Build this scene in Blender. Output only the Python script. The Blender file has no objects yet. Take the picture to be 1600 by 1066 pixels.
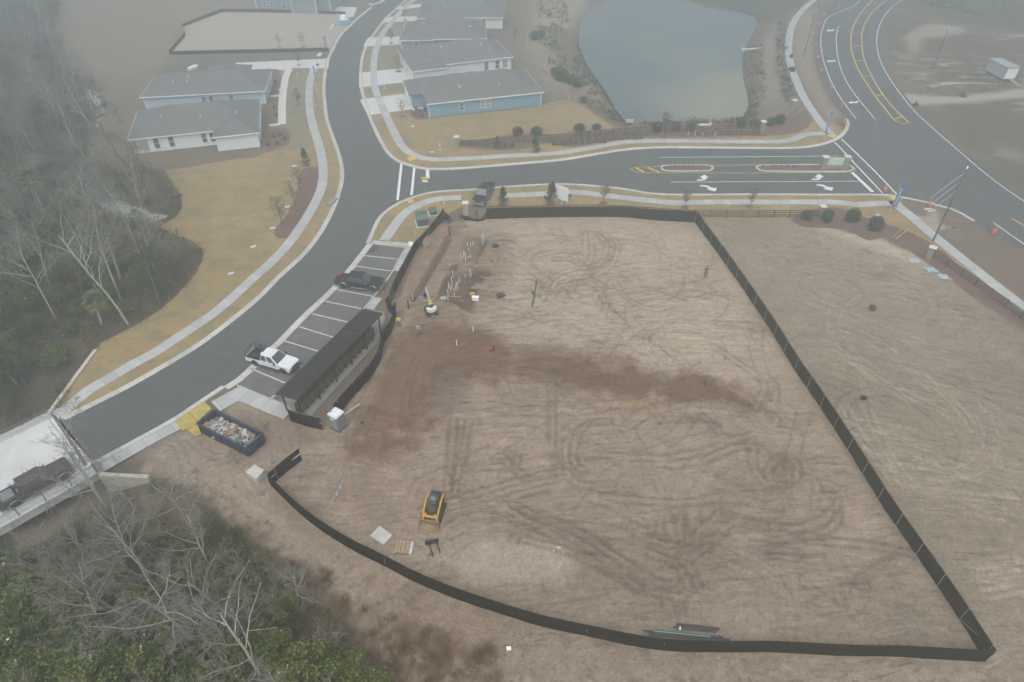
import bpy, bmesh, math, random
import numpy as np
from math import radians as R, sin, cos, pi
from mathutils import Vector, Matrix, noise as mnoise

# ------------------------------------------------------------------ camera, world, sun, exposure
SC = bpy.context.scene
COL = SC.collection
CAM_H, CAM_D, FPX = 54.0, 40.5, 1066.7
cd = bpy.data.cameras.new('camera'); cam = bpy.data.objects.new('camera', cd); COL.objects.link(cam)
cam.location = (0, 0, CAM_H); cam.rotation_euler = (R(90 - CAM_D), 0, 0)
cd.sensor_width = 36; cd.lens = 24; cd.clip_end = 3000; cd.clip_start = 0.5
SC.camera = cam
W = bpy.data.worlds.new('World'); SC.world = W; W.use_nodes = True
nt = W.node_tree; nt.nodes.clear()
sky = nt.nodes.new('ShaderNodeTexSky'); sky.sky_type = 'NISHITA'; sky.sun_disc = False
sky.sun_elevation = R(63); sky.sun_rotation = R(190); sky.dust_density = 3.0
hsv = nt.nodes.new('ShaderNodeHueSaturation'); hsv.inputs['Saturation'].default_value = 0.38
bg = nt.nodes.new('ShaderNodeBackground'); bg.inputs['Strength'].default_value = 0.15
wo = nt.nodes.new('ShaderNodeOutputWorld')
nt.links.new(sky.outputs[0], hsv.inputs['Color']); nt.links.new(hsv.outputs[0], bg.inputs[0]); nt.links.new(bg.outputs[0], wo.inputs[0])
sl = bpy.data.lights.new('sun', 'SUN'); sl.energy = 1.1; sl.angle = R(60); sl.color = (1.0, 0.975, 0.94)
sun = bpy.data.objects.new('sun', sl); COL.objects.link(sun)
# the light comes from high behind the camera
sun.rotation_euler = (R(27), 0, R(-10))
SC.view_settings.view_transform = 'Standard'; SC.view_settings.look = 'None'
SC.view_settings.exposure = 0.45; SC.view_settings.gamma = 1.0
SC.cycles.volume_bounces = 6; SC.cycles.max_bounces = 8; SC.cycles.diffuse_bounces = 2
SC.cycles.use_denoising = True; SC.cycles.denoising_prefilter = 'ACCURATE'
rnd = random.Random(7)
NR = np.random.RandomState(11)

# ------------------------------------------------------------------ from the survey picture to metres on the ground
_cd, _sd = cos(R(CAM_D)), sin(R(CAM_D))
def G(u, v, z=0.0):
    x = (u - 800) / FPX; y = -(v - 533) / FPX
    t = (CAM_H - z) / (_sd - y * _cd)
    return (x * t, (_cd + y * _sd) * t)
def G3(u, v, z=0.0):
    a = G(u, v, z); return Vector((a[0], a[1], z))
def GP(pts, z=0.0): return [G(u, v, z) for u, v in pts]
def Z(x0, y0, s, pts): return [(x0 + x / s, y0 + y / s) for x, y in pts]

def smooth(pts, step=1.0, closed=False):
    P = [Vector((p[0], p[1])) for p in pts]; n = len(P); out = []
    rng = range(n if closed else n - 1)
    for i in rng:
        if closed: p0, p1, p2, p3 = P[i - 1], P[i], P[(i + 1) % n], P[(i + 2) % n]
        else: p0, p1, p2, p3 = P[max(i - 1, 0)], P[i], P[i + 1], P[min(i + 2, n - 1)]
        # centripetal-ish: limit tangents to the segment length
        L = (p2 - p1).length
        if L < 1e-6: continue
        m1 = (p2 - p0); m2 = (p3 - p1)
        m1 = m1 * (L / max(m1.length, 1e-6)) if m1.length > 0 else m1
        m2 = m2 * (L / max(m2.length, 1e-6)) if m2.length > 0 else m2
        k = max(1, int(L / step))
        for j in range(k):
            t = j / k; t2 = t * t; t3 = t2 * t
            q = (2 * t3 - 3 * t2 + 1) * p1 + (t3 - 2 * t2 + t) * m1 + (-2 * t3 + 3 * t2) * p2 + (t3 - t2) * m2
            out.append((q.x, q.y))
    if not closed: out.append((P[-1].x, P[-1].y))
    return out

# ------------------------------------------------------------------ materials
MATS = {}
def new_mat(name):
    m = bpy.data.materials.new(name); m.use_nodes = True
    return m, m.node_tree, m.node_tree.nodes['Principled BSDF']
def N(nt, t, **kw):
    n = nt.nodes.new(t)
    for k, v in kw.items():
        if k.startswith('i_'): n.inputs[k[2:].replace('_', ' ')].default_value = v
        else: setattr(n, k, v)
    return n
def mat(name, col, rough=0.7, metal=0.0, var=0.12, scale=1.5, bump=0.0, col2=None, detail=6.0, spec=None, coat=0.0, bscale=None):
    """a plain procedural surface: base colour broken up by noise, optional second colour and bump"""
    if name in MATS: return MATS[name]
    m, t, b = new_mat(name)
    b.inputs['Roughness'].default_value = rough; b.inputs['Metallic'].default_value = metal
    if spec is not None: b.inputs['Specular IOR Level'].default_value = spec
    if coat: b.inputs['Coat Weight'].default_value = coat
    tc = N(t, 'ShaderNodeTexCoord')
    no = N(t, 'ShaderNodeTexNoise'); no.inputs['Scale'].default_value = scale; no.inputs['Detail'].default_value = detail
    no.inputs['Roughness'].default_value = 0.62
    t.links.new(tc.outputs['Object'], no.inputs['Vector'])
    rp = N(t, 'ShaderNodeValToRGB'); rp.color_ramp.elements[0].position = 0.3; rp.color_ramp.elements[1].position = 0.7
    c2 = col2 or tuple(min(1, c * (1 + var)) for c in col)
    c1 = col if col2 else tuple(c * (1 - var) for c in col)
    rp.color_ramp.elements[0].color = (*c1, 1); rp.color_ramp.elements[1].color = (*c2, 1)
    t.links.new(no.outputs['Fac'], rp.inputs[0]); t.links.new(rp.outputs[0], b.inputs['Base Color'])
    if bump:
        n2 = N(t, 'ShaderNodeTexNoise'); n2.inputs['Scale'].default_value = bscale or scale * 6; n2.inputs['Detail'].default_value = 5
        t.links.new(tc.outputs['Object'], n2.inputs['Vector'])
        bp = N(t, 'ShaderNodeBump'); bp.inputs['Strength'].default_value = bump; bp.inputs['Distance'].default_value = 0.05
        t.links.new(n2.outputs['Fac'], bp.inputs['Height']); t.links.new(bp.outputs[0], b.inputs['Normal'])
    MATS[name] = m; return m

def surf_mat(name, layers, rough=0.9, bump=0.3, bdist=0.04, bscale=6.0, joint=None):
    """ground covering: base colour then layers (scale vec, lo, hi, colour, amount) mixed by noise; joint = (spacing m, colour) lines across a ribbon's UV"""
    m, t, b = new_mat(name); b.inputs['Roughness'].default_value = rough; b.inputs['Specular IOR Level'].default_value = 0.25
    geo = N(t, 'ShaderNodeNewGeometry'); cur = None
    for i, (sc, lo, hi, col, amt) in enumerate(layers):
        if i == 0:
            cur = N(t, 'ShaderNodeRGB'); cur.outputs[0].default_value = (*col, 1); cur = cur.outputs[0]; continue
        mp = N(t, 'ShaderNodeMapping'); mp.inputs['Scale'].default_value = sc; mp.inputs['Location'].default_value = (i * 13.7, i * 7.1, 0)
        mp.inputs['Rotation'].default_value = (0, 0, i * 0.7)
        t.links.new(geo.outputs['Position'], mp.inputs['Vector'])
        no = N(t, 'ShaderNodeTexNoise'); no.inputs['Scale'].default_value = 1.0; no.inputs['Detail'].default_value = 8; no.inputs['Roughness'].default_value = 0.65
        t.links.new(mp.outputs[0], no.inputs['Vector'])
        mr = N(t, 'ShaderNodeMapRange'); mr.inputs['From Min'].default_value = lo; mr.inputs['From Max'].default_value = hi
        mr.inputs['To Max'].default_value = amt; t.links.new(no.outputs['Fac'], mr.inputs['Value'])
        mx = N(t, 'ShaderNodeMixRGB'); mx.inputs['Color2'].default_value = (*col, 1)
        t.links.new(mr.outputs[0], mx.inputs['Fac']); t.links.new(cur, mx.inputs['Color1']); cur = mx.outputs[0]
    if joint:
        uv = N(t, 'ShaderNodeUVMap'); sx = N(t, 'ShaderNodeSeparateXYZ'); t.links.new(uv.outputs[0], sx.inputs[0])
        d = N(t, 'ShaderNodeMath', operation='DIVIDE'); d.inputs[1].default_value = joint[0]; t.links.new(sx.outputs[0], d.inputs[0])
        f = N(t, 'ShaderNodeMath', operation='FRACT'); t.links.new(d.outputs[0], f.inputs[0])
        l = N(t, 'ShaderNodeMath', operation='LESS_THAN'); l.inputs[1].default_value = 0.045 / joint[0] * 1.3; t.links.new(f.outputs[0], l.inputs[0])
        mx = N(t, 'ShaderNodeMixRGB'); mx.inputs['Color2'].default_value = (*joint[1], 1)
        t.links.new(l.outputs[0], mx.inputs['Fac']); t.links.new(cur, mx.inputs['Color1']); cur = mx.outputs[0]
        # each poured bay a little lighter or darker than the next
        fl = N(t, 'ShaderNodeMath', operation='FLOOR'); t.links.new(d.outputs[0], fl.inputs[0])
        wn = N(t, 'ShaderNodeTexWhiteNoise', noise_dimensions='1D'); t.links.new(fl.outputs[0], wn.inputs['W'])
        m2 = N(t, 'ShaderNodeMapRange'); m2.inputs['To Min'].default_value = 0.88; m2.inputs['To Max'].default_value = 1.06; t.links.new(wn.outputs[0], m2.inputs['Value'])
        mu = N(t, 'ShaderNodeVectorMath', operation='SCALE'); t.links.new(cur, mu.inputs[0]); t.links.new(m2.outputs[0], mu.inputs['Scale']); cur = mu.outputs[0]
    t.links.new(cur, b.inputs['Base Color'])
    n2 = N(t, 'ShaderNodeTexNoise'); n2.inputs['Scale'].default_value = bscale; n2.inputs['Detail'].default_value = 6
    t.links.new(geo.outputs['Position'], n2.inputs['Vector'])
    bp = N(t, 'ShaderNodeBump'); bp.inputs['Strength'].default_value = bump; bp.inputs['Distance'].default_value = bdist
    t.links.new(n2.outputs['Fac'], bp.inputs['Height']); t.links.new(bp.outputs[0], b.inputs['Normal'])
    MATS[name] = m; return m

def leaf_mat(name, cols, rough=0.6):
    m, t, b = new_mat(name); b.inputs['Roughness'].default_value = rough; b.inputs['Specular IOR Level'].default_value = 0.2
    geo = N(t, 'ShaderNodeNewGeometry'); rp = N(t, 'ShaderNodeValToRGB')
    e = rp.color_ramp.elements
    for i, c in enumerate(cols):
        p = i / (len(cols) - 1)
        el = e[0] if i == 0 else (e[1] if i == len(cols) - 1 else e.new(p))
        if 0 < i < len(cols) - 1: pass
        el.position = p; el.color = (*c, 1)
    t.links.new(geo.outputs['Random Per Island'], rp.inputs[0]); t.links.new(rp.outputs[0], b.inputs['Base Color'])
    MATS[name] = m; return m

# ------------------------------------------------------------------ mesh builder
class MB:
    def __init__(s): s.v = []; s.f = []; s.mi = []; s.m = 0
    def add(s, vs, fs):
        o = len(s.v); s.v += [tuple(p) for p in vs]; s.f += [tuple(i + o for i in f) for f in fs]; s.mi += [s.m] * len(fs); return s
    def box(s, c, d, rz=0, rx=0, ry=0):
        M = Matrix.Translation(c) @ Matrix.Rotation(rz, 4, 'Z') @ Matrix.Rotation(ry, 4, 'Y') @ Matrix.Rotation(rx, 4, 'X')
        vs = [M @ Vector((x * d[0] / 2, y * d[1] / 2, z * d[2] / 2)) for x in (-1, 1) for y in (-1, 1) for z in (-1, 1)]
        return s.add(vs, [(0, 1, 3, 2), (4, 6, 7, 5), (0, 4, 5, 1), (2, 3, 7, 6), (0, 2, 6, 4), (1, 5, 7, 3)])
    def frus(s, lo, hi):
        """lo, hi: four (x,y,z) corners each, same winding (ccw seen from above)"""
        return s.add(list(lo) + list(hi), [(3, 2, 1, 0), (4, 5, 6, 7)] + [(i, (i + 1) % 4, 4 + (i + 1) % 4, 4 + i) for i in range(4)])
    def prism(s, prof, y0, y1):
        """prof: (x,z) outline, extruded from y0 to y1"""
        n = len(prof); vs = [(x, y0, z) for x, z in prof] + [(x, y1, z) for x, z in prof]
        return s.add(vs, [tuple(range(n)), tuple(range(2 * n - 1, n - 1, -1))] + [(i, n + i, n + (i + 1) % n, (i + 1) % n) for i in range(n)])
    def slab(s, pts, z0, z1):
        """pts: (x,y) outline, extruded up from z0 to z1"""
        n = len(pts); vs = [(x, y, z0) for x, y in pts] + [(x, y, z1) for x, y in pts]
        return s.add(vs, [tuple(range(n - 1, -1, -1)), tuple(range(n, 2 * n))] + [(i, (i + 1) % n, n + (i + 1) % n, n + i) for i in range(n)])
    def quad(s, a, b, c, d): return s.add([a, b, c, d], [(0, 1, 2, 3)])
    def tube(s, pts, rad, n=6, cap=True):
        pts = [Vector(p) for p in pts]; rs = rad if isinstance(rad, (list, tuple)) else [rad] * len(pts)
        vs = []; fs = []; up = None
        for i, p in enumerate(pts):
            d = (pts[min(i + 1, len(pts) - 1)] - pts[max(i - 1, 0)])
            if d.length < 1e-9: d = Vector((0, 0, 1))
            d.normalize()
            a = (up if up is not None else (Vector((1, 0, 0)) if abs(d.x) < 0.8 else Vector((0, 1, 0))))
            a = (a - d * a.dot(d))
            if a.length < 1e-6: a = d.orthogonal()
            a.normalize(); up = a; b = d.cross(a)
            for k in range(n):
                t = 2 * pi * k / n; vs.append(p + (a * cos(t) + b * sin(t)) * rs[i])
        for i in range(len(pts) - 1):
            for k in range(n): fs.append((i * n + k, i * n + (k + 1) % n, (i + 1) * n + (k + 1) % n, (i + 1) * n + k))
        if cap: fs.append(tuple(range(n - 1, -1, -1))); fs.append(tuple(range((len(pts) - 1) * n, len(pts) * n)))
        return s.add(vs, fs)
    def lathe(s, prof, c=(0, 0, 0), n=16, axis='Z'):
        vs = []; fs = []
        for r, h in prof:
            for k in range(n):
                t = 2 * pi * k / n; p = (r * cos(t), r * sin(t), h)
                if axis == 'Y': p = (p[0], p[2], p[1])
                vs.append((c[0] + p[0], c[1] + p[1], c[2] + p[2]))
        for i in range(len(prof) - 1):
            for k in range(n): fs.append((i * n + k, i * n + (k + 1) % n, (i + 1) * n + (k + 1) % n, (i + 1) * n + k))
        fs.append(tuple(range(n - 1, -1, -1))); fs.append(tuple(range((len(prof) - 1) * n, len(prof) * n)))
        return s.add(vs, fs)
    def blob(s, c, r, jit=0.15, sub=1, seed=0):
        bm = bmesh.new(); bmesh.ops.create_icosphere(bm, subdivisions=sub + 1, radius=1)
        rr = random.Random(seed); off = Vector((rr.random() * 50, rr.random() * 50, 0))
        vs = []
        for v in bm.verts:
            k = 1 + jit * mnoise.noise(v.co * 1.7 + off) * 2
            vs.append((c[0] + v.co.x * r[0] * k, c[1] + v.co.y * r[1] * k, c[2] + v.co.z * r[2] * k))
        fs = [tuple(x.index for x in f.verts) for f in bm.faces]; bm.free(); return s.add(vs, fs)
    def build(s, name, m, parent=None, bevel=0, smooth_=False, recalc=True):
        me = bpy.data.meshes.new(name); me.from_pydata(s.v, [], s.f)
        for x in (m if isinstance(m, (list, tuple)) else [m]): me.materials.append(x)
        if isinstance(m, (list, tuple)): me.polygons.foreach_set('material_index', s.mi)
        if recalc:
            bm = bmesh.new(); bm.from_mesh(me); bmesh.ops.recalc_face_normals(bm, faces=bm.faces); bm.to_mesh(me); bm.free()
        if smooth_: me.polygons.foreach_set('use_smooth', [True] * len(me.polygons))
        o = bpy.data.objects.new(name, me); COL.objects.link(o)
        if parent is not None: o.parent = parent
        if bevel:
            b = o.modifiers.new('bevel', 'BEVEL'); b.width = bevel; b.segments = 2; b.limit_method = 'ANGLE'; b.angle_limit = R(35)
        return o

def tag(o, label=None, cat=None, group=None, kind=None):
    if label: o['label'] = label
    if cat: o['category'] = cat
    if group: o['group'] = group
    if kind: o['kind'] = kind
    return o
def thing(name, label, cat, loc=(0, 0, 0), rz=0, group=None):
    o = bpy.data.objects.new(name, None); COL.objects.link(o); o.empty_display_size = 0.3
    o.location = loc; o.rotation_euler = (0, 0, rz); tag(o, label, cat, group); return o
def dup(src, loc=None, rz=None, label=None, group=None, scale=None):
    kids = [c for c in bpy.data.objects if c.parent == src] if src.name not in KIDS else KIDS[src.name]
    KIDS[src.name] = kids
    o = src.copy(); COL.objects.link(o)
    if loc is not None: o.location = loc
    if rz is not None: o.rotation_euler = (0, 0, rz)
    if scale is not None: o.scale = scale if isinstance(scale, tuple) else (scale,) * 3
    if label: o['label'] = label
    if group: o['group'] = group
    for k in kids:
        c = k.copy(); COL.objects.link(c); c.parent = o
        if k.name not in KIDS: KIDS[k.name] = [g for g in bpy.data.objects if g.parent == k]
        for g in KIDS[k.name]:
            d = g.copy(); COL.objects.link(d); d.parent = c
    return o
KIDS = {}
ORD = ['first', 'second', 'third', 'fourth', 'fifth', 'sixth', 'seventh', 'eighth', 'ninth', 'tenth', 'eleventh', 'twelfth', 'thirteenth',
       'fourteenth', 'fifteenth', 'sixteenth', 'seventeenth', 'eighteenth', 'nineteenth', 'twentieth']

def sheet(name, pts, z, m, kind='structure'):
    """flat covering with a triangulated concave outline"""
    from mathutils.geometry import tessellate_polygon
    vs = [Vector((x, y, 0)) for x, y in pts]; tr = tessellate_polygon([vs])
    mb = MB(); mb.add([(x, y, z) for x, y in pts], tr); o = mb.build(name, m)
    me = o.data
    if me.polygons and sum(p.normal.z * p.area for p in me.polygons) < 0: me.flip_normals()
    if kind: o['kind'] = kind
    return o

def ribbon(pts, prof, name, m, parent=None, closed=False, kind=None):
    """sweep the cross-section prof [(offset to the right of travel, height)] along a ground path; UV.x = metres along"""
    P = [Vector((p[0], p[1])) for p in pts]; n = len(P); vs = []; L = [0]
    for i in range(n):
        a = P[i - 1] if (i > 0 or closed) else P[i]; c = P[(i + 1) % n] if (i < n - 1 or closed) else P[i]
        d = (c - a); d = d.normalized() if d.length > 1e-9 else Vector((1, 0)); r = Vector((d.y, -d.x))
        for off, h in prof: q = P[i] + r * off; vs.append((q.x, q.y, h))
        if i: L.append(L[-1] + (P[i] - P[i - 1]).length)
    k = len(prof); fs = []; uv = []
    for i in range(n if closed else n - 1):
        j = (i + 1) % n; Lj = L[j] if j > i else L[-1] + (P[0] - P[-1]).length
        for q in range(k - 1):
            fs.append((i * k + q, i * k + q + 1, j * k + q + 1, j * k + q)); uv += [L[i], 0, L[i], 1, Lj, 1, Lj, 0]
    if not closed and k > 2:
        fs.append(tuple(range(k))); uv += [0, 0] * k; fs.append(tuple(range((n - 1) * k + k - 1, (n - 1) * k - 1, -1))); uv += [0, 0] * k
    me = bpy.data.meshes.new(name); me.from_pydata(vs, [], fs); me.materials.append(m)
    ul = me.uv_layers.new(name='UVMap'); ul.data.foreach_set('uv', uv)
    o = bpy.data.objects.new(name, me); COL.objects.link(o)
    if sum(p.normal.z * p.area for p in me.polygons) < 0: me.flip_normals()
    if parent is not None: o.parent = parent
    if kind: o['kind'] = kind
    return o

# ------------------------------------------------------------------ survey lines (photo pixels of things lying on the ground)
ROAD_W = [(97,656),(145,632),(200,604),(260,570),(318,534),(400,469.5),(432,437),(475,397),(500,364.5),(517,334),(524,318),(530,300),(534,282),(534.5,266),(529,240),(520,215),(511,188),(507.5,163),(506,140),(508,115),(512,95),(520,77.5),(532.5,55),(547.5,40),(562.5,26),(582.5,10),(600,-6),(650,-50),(720,-95)]
ROAD_E = [(770,-95),(700,-50),(635,0),(620,12.5),(600,32.5),(585,52.5),(572.5,72.5),(566,90),(564,110),(564,130),(567.5,150),(575,175),(585,200),(597.5,225),(610,243),(625,253.5),(645,260),(665,264),(700,264.5),(740,262),(800,257),(875,250.5),(925,242.5),(975,234.5),(1025,231),(1100,231),(1200,232),(1250,231),(1282,226.5),(1307,217.5),(1321,205),(1325,192),(1322,186)]
HW_W = [(1315,175),(1300,160),(1287,135),(1280,120),(1274,97),(1271,72),(1272,50),(1282,28),(1297,10),(1312,-4),(1345,-35),(1390,-70)]
HW_E = [(1500,-70),(1450,-30),(1415,0),(1396,15),(1383.5,32.5),(1376,55),(1376,77.5),(1383,100),(1396,122.5),(1413,147.5),(1436,175),(1469,205),(1507,237.5),(1540,265),(1568,287),(1608,314.5),(1720,390),(1900,510)]
HW_S = [(1860,545),(1760,480),(1660,425),(1599,391),(1522,346)]
ENT_S = [(1487,327),(1450,317),(1412,309),(1385,305),(1300,304.5),(1199,304),(1100,304.5),(1050,304.5),(1012,302),(975,295.5),(925,290.5),(875,288),(800,291.5),(735,297),(700,298.5),(675,301),(650,307),(625,317),(605,329.5),(592.5,342),(584,359.5),(577.5,374.5),(575,380)]
PARK_W = [(563,395),(542.5,421),(525,442),(500,467),(475,489.5),(432.5,533),(423.7,541),(370,591),(350,604),(312.5,629),(271,656.5),(212.5,689),(150,722.7)]
WALKS = {
 'sw': [(84,650),(100,641.5),(140,609),(175,589),(212.5,566.5),(250,546.5),(270,532.5),(337.5,487),(399,432),(427,407),(450,382),(475,347),(492.5,317),(502.5,292),(505,266),(500,232.5),(490,200),(484.5,175),(483,150),(485,125),(491,106)],
 'east': [(668,-12),(640,5),(625,20),(610,37.5),(597.5,54),(590,70),(585,90),(584,110),(584.5,130),(589,147.5),(600,172.5),(612.5,200),(627.5,227.5),(640,239),(652.5,245),(675,249),(725,248),(800,243.5),(875,239),(925,231),(975,222.5),(1025,220.5),(1100,221),(1200,221.5),(1232,220),(1257.5,211),(1292,207.5)],
 'hw_n': [(1340,-50),(1290,-18),(1272,0),(1255,15),(1240,35),(1234,55),(1232,75),(1235,100),(1242.5,122.5),(1257.5,155),(1277.5,185),(1295,207),(1303,214)],
 'hw_s': [(1396,314),(1400,319.5),(1425,339.5),(1460,369.5),(1500,402),(1537.5,432),(1575,462),(1599,480),(1680,541),(1800,630)],
 'south': [(1398,318),(1375,318),(1337,320),(1318,317),(1300,316),(1199,316),(1100,316),(1050,317),(1000,312),(950,306.5),(912,301.5),(882,301),(850,303),(800,305.5),(778,306.2)],
 'south_w': [(721,309),(687.5,310.5),(662.5,317),(637.5,329.5),(622.5,344.5),(610,362),(600,376)],
}
MULCH = {
 'west': [(499,260.5),(482.6,261.5),(470,269),(462,304),(449.5,333),(431,357.5),(428,366),(433,372),(449.5,373),(468,349),(491,312),(499,279)],
 'north': [(717,231),(716,222),(755,218),(800,211),(895,209),(962,200),(1010,191),(1120,190),(1200,192),(1228,183),(1246,172),(1257,173),(1265,185),(1262,200),(1237.5,209),(1196,212.5),(1087,214.5),(1007.5,215),(937.5,222.5),(900,229.5),(875,229),(855,224),(817,233),(800,235)],
 'south': [(1235,342),(1262,329),(1312,324.5),(1350,339.5),(1412,359.5),(1462,384),(1500,415),(1550,450),(1599,488),(1700,570),(1700,590),(1599,515),(1525,467),(1480,432),(1432.5,399.5),(1407.5,379.5),(1375,371),(1360,377),(1335,364.5),(1312,356),(1282.5,356),(1250,353)],
}
POND = [(912.5,50),(915,30),(927.5,15),(950,0),(985,-16),(1040,-14),(1070,0),(1100,11),(1135,16),(1170,24),(1175,37.5),(1162.5,62.5),(1155,82.5),(1154,112.5),(1160,140),(1161,155),(1150,172.5),(1120,184),(1087.5,191),(1037.5,192),(1012.5,191),(995,184),(975,169),(950,130),(925,95),(914,70)]
LAWN_W = [(78,662),(97,656),(145,634),(200,606),(260,572),(318,536),(400,471.5),(432,439),(475,399),(500,366.5),(517,336),(524,320),(530,302),(534.5,282),(535,266),(529,240),(520,215),(511,188),(507.5,163),(506,140),(508,115),(513,92),
          (455,104),(440,108),(430,165),(420,215),(412,240),(400,246),(350,251),(300,261),(258,266),(270,285),(277.5,294.5),(286,322),(275,339.5),(250,352),(265,364),(300,376),(316,390),(317,407),(305,429.5),(275,462),(250,484.5),(215,507),(160,535),(120,580),(84,632)]
LAWN_E = [(640,-2),(620,12.5),(600,32.5),(585,52.5),(572.5,72.5),(566,90),(564,110),(564,130),(567.5,150),(575,175),(585,200),(597.5,225),(610,243),(625,253.5),(645,260),(665,264),(700,264.5),(740,262),(800,257),(875,250.5),(925,242.5),(975,234.5),(1025,231),(1100,231),(1200,232),(1250,231),(1282,226.5),(1307,217.5),(1321,205),(1300,190),(1282,192),(1270,190),
          (1230,205),(1196,210),(1087,212),(1007,212),(962,203),(945,190),(930,180),(918,170),(893,159),(847,166),(780,174),(672,184),(665,170),(652,140),(640,118),(640,60),(655,20)]
LAWN_S = [(1412,309),(1385,305),(1300,304.5),(1199,304),(1100,304.5),(1050,304.5),(1012,302),(975,295.5),(925,290.5),(875,288),(800,291.5),(735,297),(700,298.5),(675,301),(650,307),(625,317),(605,329.5),(592.5,342),(584,359.5),(577.5,374.5),(580,381),(645,388),(662,368),(690,340),(722,322),(765,320),(765,336),(875,335),(950,335),(1012,338),(1086,340),(1200,342),(1240,343),(1330,350),(1412,366),(1460,388),(1500,418),(1550,450),(1599,488),(1680,548),(1690,535),(1599,470),(1500,394),(1440,345),(1405,316)]
SAND = [(700,352),(765,342),(875,337),(1086,338),(1235,341),(1335,366),(1375,373),(1432,399),(1480,432),(1525,467),(1599,515),(1700,590),(2000,900),(2400,1500),(1500,1500),(900,1500),(700,1150),(640,1090),(590,1020),(560,960),(520,925),(480,880),(420,865),(360,830),(300,770),(250,745),(210,735),(240,705),(300,672),(345,655),(372,627),(410,640),(455,660),(505,672),(545,628),(600,545),(616,505),(625,455),(650,400),(672,372)]

# ------------------------------------------------------------------ ground: one sheet, fine near the camera, coarse to the horizon
def spread(a, b, s0, g):
    out = [a]; s = s0
    sg = 1 if b > a else -1
    while (b - out[-1]) * sg > 0: out.append(out[-1] + sg * s); s *= g
    return out
fx0, fx1, fy0, fy1, fs = -52, 64, 14, 106, 0.18
xs = spread(fx0, -330, 0.7, 1.035)[::-1] + list(np.arange(fx0 + fs, fx1, fs)) + spread(fx1, 330, 0.7, 1.03)
ys = spread(fy0, -60, 0.6, 1.15)[::-1] + list(np.arange(fy0 + fs, fy1, fs)) + spread(fy1, 430, 0.4, 1.015)
XX, YY = np.meshgrid(np.array(xs), np.array(ys)); gx, gy = XX.ravel(), YY.ravel(); NV = len(gx)
def vnoise(x, y, f, seed=0, octs=4):
    """value noise, -1..1"""
    out = np.zeros_like(x); amp = 1; tot = 0
    for o in range(octs):
        r = np.random.RandomState(seed * 31 + o).rand(257, 257)
        xx, yy = x * f + 1000, y * f + 1000; xi, yi = np.floor(xx).astype(int), np.floor(yy).astype(int)
        u, v = xx - xi, yy - yi; u = u * u * (3 - 2 * u); v = v * v * (3 - 2 * v); xi %= 256; yi %= 256
        q = (r[yi, xi] * (1 - u) + r[yi, xi + 1] * u) * (1 - v) + (r[yi + 1, xi] * (1 - u) + r[yi + 1, xi + 1] * u) * v
        out += amp * (q * 2 - 1); tot += amp; amp *= 0.55; f *= 2.03
    return out / tot
def sdist(pts, x=None, y=None, closed=True):
    """distance to an outline, negative inside"""
    x = gx if x is None else x; y = gy if y is None else y
    d2 = np.full(x.shape, 1e12); ins = np.zeros(x.shape, bool); n = len(pts)
    for i in range(n if closed else n - 1):
        ax, ay = pts[i]; bx, by = pts[(i + 1) % n]; ex, ey = bx - ax, by - ay; L = ex * ex + ey * ey + 1e-12
        t = np.clip(((x - ax) * ex + (y - ay) * ey) / L, 0, 1); qx, qy = x - ax - t * ex, y - ay - t * ey
        d2 = np.minimum(d2, qx * qx + qy * qy)
        if closed:
            c = ((ay > y) != (by > y)); ins ^= c & (x < ex * (y - ay) / (ey if abs(ey) > 1e-12 else 1e-12) + ax)
    d = np.sqrt(d2); return np.where(ins, -d, d) if closed else d
def mask(pts, soft=1.0, jit=1.0, f=0.35, seed=1, px=True):
    P = GP(pts) if px else pts
    d = sdist(P) + vnoise(gx, gy, f, seed) * jit
    return np.clip(0.5 - d / (2 * soft), 0, 1)
n_big = vnoise(gx, gy, 0.03, 3); n_mid = vnoise(gx, gy, 0.12, 4); n_sml = vnoise(gx, gy, 0.6, 5)
col = np.zeros((NV, 3)); H = np.zeros(NV)
def C(c): return np.array(c)[None, :]
def lay(mk, c, a=1.0):
    global col
    k = (mk * a)[:, None]; col = col * (1 - k) + C(c) * k
col[:] = C((0.155, 0.135, 0.105))
lay(np.clip(n_big * 1.2 + 0.4, 0, 1), (0.19, 0.155, 0.12), 0.7); lay(np.clip(n_mid * 1.5, 0, 1), (0.12, 0.115, 0.085), 0.5)
streak = np.full(NV, 0.25); weed = np.full(NV, 0.25)
# bare pad
m_sand = mask(SAND, 0.5, 0.5)
lay(m_sand, (0.305, 0.246, 0.190)); streak = streak * (1 - m_sand) + 0.66 * m_sand; weed = weed * (1 - m_sand) + 0.0 * m_sand
lay(m_sand * np.clip(n_mid * 1.6 + 0.15, 0, 1), (0.36, 0.298, 0.235), 0.6)
lay(m_sand * np.clip(-n_mid * 2.2 + 0.05 + n_sml * 0.6, 0, 1), (0.195, 0.148, 0.112), 0.6)
lay(m_sand * mask([(560,700),(760,600),(1200,640),(1350,800),(1500,1000),(1000,1000),(700,900)], 9, 6, 0.08, 88), (0.235, 0.188, 0.148), 0.35)
# paler tone over the north of the pad
lay(m_sand * mask([(760,342),(1086,338),(1235,341),(1335,366),(1432,399),(1500,450),(1420,520),(1250,470),(1190,500),(1230,560),(1100,580),(860,540),(780,480),(800,400)], 5, 3, 0.12, 8), (0.42, 0.36, 0.275), 0.75)
lay(m_sand * mask([(1235,341),(1335,366),(1375,373),(1470,428),(1440,445),(1330,400),(1240,362)], 1.5, 1, 0.3, 8), (0.48, 0.42, 0.34), 0.7)
# bluish-grey strip of fines along the mulch
lay(m_sand * mask([(1375,410),(1400,400),(1470,450),(1600,560),(1560,560),(1450,470)], 1.5, 1.5, 0.3, 9), (0.40, 0.37, 0.33), 0.7)
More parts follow.
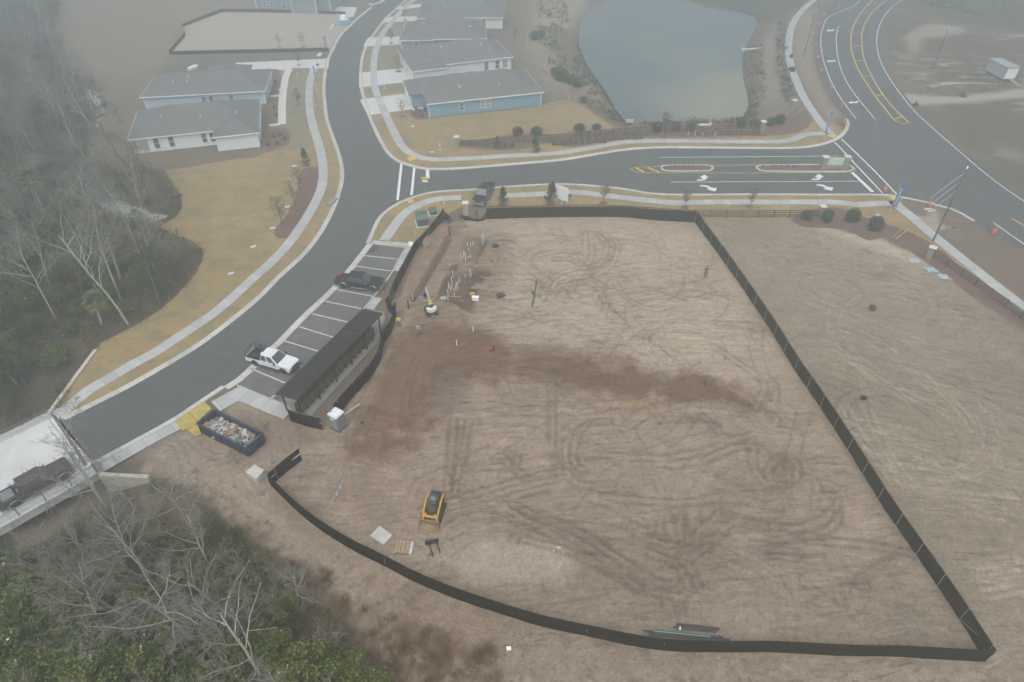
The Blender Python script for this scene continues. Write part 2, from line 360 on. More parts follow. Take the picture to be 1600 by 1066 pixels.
# olive, greener cast on the outer field
m_out = m_sand * mask([(1100,338),(1235,341),(1480,432),(1600,515),(2000,900),(2400,1500),(1590,1300),(1560,1020),(1390,800),(1220,534)], 1.0, 0.5)
lay(m_out, (0.25, 0.215, 0.165), 0.75); lay(m_out * np.clip(n_big * 1.5 - 0.1, 0, 1), (0.19, 0.165, 0.122), 0.55)
# darker, rougher lower strip inside the south fence
lay(m_sand * mask([(800,900),(1000,880),(1300,880),(1520,1000),(1530,1040),(1200,1020),(900,990),(760,930)], 4, 3, 0.2, 10), (0.225, 0.19, 0.15), 0.6)
lay(m_sand * mask([(1330,880),(1440,880),(1545,1030),(1400,1030)], 4, 3, 0.2, 10), (0.17, 0.155, 0.12), 0.45)
# smooth pale heap of sand
m_heap = mask([(700,850),(760,840),(830,845),(890,850),(898,880),(880,905),(800,915),(720,900),(690,875)], 0.8, 0.5, 0.6, 12)
lay(m_heap, (0.33, 0.282, 0.228)); streak *= 1 - 0.8 * m_heap; H += 0.28 * m_heap
# fresh brown fill: the worked strip and the apron in front of it
B1 = [(620,520),(655,500),(700,500),(760,520),(800,548),(860,552),(960,567),(1060,582),(1110,585),(1150,600),(1190,640),(1150,642),(1110,634),(1050,625),(950,615),(880,600),(800,590),(740,600),(700,640),(650,700),(600,715),(555,712),(545,690),(570,640),(600,570)]
m_b = mask(B1, 1.5, 2.4, 0.5, 14)
lay(m_b, (0.15, 0.095, 0.064), 0.97); streak *= 1 - 0.1 * m_b
lay(m_b * np.clip(vnoise(gx, gy, 0.25, 15) * 1.6, 0, 1), (0.22, 0.142, 0.098), 0.6)
lay(m_b * mask([(600,520),(680,500),(690,560),(640,640),(600,690),(560,690)], 2, 1, 0.3, 16), (0.20, 0.130, 0.090), 0.7)
lay(mask([(930,618),(1040,628),(1060,640),(1010,640),(930,630)], 0.7, 0.9, 0.5, 17), (0.34, 0.245, 0.155), 0.6)
lay(mask([(610,672),(635,668),(640,682),(612,684)], 0.5, 0.6, 0.5, 17), (0.34, 0.245, 0.155), 0.5)
lay(mask([(690,350),(715,352),(700,400),(655,470),(640,490),(615,500),(618,470),(650,405)], 0.7, 0.6, 0.5, 18), (0.25, 0.18, 0.138), 0.95)
lay(mask([(645,420),(700,350),(790,370),(800,420),(770,490),(700,500),(640,500)], 1.5, 2.0, 0.3, 19), (0.255, 0.188, 0.145), 0.8)
ex = lambda p: Z(620, 340, 5.33, p)
for pz, cc_, al in (([(530,180),(600,160),(740,175),(735,260),(670,375),(540,375),(520,300)], (0.19, 0.145, 0.115), .9), ([(735,185),(750,190),(690,330),(668,380),(655,375),(690,290)], (0.075, 0.052, 0.04), .9), ([(640,425),(700,430),(790,470),(740,500),(690,520),(690,590),(640,640),(590,650),(560,640),(600,560),(610,500)], (0.095, 0.06, 0.043), .95),
    ([(350,560),(420,480),(455,420),(500,400),(500,440),(460,500),(430,600),(420,660),(350,650)], (0.10, 0.064, 0.046), .9), ([(430,660),(560,650),(560,700),(470,715),(420,690)], (0.15, 0.085, 0.055), .85), ([(320,520),(370,480),(370,560),(330,640),(360,700),(300,680)], (0.30, 0.215, 0.155), .6), ([(430,70),(530,80),(520,160),(440,160)], (0.17, 0.125, 0.10), .6)):
    lay(mask(ex(pz), 0.25, 0.35, 0.9, 19), cc_, al)
# damp excavation beside the pipes
lay(mask([(682,465),(700,430),(745,420),(770,430),(748,450),(738,490),(700,472)], 0.4, 0.5, 0.8, 20), (0.13, 0.09, 0.068), 0.85)
lay(mask([(1055,660),(1070,652),(1120,650),(1130,680),(1110,690),(1100,665)], 0.5, 0.8, 0.6, 21), (0.17, 0.14, 0.112), 0.7)
lay(mask([(680,590),(730,590),(745,640),(690,650),(670,620)], 0.9, 1.2, 0.4, 22), (0.19, 0.155, 0.128), 0.7)
lay(mask([(850,800),(960,850),(880,850),(820,830)], 1.5, 1.0, 0.4, 23), (0.21, 0.17, 0.135), 0.5)
lay(mask([(1180,850),(1250,858),(1260,870),(1190,868)], 0.4, 0.5, 0.4, 23), (0.205, 0.165, 0.14), 0.7)
# apron with weeds outside the south-west fence
m_sw = mask([(240,745),(300,690),(420,640),(460,680),(425,760),(480,840),(560,900),(700,960),(820,1000),(1000,1040),(1150,1050),(1150,1200),(700,1200),(600,1066),(520,925),(420,865),(340,830)], 0.8, 1.2, 0.3, 24)
weed = np.maximum(weed, m_sw * 0.75); streak *= 1 - 0.35 * m_sw
lay(m_sw * mask([(380,640),(520,680),(480,720),(420,740),(300,730),(300,690)], 2, 1.5), (0.265, 0.215, 0.175), 0.5)
m_s2 = mask([(800,975),(1000,1025),(1300,1030),(1560,1042),(1800,1066),(1800,1400),(700,1400),(760,1050)], 1.0, 1.0, 0.3, 25); weed = np.maximum(weed, m_s2 * 0.6)
lay(m_s2, (0.27, 0.235, 0.185), 0.5)
# yellow-grey cement wash near the skip and porch edges
lay(mask([(225,700),(270,680),(300,690),(320,720),(290,760),(240,755)], 0.8, 0.8, 0.4, 26), (0.29, 0.25, 0.21), 0.7)
# forest floor
FA = [(86,650),(120,590),(160,535),(215,507),(250,484.5),(275,462),(305,429.5),(317,407),(316,390),(300,376),(265,364),(250,352),(275,339),(286,322),(277,294),(258,266),(200,258),(150,262),(135,235),(150,205),(168,170),(160,140),(110,110),(85,60),(95,0),(110,-60),(-200,-90),(-900,0),(-1200,500),(-900,900),(-300,760),(60,672)]
FB = [(-300,880),(0,858),(80,815),(160,770),(210,740),(290,765),(340,815),(400,850),(430,880),(465,905),(500,950),(560,1010),(600,1100),(650,1300),(-1500,2500),(-1500,900)]
m_fa = mask(FA, 0.7, 0.9, 0.4, 30); m_fb = mask(FB, 0.9, 1.8, 0.3, 31)
for mk in (m_fa, m_fb):
    lay(mk, (0.08, 0.066, 0.05)); lay(mk * np.clip(n_sml * 1.8, 0, 1), (0.14, 0.108, 0.08), 0.6)
    lay(mk * np.clip(n_mid * 2 - 0.1, 0, 1), (0.045, 0.058, 0.028), 0.7); streak *= 1 - 0.8 * mk; weed *= 1 - mk
lay(mask([(400,850),(470,890),(560,930),(700,990),(820,1020),(800,1200),(600,1200),(520,1000),(450,900)], 1.0, 3.0, 0.35, 33) * np.clip(vnoise(gx, gy, 0.3, 34) * 3.2 + .1, 0, 1), (0.15, 0.10, 0.066), 0.7)
lay(m_fb * mask([(150,740),(300,770),(330,830),(200,830),(100,800)], 1.5, 1.5, 0.3, 34), (0.15, 0.122, 0.098), 0.8)
# pale stones dumped at the wood's edge
m_rock = np.maximum(mask([(150,318),(180,302),(190,315),(230,330),(255,335),(248,352),(215,342),(170,332)], 0.5, 0.9, 0.7, 35), mask([(135,135),(150,145),(162,165),(160,195),(150,200),(150,170)], 0.5, 0.8, 0.6, 36))
lay(m_rock, (0.42, 0.41, 0.39), 0.55)
# rough field beyond the wood, house plots
lay(mask([(95,0),(110,-60),(430,-60),(400,12),(350,15),(285,42),(290,56),(262,86),(230,140),(215,200),(215,245),(170,250),(150,220),(170,170),(160,130),(110,100),(85,60)], 2.5, 3.0, 0.15, 37), (0.235, 0.195, 0.155), 0.8)
lay(mask([(180,130),(225,110),(215,250),(420,235),(440,245),(300,262),(200,262),(160,262),(150,230),(190,190)], 2.0, 2.0, 0.2, 38), (0.17, 0.14, 0.112), 0.8)
# pond banks
PG = smooth(GP(POND), 1.5, True); d_p = sdist(PG)
lay(np.clip(1 - (d_p - 14) / 10, 0, 1) * (d_p > -2), (0.20, 0.165, 0.13), 0.8)
lay(np.clip(1 - np.abs(d_p - 4 + vnoise(gx, gy, 0.1, 40) * 2) / 3, 0, 1), (0.115, 0.092, 0.065), 0.85)
lay(np.clip(1 - np.abs(d_p - 0.5) / 0.8, 0, 1), (0.29, 0.25, 0.20), 0.8)
lay(mask([(830,-20),(925,-10),(900,30),(880,75),(840,60),(835,20)], 2, 2, 0.15, 41), (0.33, 0.28, 0.225), 0.85)
lay(mask([(862,42),(885,45),(905,90),(880,95),(862,70)], 1.2, 1.0, 0.2, 42), (0.145, 0.12, 0.092), 0.85)
lay(mask([(920,150),(950,165),(975,195),(930,180)], 1.2, 1.0, 0.2, 42), (0.125, 0.10, 0.078), 0.85)
lay(mask([(905,125),(930,130),(945,150),(930,165),(915,150)], 0.9, 0.9, 0.3, 42), (0.38, 0.29, 0.20), 0.6)
lay(mask([(880,90),(915,110),(925,130),(895,110)], 0.9, 0.9, 0.3, 42), (0.31, 0.20, 0.16), 0.5)
lay(mask([(1158,80),(1185,75),(1190,140),(1175,175),(1163,160)], 1.5, 1.0, 0.2, 43), (0.135, 0.118, 0.09), 0.85)
lay(mask([(1190,60),(1215,40),(1212,100),(1225,150),(1200,175),(1185,170),(1193,120)], 1.5, 1.5, 0.2, 44), (0.28, 0.235, 0.19), 0.7)
lay(mask([(1212,40),(1222,40),(1222,110),(1232,150),(1222,150),(1212,100)], 0.5, 0.4, 0.2, 45), (0.12, 0.11, 0.085), 0.7)
lay(mask([(1250,20),(1272,10),(1270,100),(1285,140),(1310,180),(1300,190),(1270,150),(1245,100),(1240,50)], 1.0, 1.0, 0.2, 46), (0.29, 0.235, 0.175), 0.8)
for cc in [(835,70),(850,95),(840,30),(868,115),(875,130)]:
    a = G(*cc); lay(np.clip(1 - (np.hypot(gx - a[0], (gy - a[1]) * 0.6) + n_sml * 3) / 5, 0, 1), (0.36, 0.33, 0.28), 0.5)
lay(mask([(1000,-70),(1320,-70),(1262,10),(1215,30),(1180,28),(1150,16),(1100,6),(1060,-8)], 1.5, 2.5, 0.15, 55), (0.075, 0.08, 0.058), 0.85)
# across the highway: scraped sand, white streaks, dark scrub
m_e = mask([(1390,0),(1385,60),(1400,110),(1480,200),(1600,300),(1900,480),(2200,300),(1700,60),(1600,50),(1500,40),(1440,30)], 2.0, 2.5, 0.15, 47)
lay(m_e, (0.125, 0.098, 0.072), 0.95)
wst = vnoise(gx * 0.5 - gy * 0.5, (gx + gy) * 1.1, 0.16, 48, 6)
lay(.35 * m_e * np.clip(wst * 4 - 0.75, 0, 1) * mask([(1400,30),(1440,30),(1445,110),(1500,210),(1600,240),(1900,420),(1900,520),(1600,310),(1480,200),(1400,110)], 3, 3, .1, 56), (0.47, 0.43, 0.37), 0.85); lay(m_e * np.clip(-n_mid * 2 - 0.3, 0, 1), (0.12, 0.11, 0.08), 0.6)
lay(mask([(1425,45),(1450,35),(1500,42),(1520,52),(1440,60),(1425,100),(1415,60)], 1.0, 1.5, 0.2, 49), (0.43, 0.39, 0.32), 0.6)
lay(mask([(1430,25),(1500,35),(1600,52),(1900,80),(1900,-80),(1420,-80),(1405,0)], 1.5, 2.0, 0.12, 50), (0.085, 0.09, 0.065), 0.85)
lay(mask([(1404,146),(1500,152),(1600,138),(1900,110),(1900,130),(1600,152),(1520,160),(1425,165)], 0.8, 0.8, 0.3, 51), (0.42, 0.395, 0.35), 0.85)
lay(mask([(1520,108),(1550,112),(1548,135),(1520,138)], 1.2, 1.5, 0.3, 52), (0.09, 0.088, 0.07), 0.8)
# verge between highway and pavement
m_v = mask([(1412,312),(1450,319),(1522,348),(1599,393),(1800,510),(1800,620),(1599,468),(1500,392),(1440,342)], 0.4, 0.4, 0.4, 53)
lay(m_v, (0.165, 0.13, 0.102), 0.95); lay(m_v * np.clip(n_sml * 2 - 0.4, 0, 1), (0.27, 0.225, 0.18), 0.6)
lay(mask([(1432,338),(1460,338),(1475,355),(1462,362),(1445,350)], 0.4, 0.6, 0.6, 54), (0.42, 0.36, 0.29), 0.8)
lay(mask([(1450,325),(1466,333),(1468,345),(1460,345)], 0.3, 0.5, 0.6, 54), (0.42, 0.36, 0.29), 0.7)
# sandy ground between the skip walk and the fence
lay(mask([(583,395),(650,400),(616,455),(590,480),(584,462)], 0.3, 0.3), (0.30, 0.22, 0.165), 0.0)
# wheel ruts: paths driven by the machines (photo pixels), darker and pressed in
TR = []
z7 = lambda p: Z(800, 267, 3.9925, p)
for p in ([(440,390),(520,385),(570,430),(590,490),(560,560),(500,620),(420,690),(300,720)], [(540,380),(640,430),(660,490),(620,580),(540,640),(420,700)], [(190,520),(270,500),(380,505),(440,540),(480,590)], [(260,550),(350,545),(410,575)],
          [(190,800),(230,700),(300,640),(400,610),(520,590),(620,530)], [(260,780),(320,700),(400,665),(500,650)], [(370,760),(390,700),(450,680),(530,690),(600,740)], [(540,740),(590,830),(570,890)], [(640,700),(720,800),(860,860),(1000,850)], [(100,650),(180,700),(240,760)],
          [(700,750),(900,740),(1100,800),(1300,760)], [(460,390),(455,460)], [(500,470),(500,540),(430,620)]): TR.append((z7(p), 0.24, 0.5, 0.05))
z83 = lambda p: Z(800, 534, 4, p)
for p in ([(470,800),(395,780),(385,680),(395,600),(430,540),(480,500),(580,500)], [(300,780),(290,640),(350,540),(430,490)], [(320,800),(420,890),(520,900)], [(500,700),(800,722),(1000,718),(1200,680),(1350,620),(1500,580)], [(1200,745),(1300,690),(1450,650),(1530,655)], [(1500,660),(1520,800),(1580,880)],
          [(1180,450),(1260,520),(1320,590)], [(840,370),(900,450),(950,500)], [(40,700),(30,780),(90,850)], [(1250,20),(1400,120),(1560,240),(1570,330),(1500,440)], [(900,850),(940,940)], [(560,960),(800,990),(1100,1000),(1300,960)], [(100,130),(250,190),(300,260)],
          [(250,300),(260,700),(300,830)]): TR.append((z83(p), 0.22, 0.5, 0.05))
z84 = lambda p: Z(1200, 534, 4, p)
for p in ([(0,860),(20,760),(80,715),(150,720),(185,780),(170,850),(100,890),(20,880)], [(40,830),(70,780),(120,790),(130,840),(80,860)], [(220,840),(290,850),(315,920),(290,1000),(330,1066)], [(350,950),(420,960),(440,1010),(400,1066)], [(20,230),(50,290),(40,370)], [(0,440),(60,480),(40,520)], [(300,730),(420,740)]): TR.append((z84(p), 0.24, 0.6, 0.06))
for p in ([(480,400),(560,560),(660,700),(740,800),(820,930)], [(620,420),(700,600),(820,800),(930,920)], [(400,20),(640,200),(900,380)], [(960,200),(1200,420),(1300,560)], [(820,300),(1100,440)], [(930,930),(1597,1000)]): TR.append((z84(p), 0.28, -0.35, 0.03))
z87 = lambda p: Z(800, 800, 4, p)
for p in ([(0,-60),(150,20),(400,120),(600,240),(800,380),(900,430),(1000,450),(1010,420)], [(-20,-20),(60,30),(300,170),(500,290),(700,400),(850,490),(960,510),(1060,530),(1110,480),(1080,400),(1040,330),(1000,300)], [(1300,0),(1200,90),(1130,160),(1040,205),(960,200),(880,170)],
          [(1370,50),(1300,130),(1200,220),(1130,270),(1040,280)], [(930,30),(930,140),(1000,190)], [(1050,20),(1050,100),(1060,190)], [(1160,470),(1150,400),(1100,320),(1060,260)], [(1300,5),(1597,80)], [(1300,30),(1597,110)], [(850,240),(1000,300)], [(0,150),(200,210),(400,260),(620,380),(800,470)], [(1040,560),(1070,650)]): TR.append((z87(p), 0.24, 0.6, 0.06))
z88 = lambda p: Z(1200, 800, 4, p)
for p in ([(400,-20),(340,50),(260,75),(180,95),(0,80)], [(445,-10),(430,60),(380,110),(300,140),(100,150)], [(0,165),(600,200),(900,260)], [(0,90),(-100,70)], [(0,230),(220,250)], [(0,270),(190,275)]): TR.append((z88(p), 0.26, 0.55, 0.05))
for p in ([(1250,350),(1597,290)], [(1280,380),(1597,330)], [(1330,470),(1597,430)], [(1360,520),(1597,470)]): TR.append((z88(p), 0.3, -0.35, 0.04))
zs = lambda p: Z(640, 640, 4.1, p)
for p in ([(245,560),(255,400),(290,60)], [(275,560),(310,400),(375,80)], [(240,600),(500,510),(750,440),(980,390)], [(250,670),(450,620),(640,560),(900,490)], [(230,750),(330,700)], [(250,690),(500,680),(660,690)], [(830,660),(1100,780),(1300,920),(1476,1020)],
          [(590,300),(700,400),(760,430)], [(600,290),(690,290),(680,350)], [(20,540),(60,460),(170,420)], [(660,860),(690,810)], [(980,90),(1070,120),(1050,300),(1130,420)], [(1300,70),(1200,75),(1100,120)], [(330,370),(600,360)]): TR.append((zs(p), 0.2, 0.5, 0.05))
zr = lambda p: Z(400, 534, 4, p)
for p in ([(590,680),(600,520),(700,300),(850,0)], [(630,660),(700,500),(800,250),(900,0)], [(930,520),(950,300),(1000,100)], [(1080,330),(1100,200),(1160,130)], [(970,570),(980,660)], [(1230,480),(1210,700)], [(1330,480),(1300,680),(1260,830)], [(180,600),(200,660)], [(1560,60),(1540,160)]): TR.append((zr(p), 0.25, 0.35, 0.05))
zd = lambda p: Z(0, 534, 4, p)
for p in ([(1070,600),(1140,700),(1150,760)], [(1180,600),(1300,700),(1400,720)], [(1560,700),(1300,760)]): TR.append((zd(p), 0.25, 0.35, 0.03))
rt = random.Random(77); PADP = GP([(640,480),(690,360),(1080,350),(1200,520),(1380,800),(1520,1010),(1000,1000),(700,900),(520,800),(560,650)]); OUTP = GP([(1110,350),(1320,375),(1480,450),(1700,640),(1900,1000),(1560,1000),(1400,800),(1200,480)])
def pip(P, x, y):
    c = False; j = len(P) - 1
    for i in range(len(P)):
        if ((P[i][1] > y) != (P[j][1] > y)) and x < (P[j][0] - P[i][0]) * (y - P[i][1]) / (P[j][1] - P[i][1]) + P[i][0]: c = not c
        j = i
    return c
TRW = []
for k in range(170):
    P_ = PADP if k < 115 else OUTP
    while True:
        x, y = rt.uniform(-30, 62), rt.uniform(22, 100)
        if pip(P_, x, y): break
    a = rt.choice([0, 0.1, -0.1, pi, 1.2, 2.6]) + rt.gauss(0, .25) if k < 115 else rt.choice([-.6, 2.5, -.3, .1]) + rt.gauss(0, .2); cv = rt.gauss(0, .05 if rt.random() < .6 else .16); pl, pr_ = [], []
    for s in range(rt.randint(8, 34)):
        x += cos(a) * .9; y += sin(a) * .9; a += cv + rt.gauss(0, .02)
        if not pip(P_, x, y): break
        pl.append((x - sin(a) * .72, y + cos(a) * .72)); pr_.append((x + sin(a) * .72, y - cos(a) * .72))
    if len(pl) > 4:
        am = rt.uniform(.35, .95) * (1 if k < 115 else rt.choice([1, -.8])); TRW += [(pl, .22, am * .9, .03), (pr_, .22, am * .9, .03)]
fine = (gx > fx0) & (gx < fx1) & (gy > fy0) & (gy < fy1); fi = np.where(fine)[0]; fxx, fyy = gx[fi], gy[fi]
rut = np.zeros(len(fi)); ruth = np.zeros(len(fi)); wob = vnoise(fxx, fyy, 1.2, 60, 2) * 0.12
jag = 0.75 + 0.5 * vnoise(fxx, fyy, 2.2, 61, 3)
def offs(P, o):
    out = []
    for i in range(len(P)):
        a_, c_ = Vector(P[max(i - 1, 0)]), Vector(P[min(i + 1, len(P) - 1)]); d_ = (c_ - a_).normalized(); out.append((P[i][0] + d_.y * o, P[i][1] - d_.x * o))
    return out
TRH = []
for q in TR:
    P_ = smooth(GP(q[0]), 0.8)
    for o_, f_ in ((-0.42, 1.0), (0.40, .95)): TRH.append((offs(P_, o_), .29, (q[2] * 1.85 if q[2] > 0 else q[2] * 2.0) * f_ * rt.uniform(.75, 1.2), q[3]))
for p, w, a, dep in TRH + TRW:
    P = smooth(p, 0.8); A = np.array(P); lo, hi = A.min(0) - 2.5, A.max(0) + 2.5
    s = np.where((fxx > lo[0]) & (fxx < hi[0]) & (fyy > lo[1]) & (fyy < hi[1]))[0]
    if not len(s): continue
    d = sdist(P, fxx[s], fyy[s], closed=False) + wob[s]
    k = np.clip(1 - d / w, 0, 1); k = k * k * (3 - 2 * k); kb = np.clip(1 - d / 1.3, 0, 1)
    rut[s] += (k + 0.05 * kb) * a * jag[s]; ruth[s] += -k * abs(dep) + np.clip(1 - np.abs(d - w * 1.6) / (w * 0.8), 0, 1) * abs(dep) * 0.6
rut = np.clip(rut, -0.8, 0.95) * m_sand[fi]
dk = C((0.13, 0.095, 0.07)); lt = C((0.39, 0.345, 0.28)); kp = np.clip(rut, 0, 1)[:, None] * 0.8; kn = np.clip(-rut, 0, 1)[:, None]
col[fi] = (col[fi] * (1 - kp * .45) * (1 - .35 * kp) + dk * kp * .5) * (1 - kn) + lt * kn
col[fi] *= (1 + 0.10 * np.random.RandomState(5).randn(len(fi)) * m_sand[fi])[:, None]
H[fi] += ruth * m_sand[fi]
# relief: bank and trench beside the west fence, excavated pits, hummocks, creek bed under the bridge, pond
def line_d(px): return sdist(smooth(GP(px), 1.0), closed=False)
dt = line_d([(702,372),(690,395),(672,425),(652,460),(646,468)])
H -= 0.55 * np.clip(1 - dt / 0.5, 0, 1) ** 0.7; lay(np.clip(1.2 - dt / 0.45, 0, 1), (0.10, 0.07, 0.052), 0.75)
dt = line_d([(690,360),(668,395),(645,430),(630,460)])
H += 0.75 * np.clip(1 - dt / 2.3, 0, 1) + 0.2 * np.clip(1 - dt / 2.3, 0, 1) * vnoise(gx, gy, 0.6, 70)
H -= 0.45 * mask([(686,462),(700,432),(742,424),(758,432),(744,450),(736,486),(704,468)], 0.4, 0.3, 0.8, 20)
H += 0.05 * n_sml * m_sand * (0.4 + 0.6 * m_b) + 0.12 * vnoise(gx, gy, 0.08, 71) * m_sand
H += 0.06 * vnoise(gx, gy, 1.6, 72) * m_sand
dt = sdist(GP([(40,700),(150,760),(150,775),(0,880),(-400,1100),(-400,900)])); H -= 2.2 * np.clip(1 - dt / 5, 0, 1)
dt = sdist(GP([(70,640),(0,672),(-400,880),(-400,700),(0,610)])); H -= 2.0 * np.clip(1 - dt / 4, 0, 1) * (dt > -99)
H += (0.25 * n_mid + 0.12 * n_sml) * np.maximum(m_fa, m_fb)
k = np.clip((5.0 - d_p) / 5.5, 0, 1); H -= 1.6 * k * k * (3 - 2 * k)
# nothing rises through the paved sheets
paved = np.full(NV, 99.0)
for poly in ([ROAD_W[0]] + ROAD_W + ROAD_E + HW_W + HW_E + HW_S + ENT_S + PARK_W,): paved = np.minimum(paved, sdist(GP(poly)))
for poly in (LAWN_W, LAWN_E, LAWN_S, MULCH['north'], MULCH['south'], [(370,590),(432,530),(565,380),(645,380),(616,470),(600,540),(486,655),(400,640),(355,630),(150,735)]): paved = np.minimum(paved, sdist(GP(poly)))
H = H * np.clip(paved / 1.0, 0, 1) - 0.03
dt = sdist(GP([(60,640),(100,655),(156,724),(160,745),(-400,1130),(-600,1000),(-400,880)]));  H = np.where(dt < 0, np.minimum(H, -2.2), H)
me = bpy.data.meshes.new('ground'); nx, ny = len(xs), len(ys)
me.vertices.add(NV); co = np.stack([gx, gy, H], 1); me.vertices.foreach_set('co', co.ravel())
ii = np.arange(nx - 1)[None, :] + np.arange(ny - 1)[:, None] * nx; ii = ii.ravel(); q = np.stack([ii, ii + 1, ii + 1 + nx, ii + nx], 1)
me.loops.add(q.size); me.loops.foreach_set('vertex_index', q.ravel()); me.polygons.add(len(q))
me.polygons.foreach_set('loop_start', np.arange(len(q)) * 4); me.polygons.foreach_set('loop_total', np.full(len(q), 4)); me.update(calc_edges=True)
me.polygons.foreach_set('use_smooth', np.ones(len(q), bool))
col = col * C((0.96, 0.915, 0.88))
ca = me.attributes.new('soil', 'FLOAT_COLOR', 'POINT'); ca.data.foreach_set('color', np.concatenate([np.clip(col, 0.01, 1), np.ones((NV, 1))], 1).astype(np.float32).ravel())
# direction in which the blade was dragged
ang = np.full(NV, 0.0) + 0.16 * vnoise(gx, gy, 0.03, 80)
u_, v_ = gx - 45, gy - 55
ang_out = np.interp(gy, [20, 40, 60, 80, 100], [0.10, -0.25, -0.55, -0.7, -0.6])
ang = ang * (1 - m_out) + ang_out * m_out
ang = ang * (1 - m_sw) + (-0.62) * m_sw
wx, wy = gx - 10, gy - 60
fl = np.stack([wx * np.cos(ang) + wy * np.sin(ang), -wx * np.sin(ang) + wy * np.cos(ang) + 2.2 * vnoise(gx, gy, 0.045, 81) , np.zeros(NV)], 1)
fa_ = me.attributes.new('drag', 'FLOAT_VECTOR', 'POINT'); fa_.data.foreach_set('vector', fl.astype(np.float32).ravel())
aa = me.attributes.new('rough', 'FLOAT_COLOR', 'POINT'); aa.data.foreach_set('color', np.stack([streak, weed, np.clip(m_e + .5 * m_v + .35 * (mask([(830,-20),(925,-10),(950,150),(925,170),(880,140),(830,60)], 3, 2, .1, 57)), 0, 1), np.ones(NV)], 1).astype(np.float32).ravel())
gm, t, b = new_mat('soil'); b.inputs['Roughness'].default_value = 0.95; b.inputs['Specular IOR Level'].default_value = 0.15
A1 = N(t, 'ShaderNodeAttribute', attribute_name='soil'); A2 = N(t, 'ShaderNodeAttribute', attribute_name='drag'); A3 = N(t, 'ShaderNodeAttribute', attribute_name='rough')
geo = N(t, 'ShaderNodeNewGeometry'); sep = N(t, 'ShaderNodeSeparateColor'); t.links.new(A3.outputs['Color'], sep.inputs[0])
def tnoise(vec, scale, detail=7, rough=0.65, rot=0, dist=0.0):
    mp = N(t, 'ShaderNodeMapping'); mp.inputs['Scale'].default_value = scale; mp.inputs['Rotation'].default_value = (0, 0, rot); t.links.new(vec, mp.inputs[0])
    no = N(t, 'ShaderNodeTexNoise'); no.inputs['Scale'].default_value = 1; no.inputs['Detail'].default_value = detail; no.inputs['Roughness'].default_value = rough
    no.inputs['Distortion'].default_value = dist; t.links.new(mp.outputs[0], no.inputs['Vector']); return no.outputs['Fac']
def mth(op, a, b_=None, clamp=False):
    n = N(t, 'ShaderNodeMath', operation=op); n.use_clamp = clamp
    for i, x in enumerate((a, b_)):
        if x is None: continue
        if isinstance(x, (int, float)): n.inputs[i].default_value = x
        else: t.links.new(x, n.inputs[i])
    return n.outputs[0]
def mixf(f, a, b_):
    n = N(t, 'ShaderNodeMix'); n.data_type = 'FLOAT'; t.links.new(f, n.inputs[0])
    for i, x in ((2, a), (3, b_)): t.links.new(x, n.inputs[i])
    return n.outputs[0]
s1 = tnoise(A2.outputs['Vector'], (0.26, 2.0, 1), 9, 0.74, 0, 0.7); s2 = tnoise(A2.outputs['Vector'], (0.3, 1.9, 1), 9, 0.74, 0.33, 0.8); s3 = tnoise(A2.outputs['Vector'], (0.3, 2.0, 1), 9, 0.74, -0.3, 0.8)
k1 = tnoise(geo.outputs['Position'], (0.09, 0.12, 1), 3, 0.5); k2 = tnoise(geo.outputs['Position'], (0.13, 0.1, 1), 3, 0.5, 1.0)
def sharp(x, lo, hi):
    n = N(t, 'ShaderNodeMapRange'); n.interpolation_type = 'SMOOTHSTEP'; n.inputs['From Min'].default_value = lo; n.inputs['From Max'].default_value = hi; t.links.new(x, n.inputs['Value']); return n.outputs[0]
st = mixf(sharp(k2, 0.52, 0.6), mixf(sharp(k1, 0.5, 0.58), s1, s2), s3)
iso = tnoise(geo.outputs['Position'], (0.8, 0.8, 1), 9, 0.75, 0, 1.4); grit = tnoise(geo.outputs['Position'], (4, 4, 4), 5, 0.8)
ln_ = tnoise(A2.outputs['Vector'], (0.06, 1.5, 1), 3, 0.5, 0.04, 0.3); ln2 = tnoise(A2.outputs['Vector'], (0.12, 2.6, 1), 2, 0.5, -0.16, 0.5)
lines = mth('ADD', sharp(mth('ABSOLUTE', mth('SUBTRACT', ln_, 0.5)), 0.022, 0.0), mth('MULTIPLY', sharp(mth('ABSOLUTE', mth('SUBTRACT', ln2, 0.45)), 0.02, 0.0), 0.7))
lines = mth('MULTIPLY', lines, sharp(iso_ := tnoise(geo.outputs['Position'], (0.25, 0.25, 1), 4, 0.6), 0.42, 0.6))
v1 = mth('MULTIPLY', mth('SUBTRACT', st, 0.5), mth('MULTIPLY', sep.outputs[0], 2.5))
v2 = mth('MULTIPLY', mth('SUBTRACT', iso, 0.5), 1.1); v3 = mth('MULTIPLY', mth('SUBTRACT', grit, 0.5), 0.95)
fac = mth('MAXIMUM', mth('SUBTRACT', mth('ADD', mth('ADD', mth('ADD', v1, v2), v3), 1.0), mth('MULTIPLY', mth('MULTIPLY', lines, sep.outputs[0]), 0.42)), 0.3)
sc1 = N(t, 'ShaderNodeVectorMath', operation='SCALE'); t.links.new(A1.outputs['Color'], sc1.inputs[0]); t.links.new(fac, sc1.inputs['Scale'])
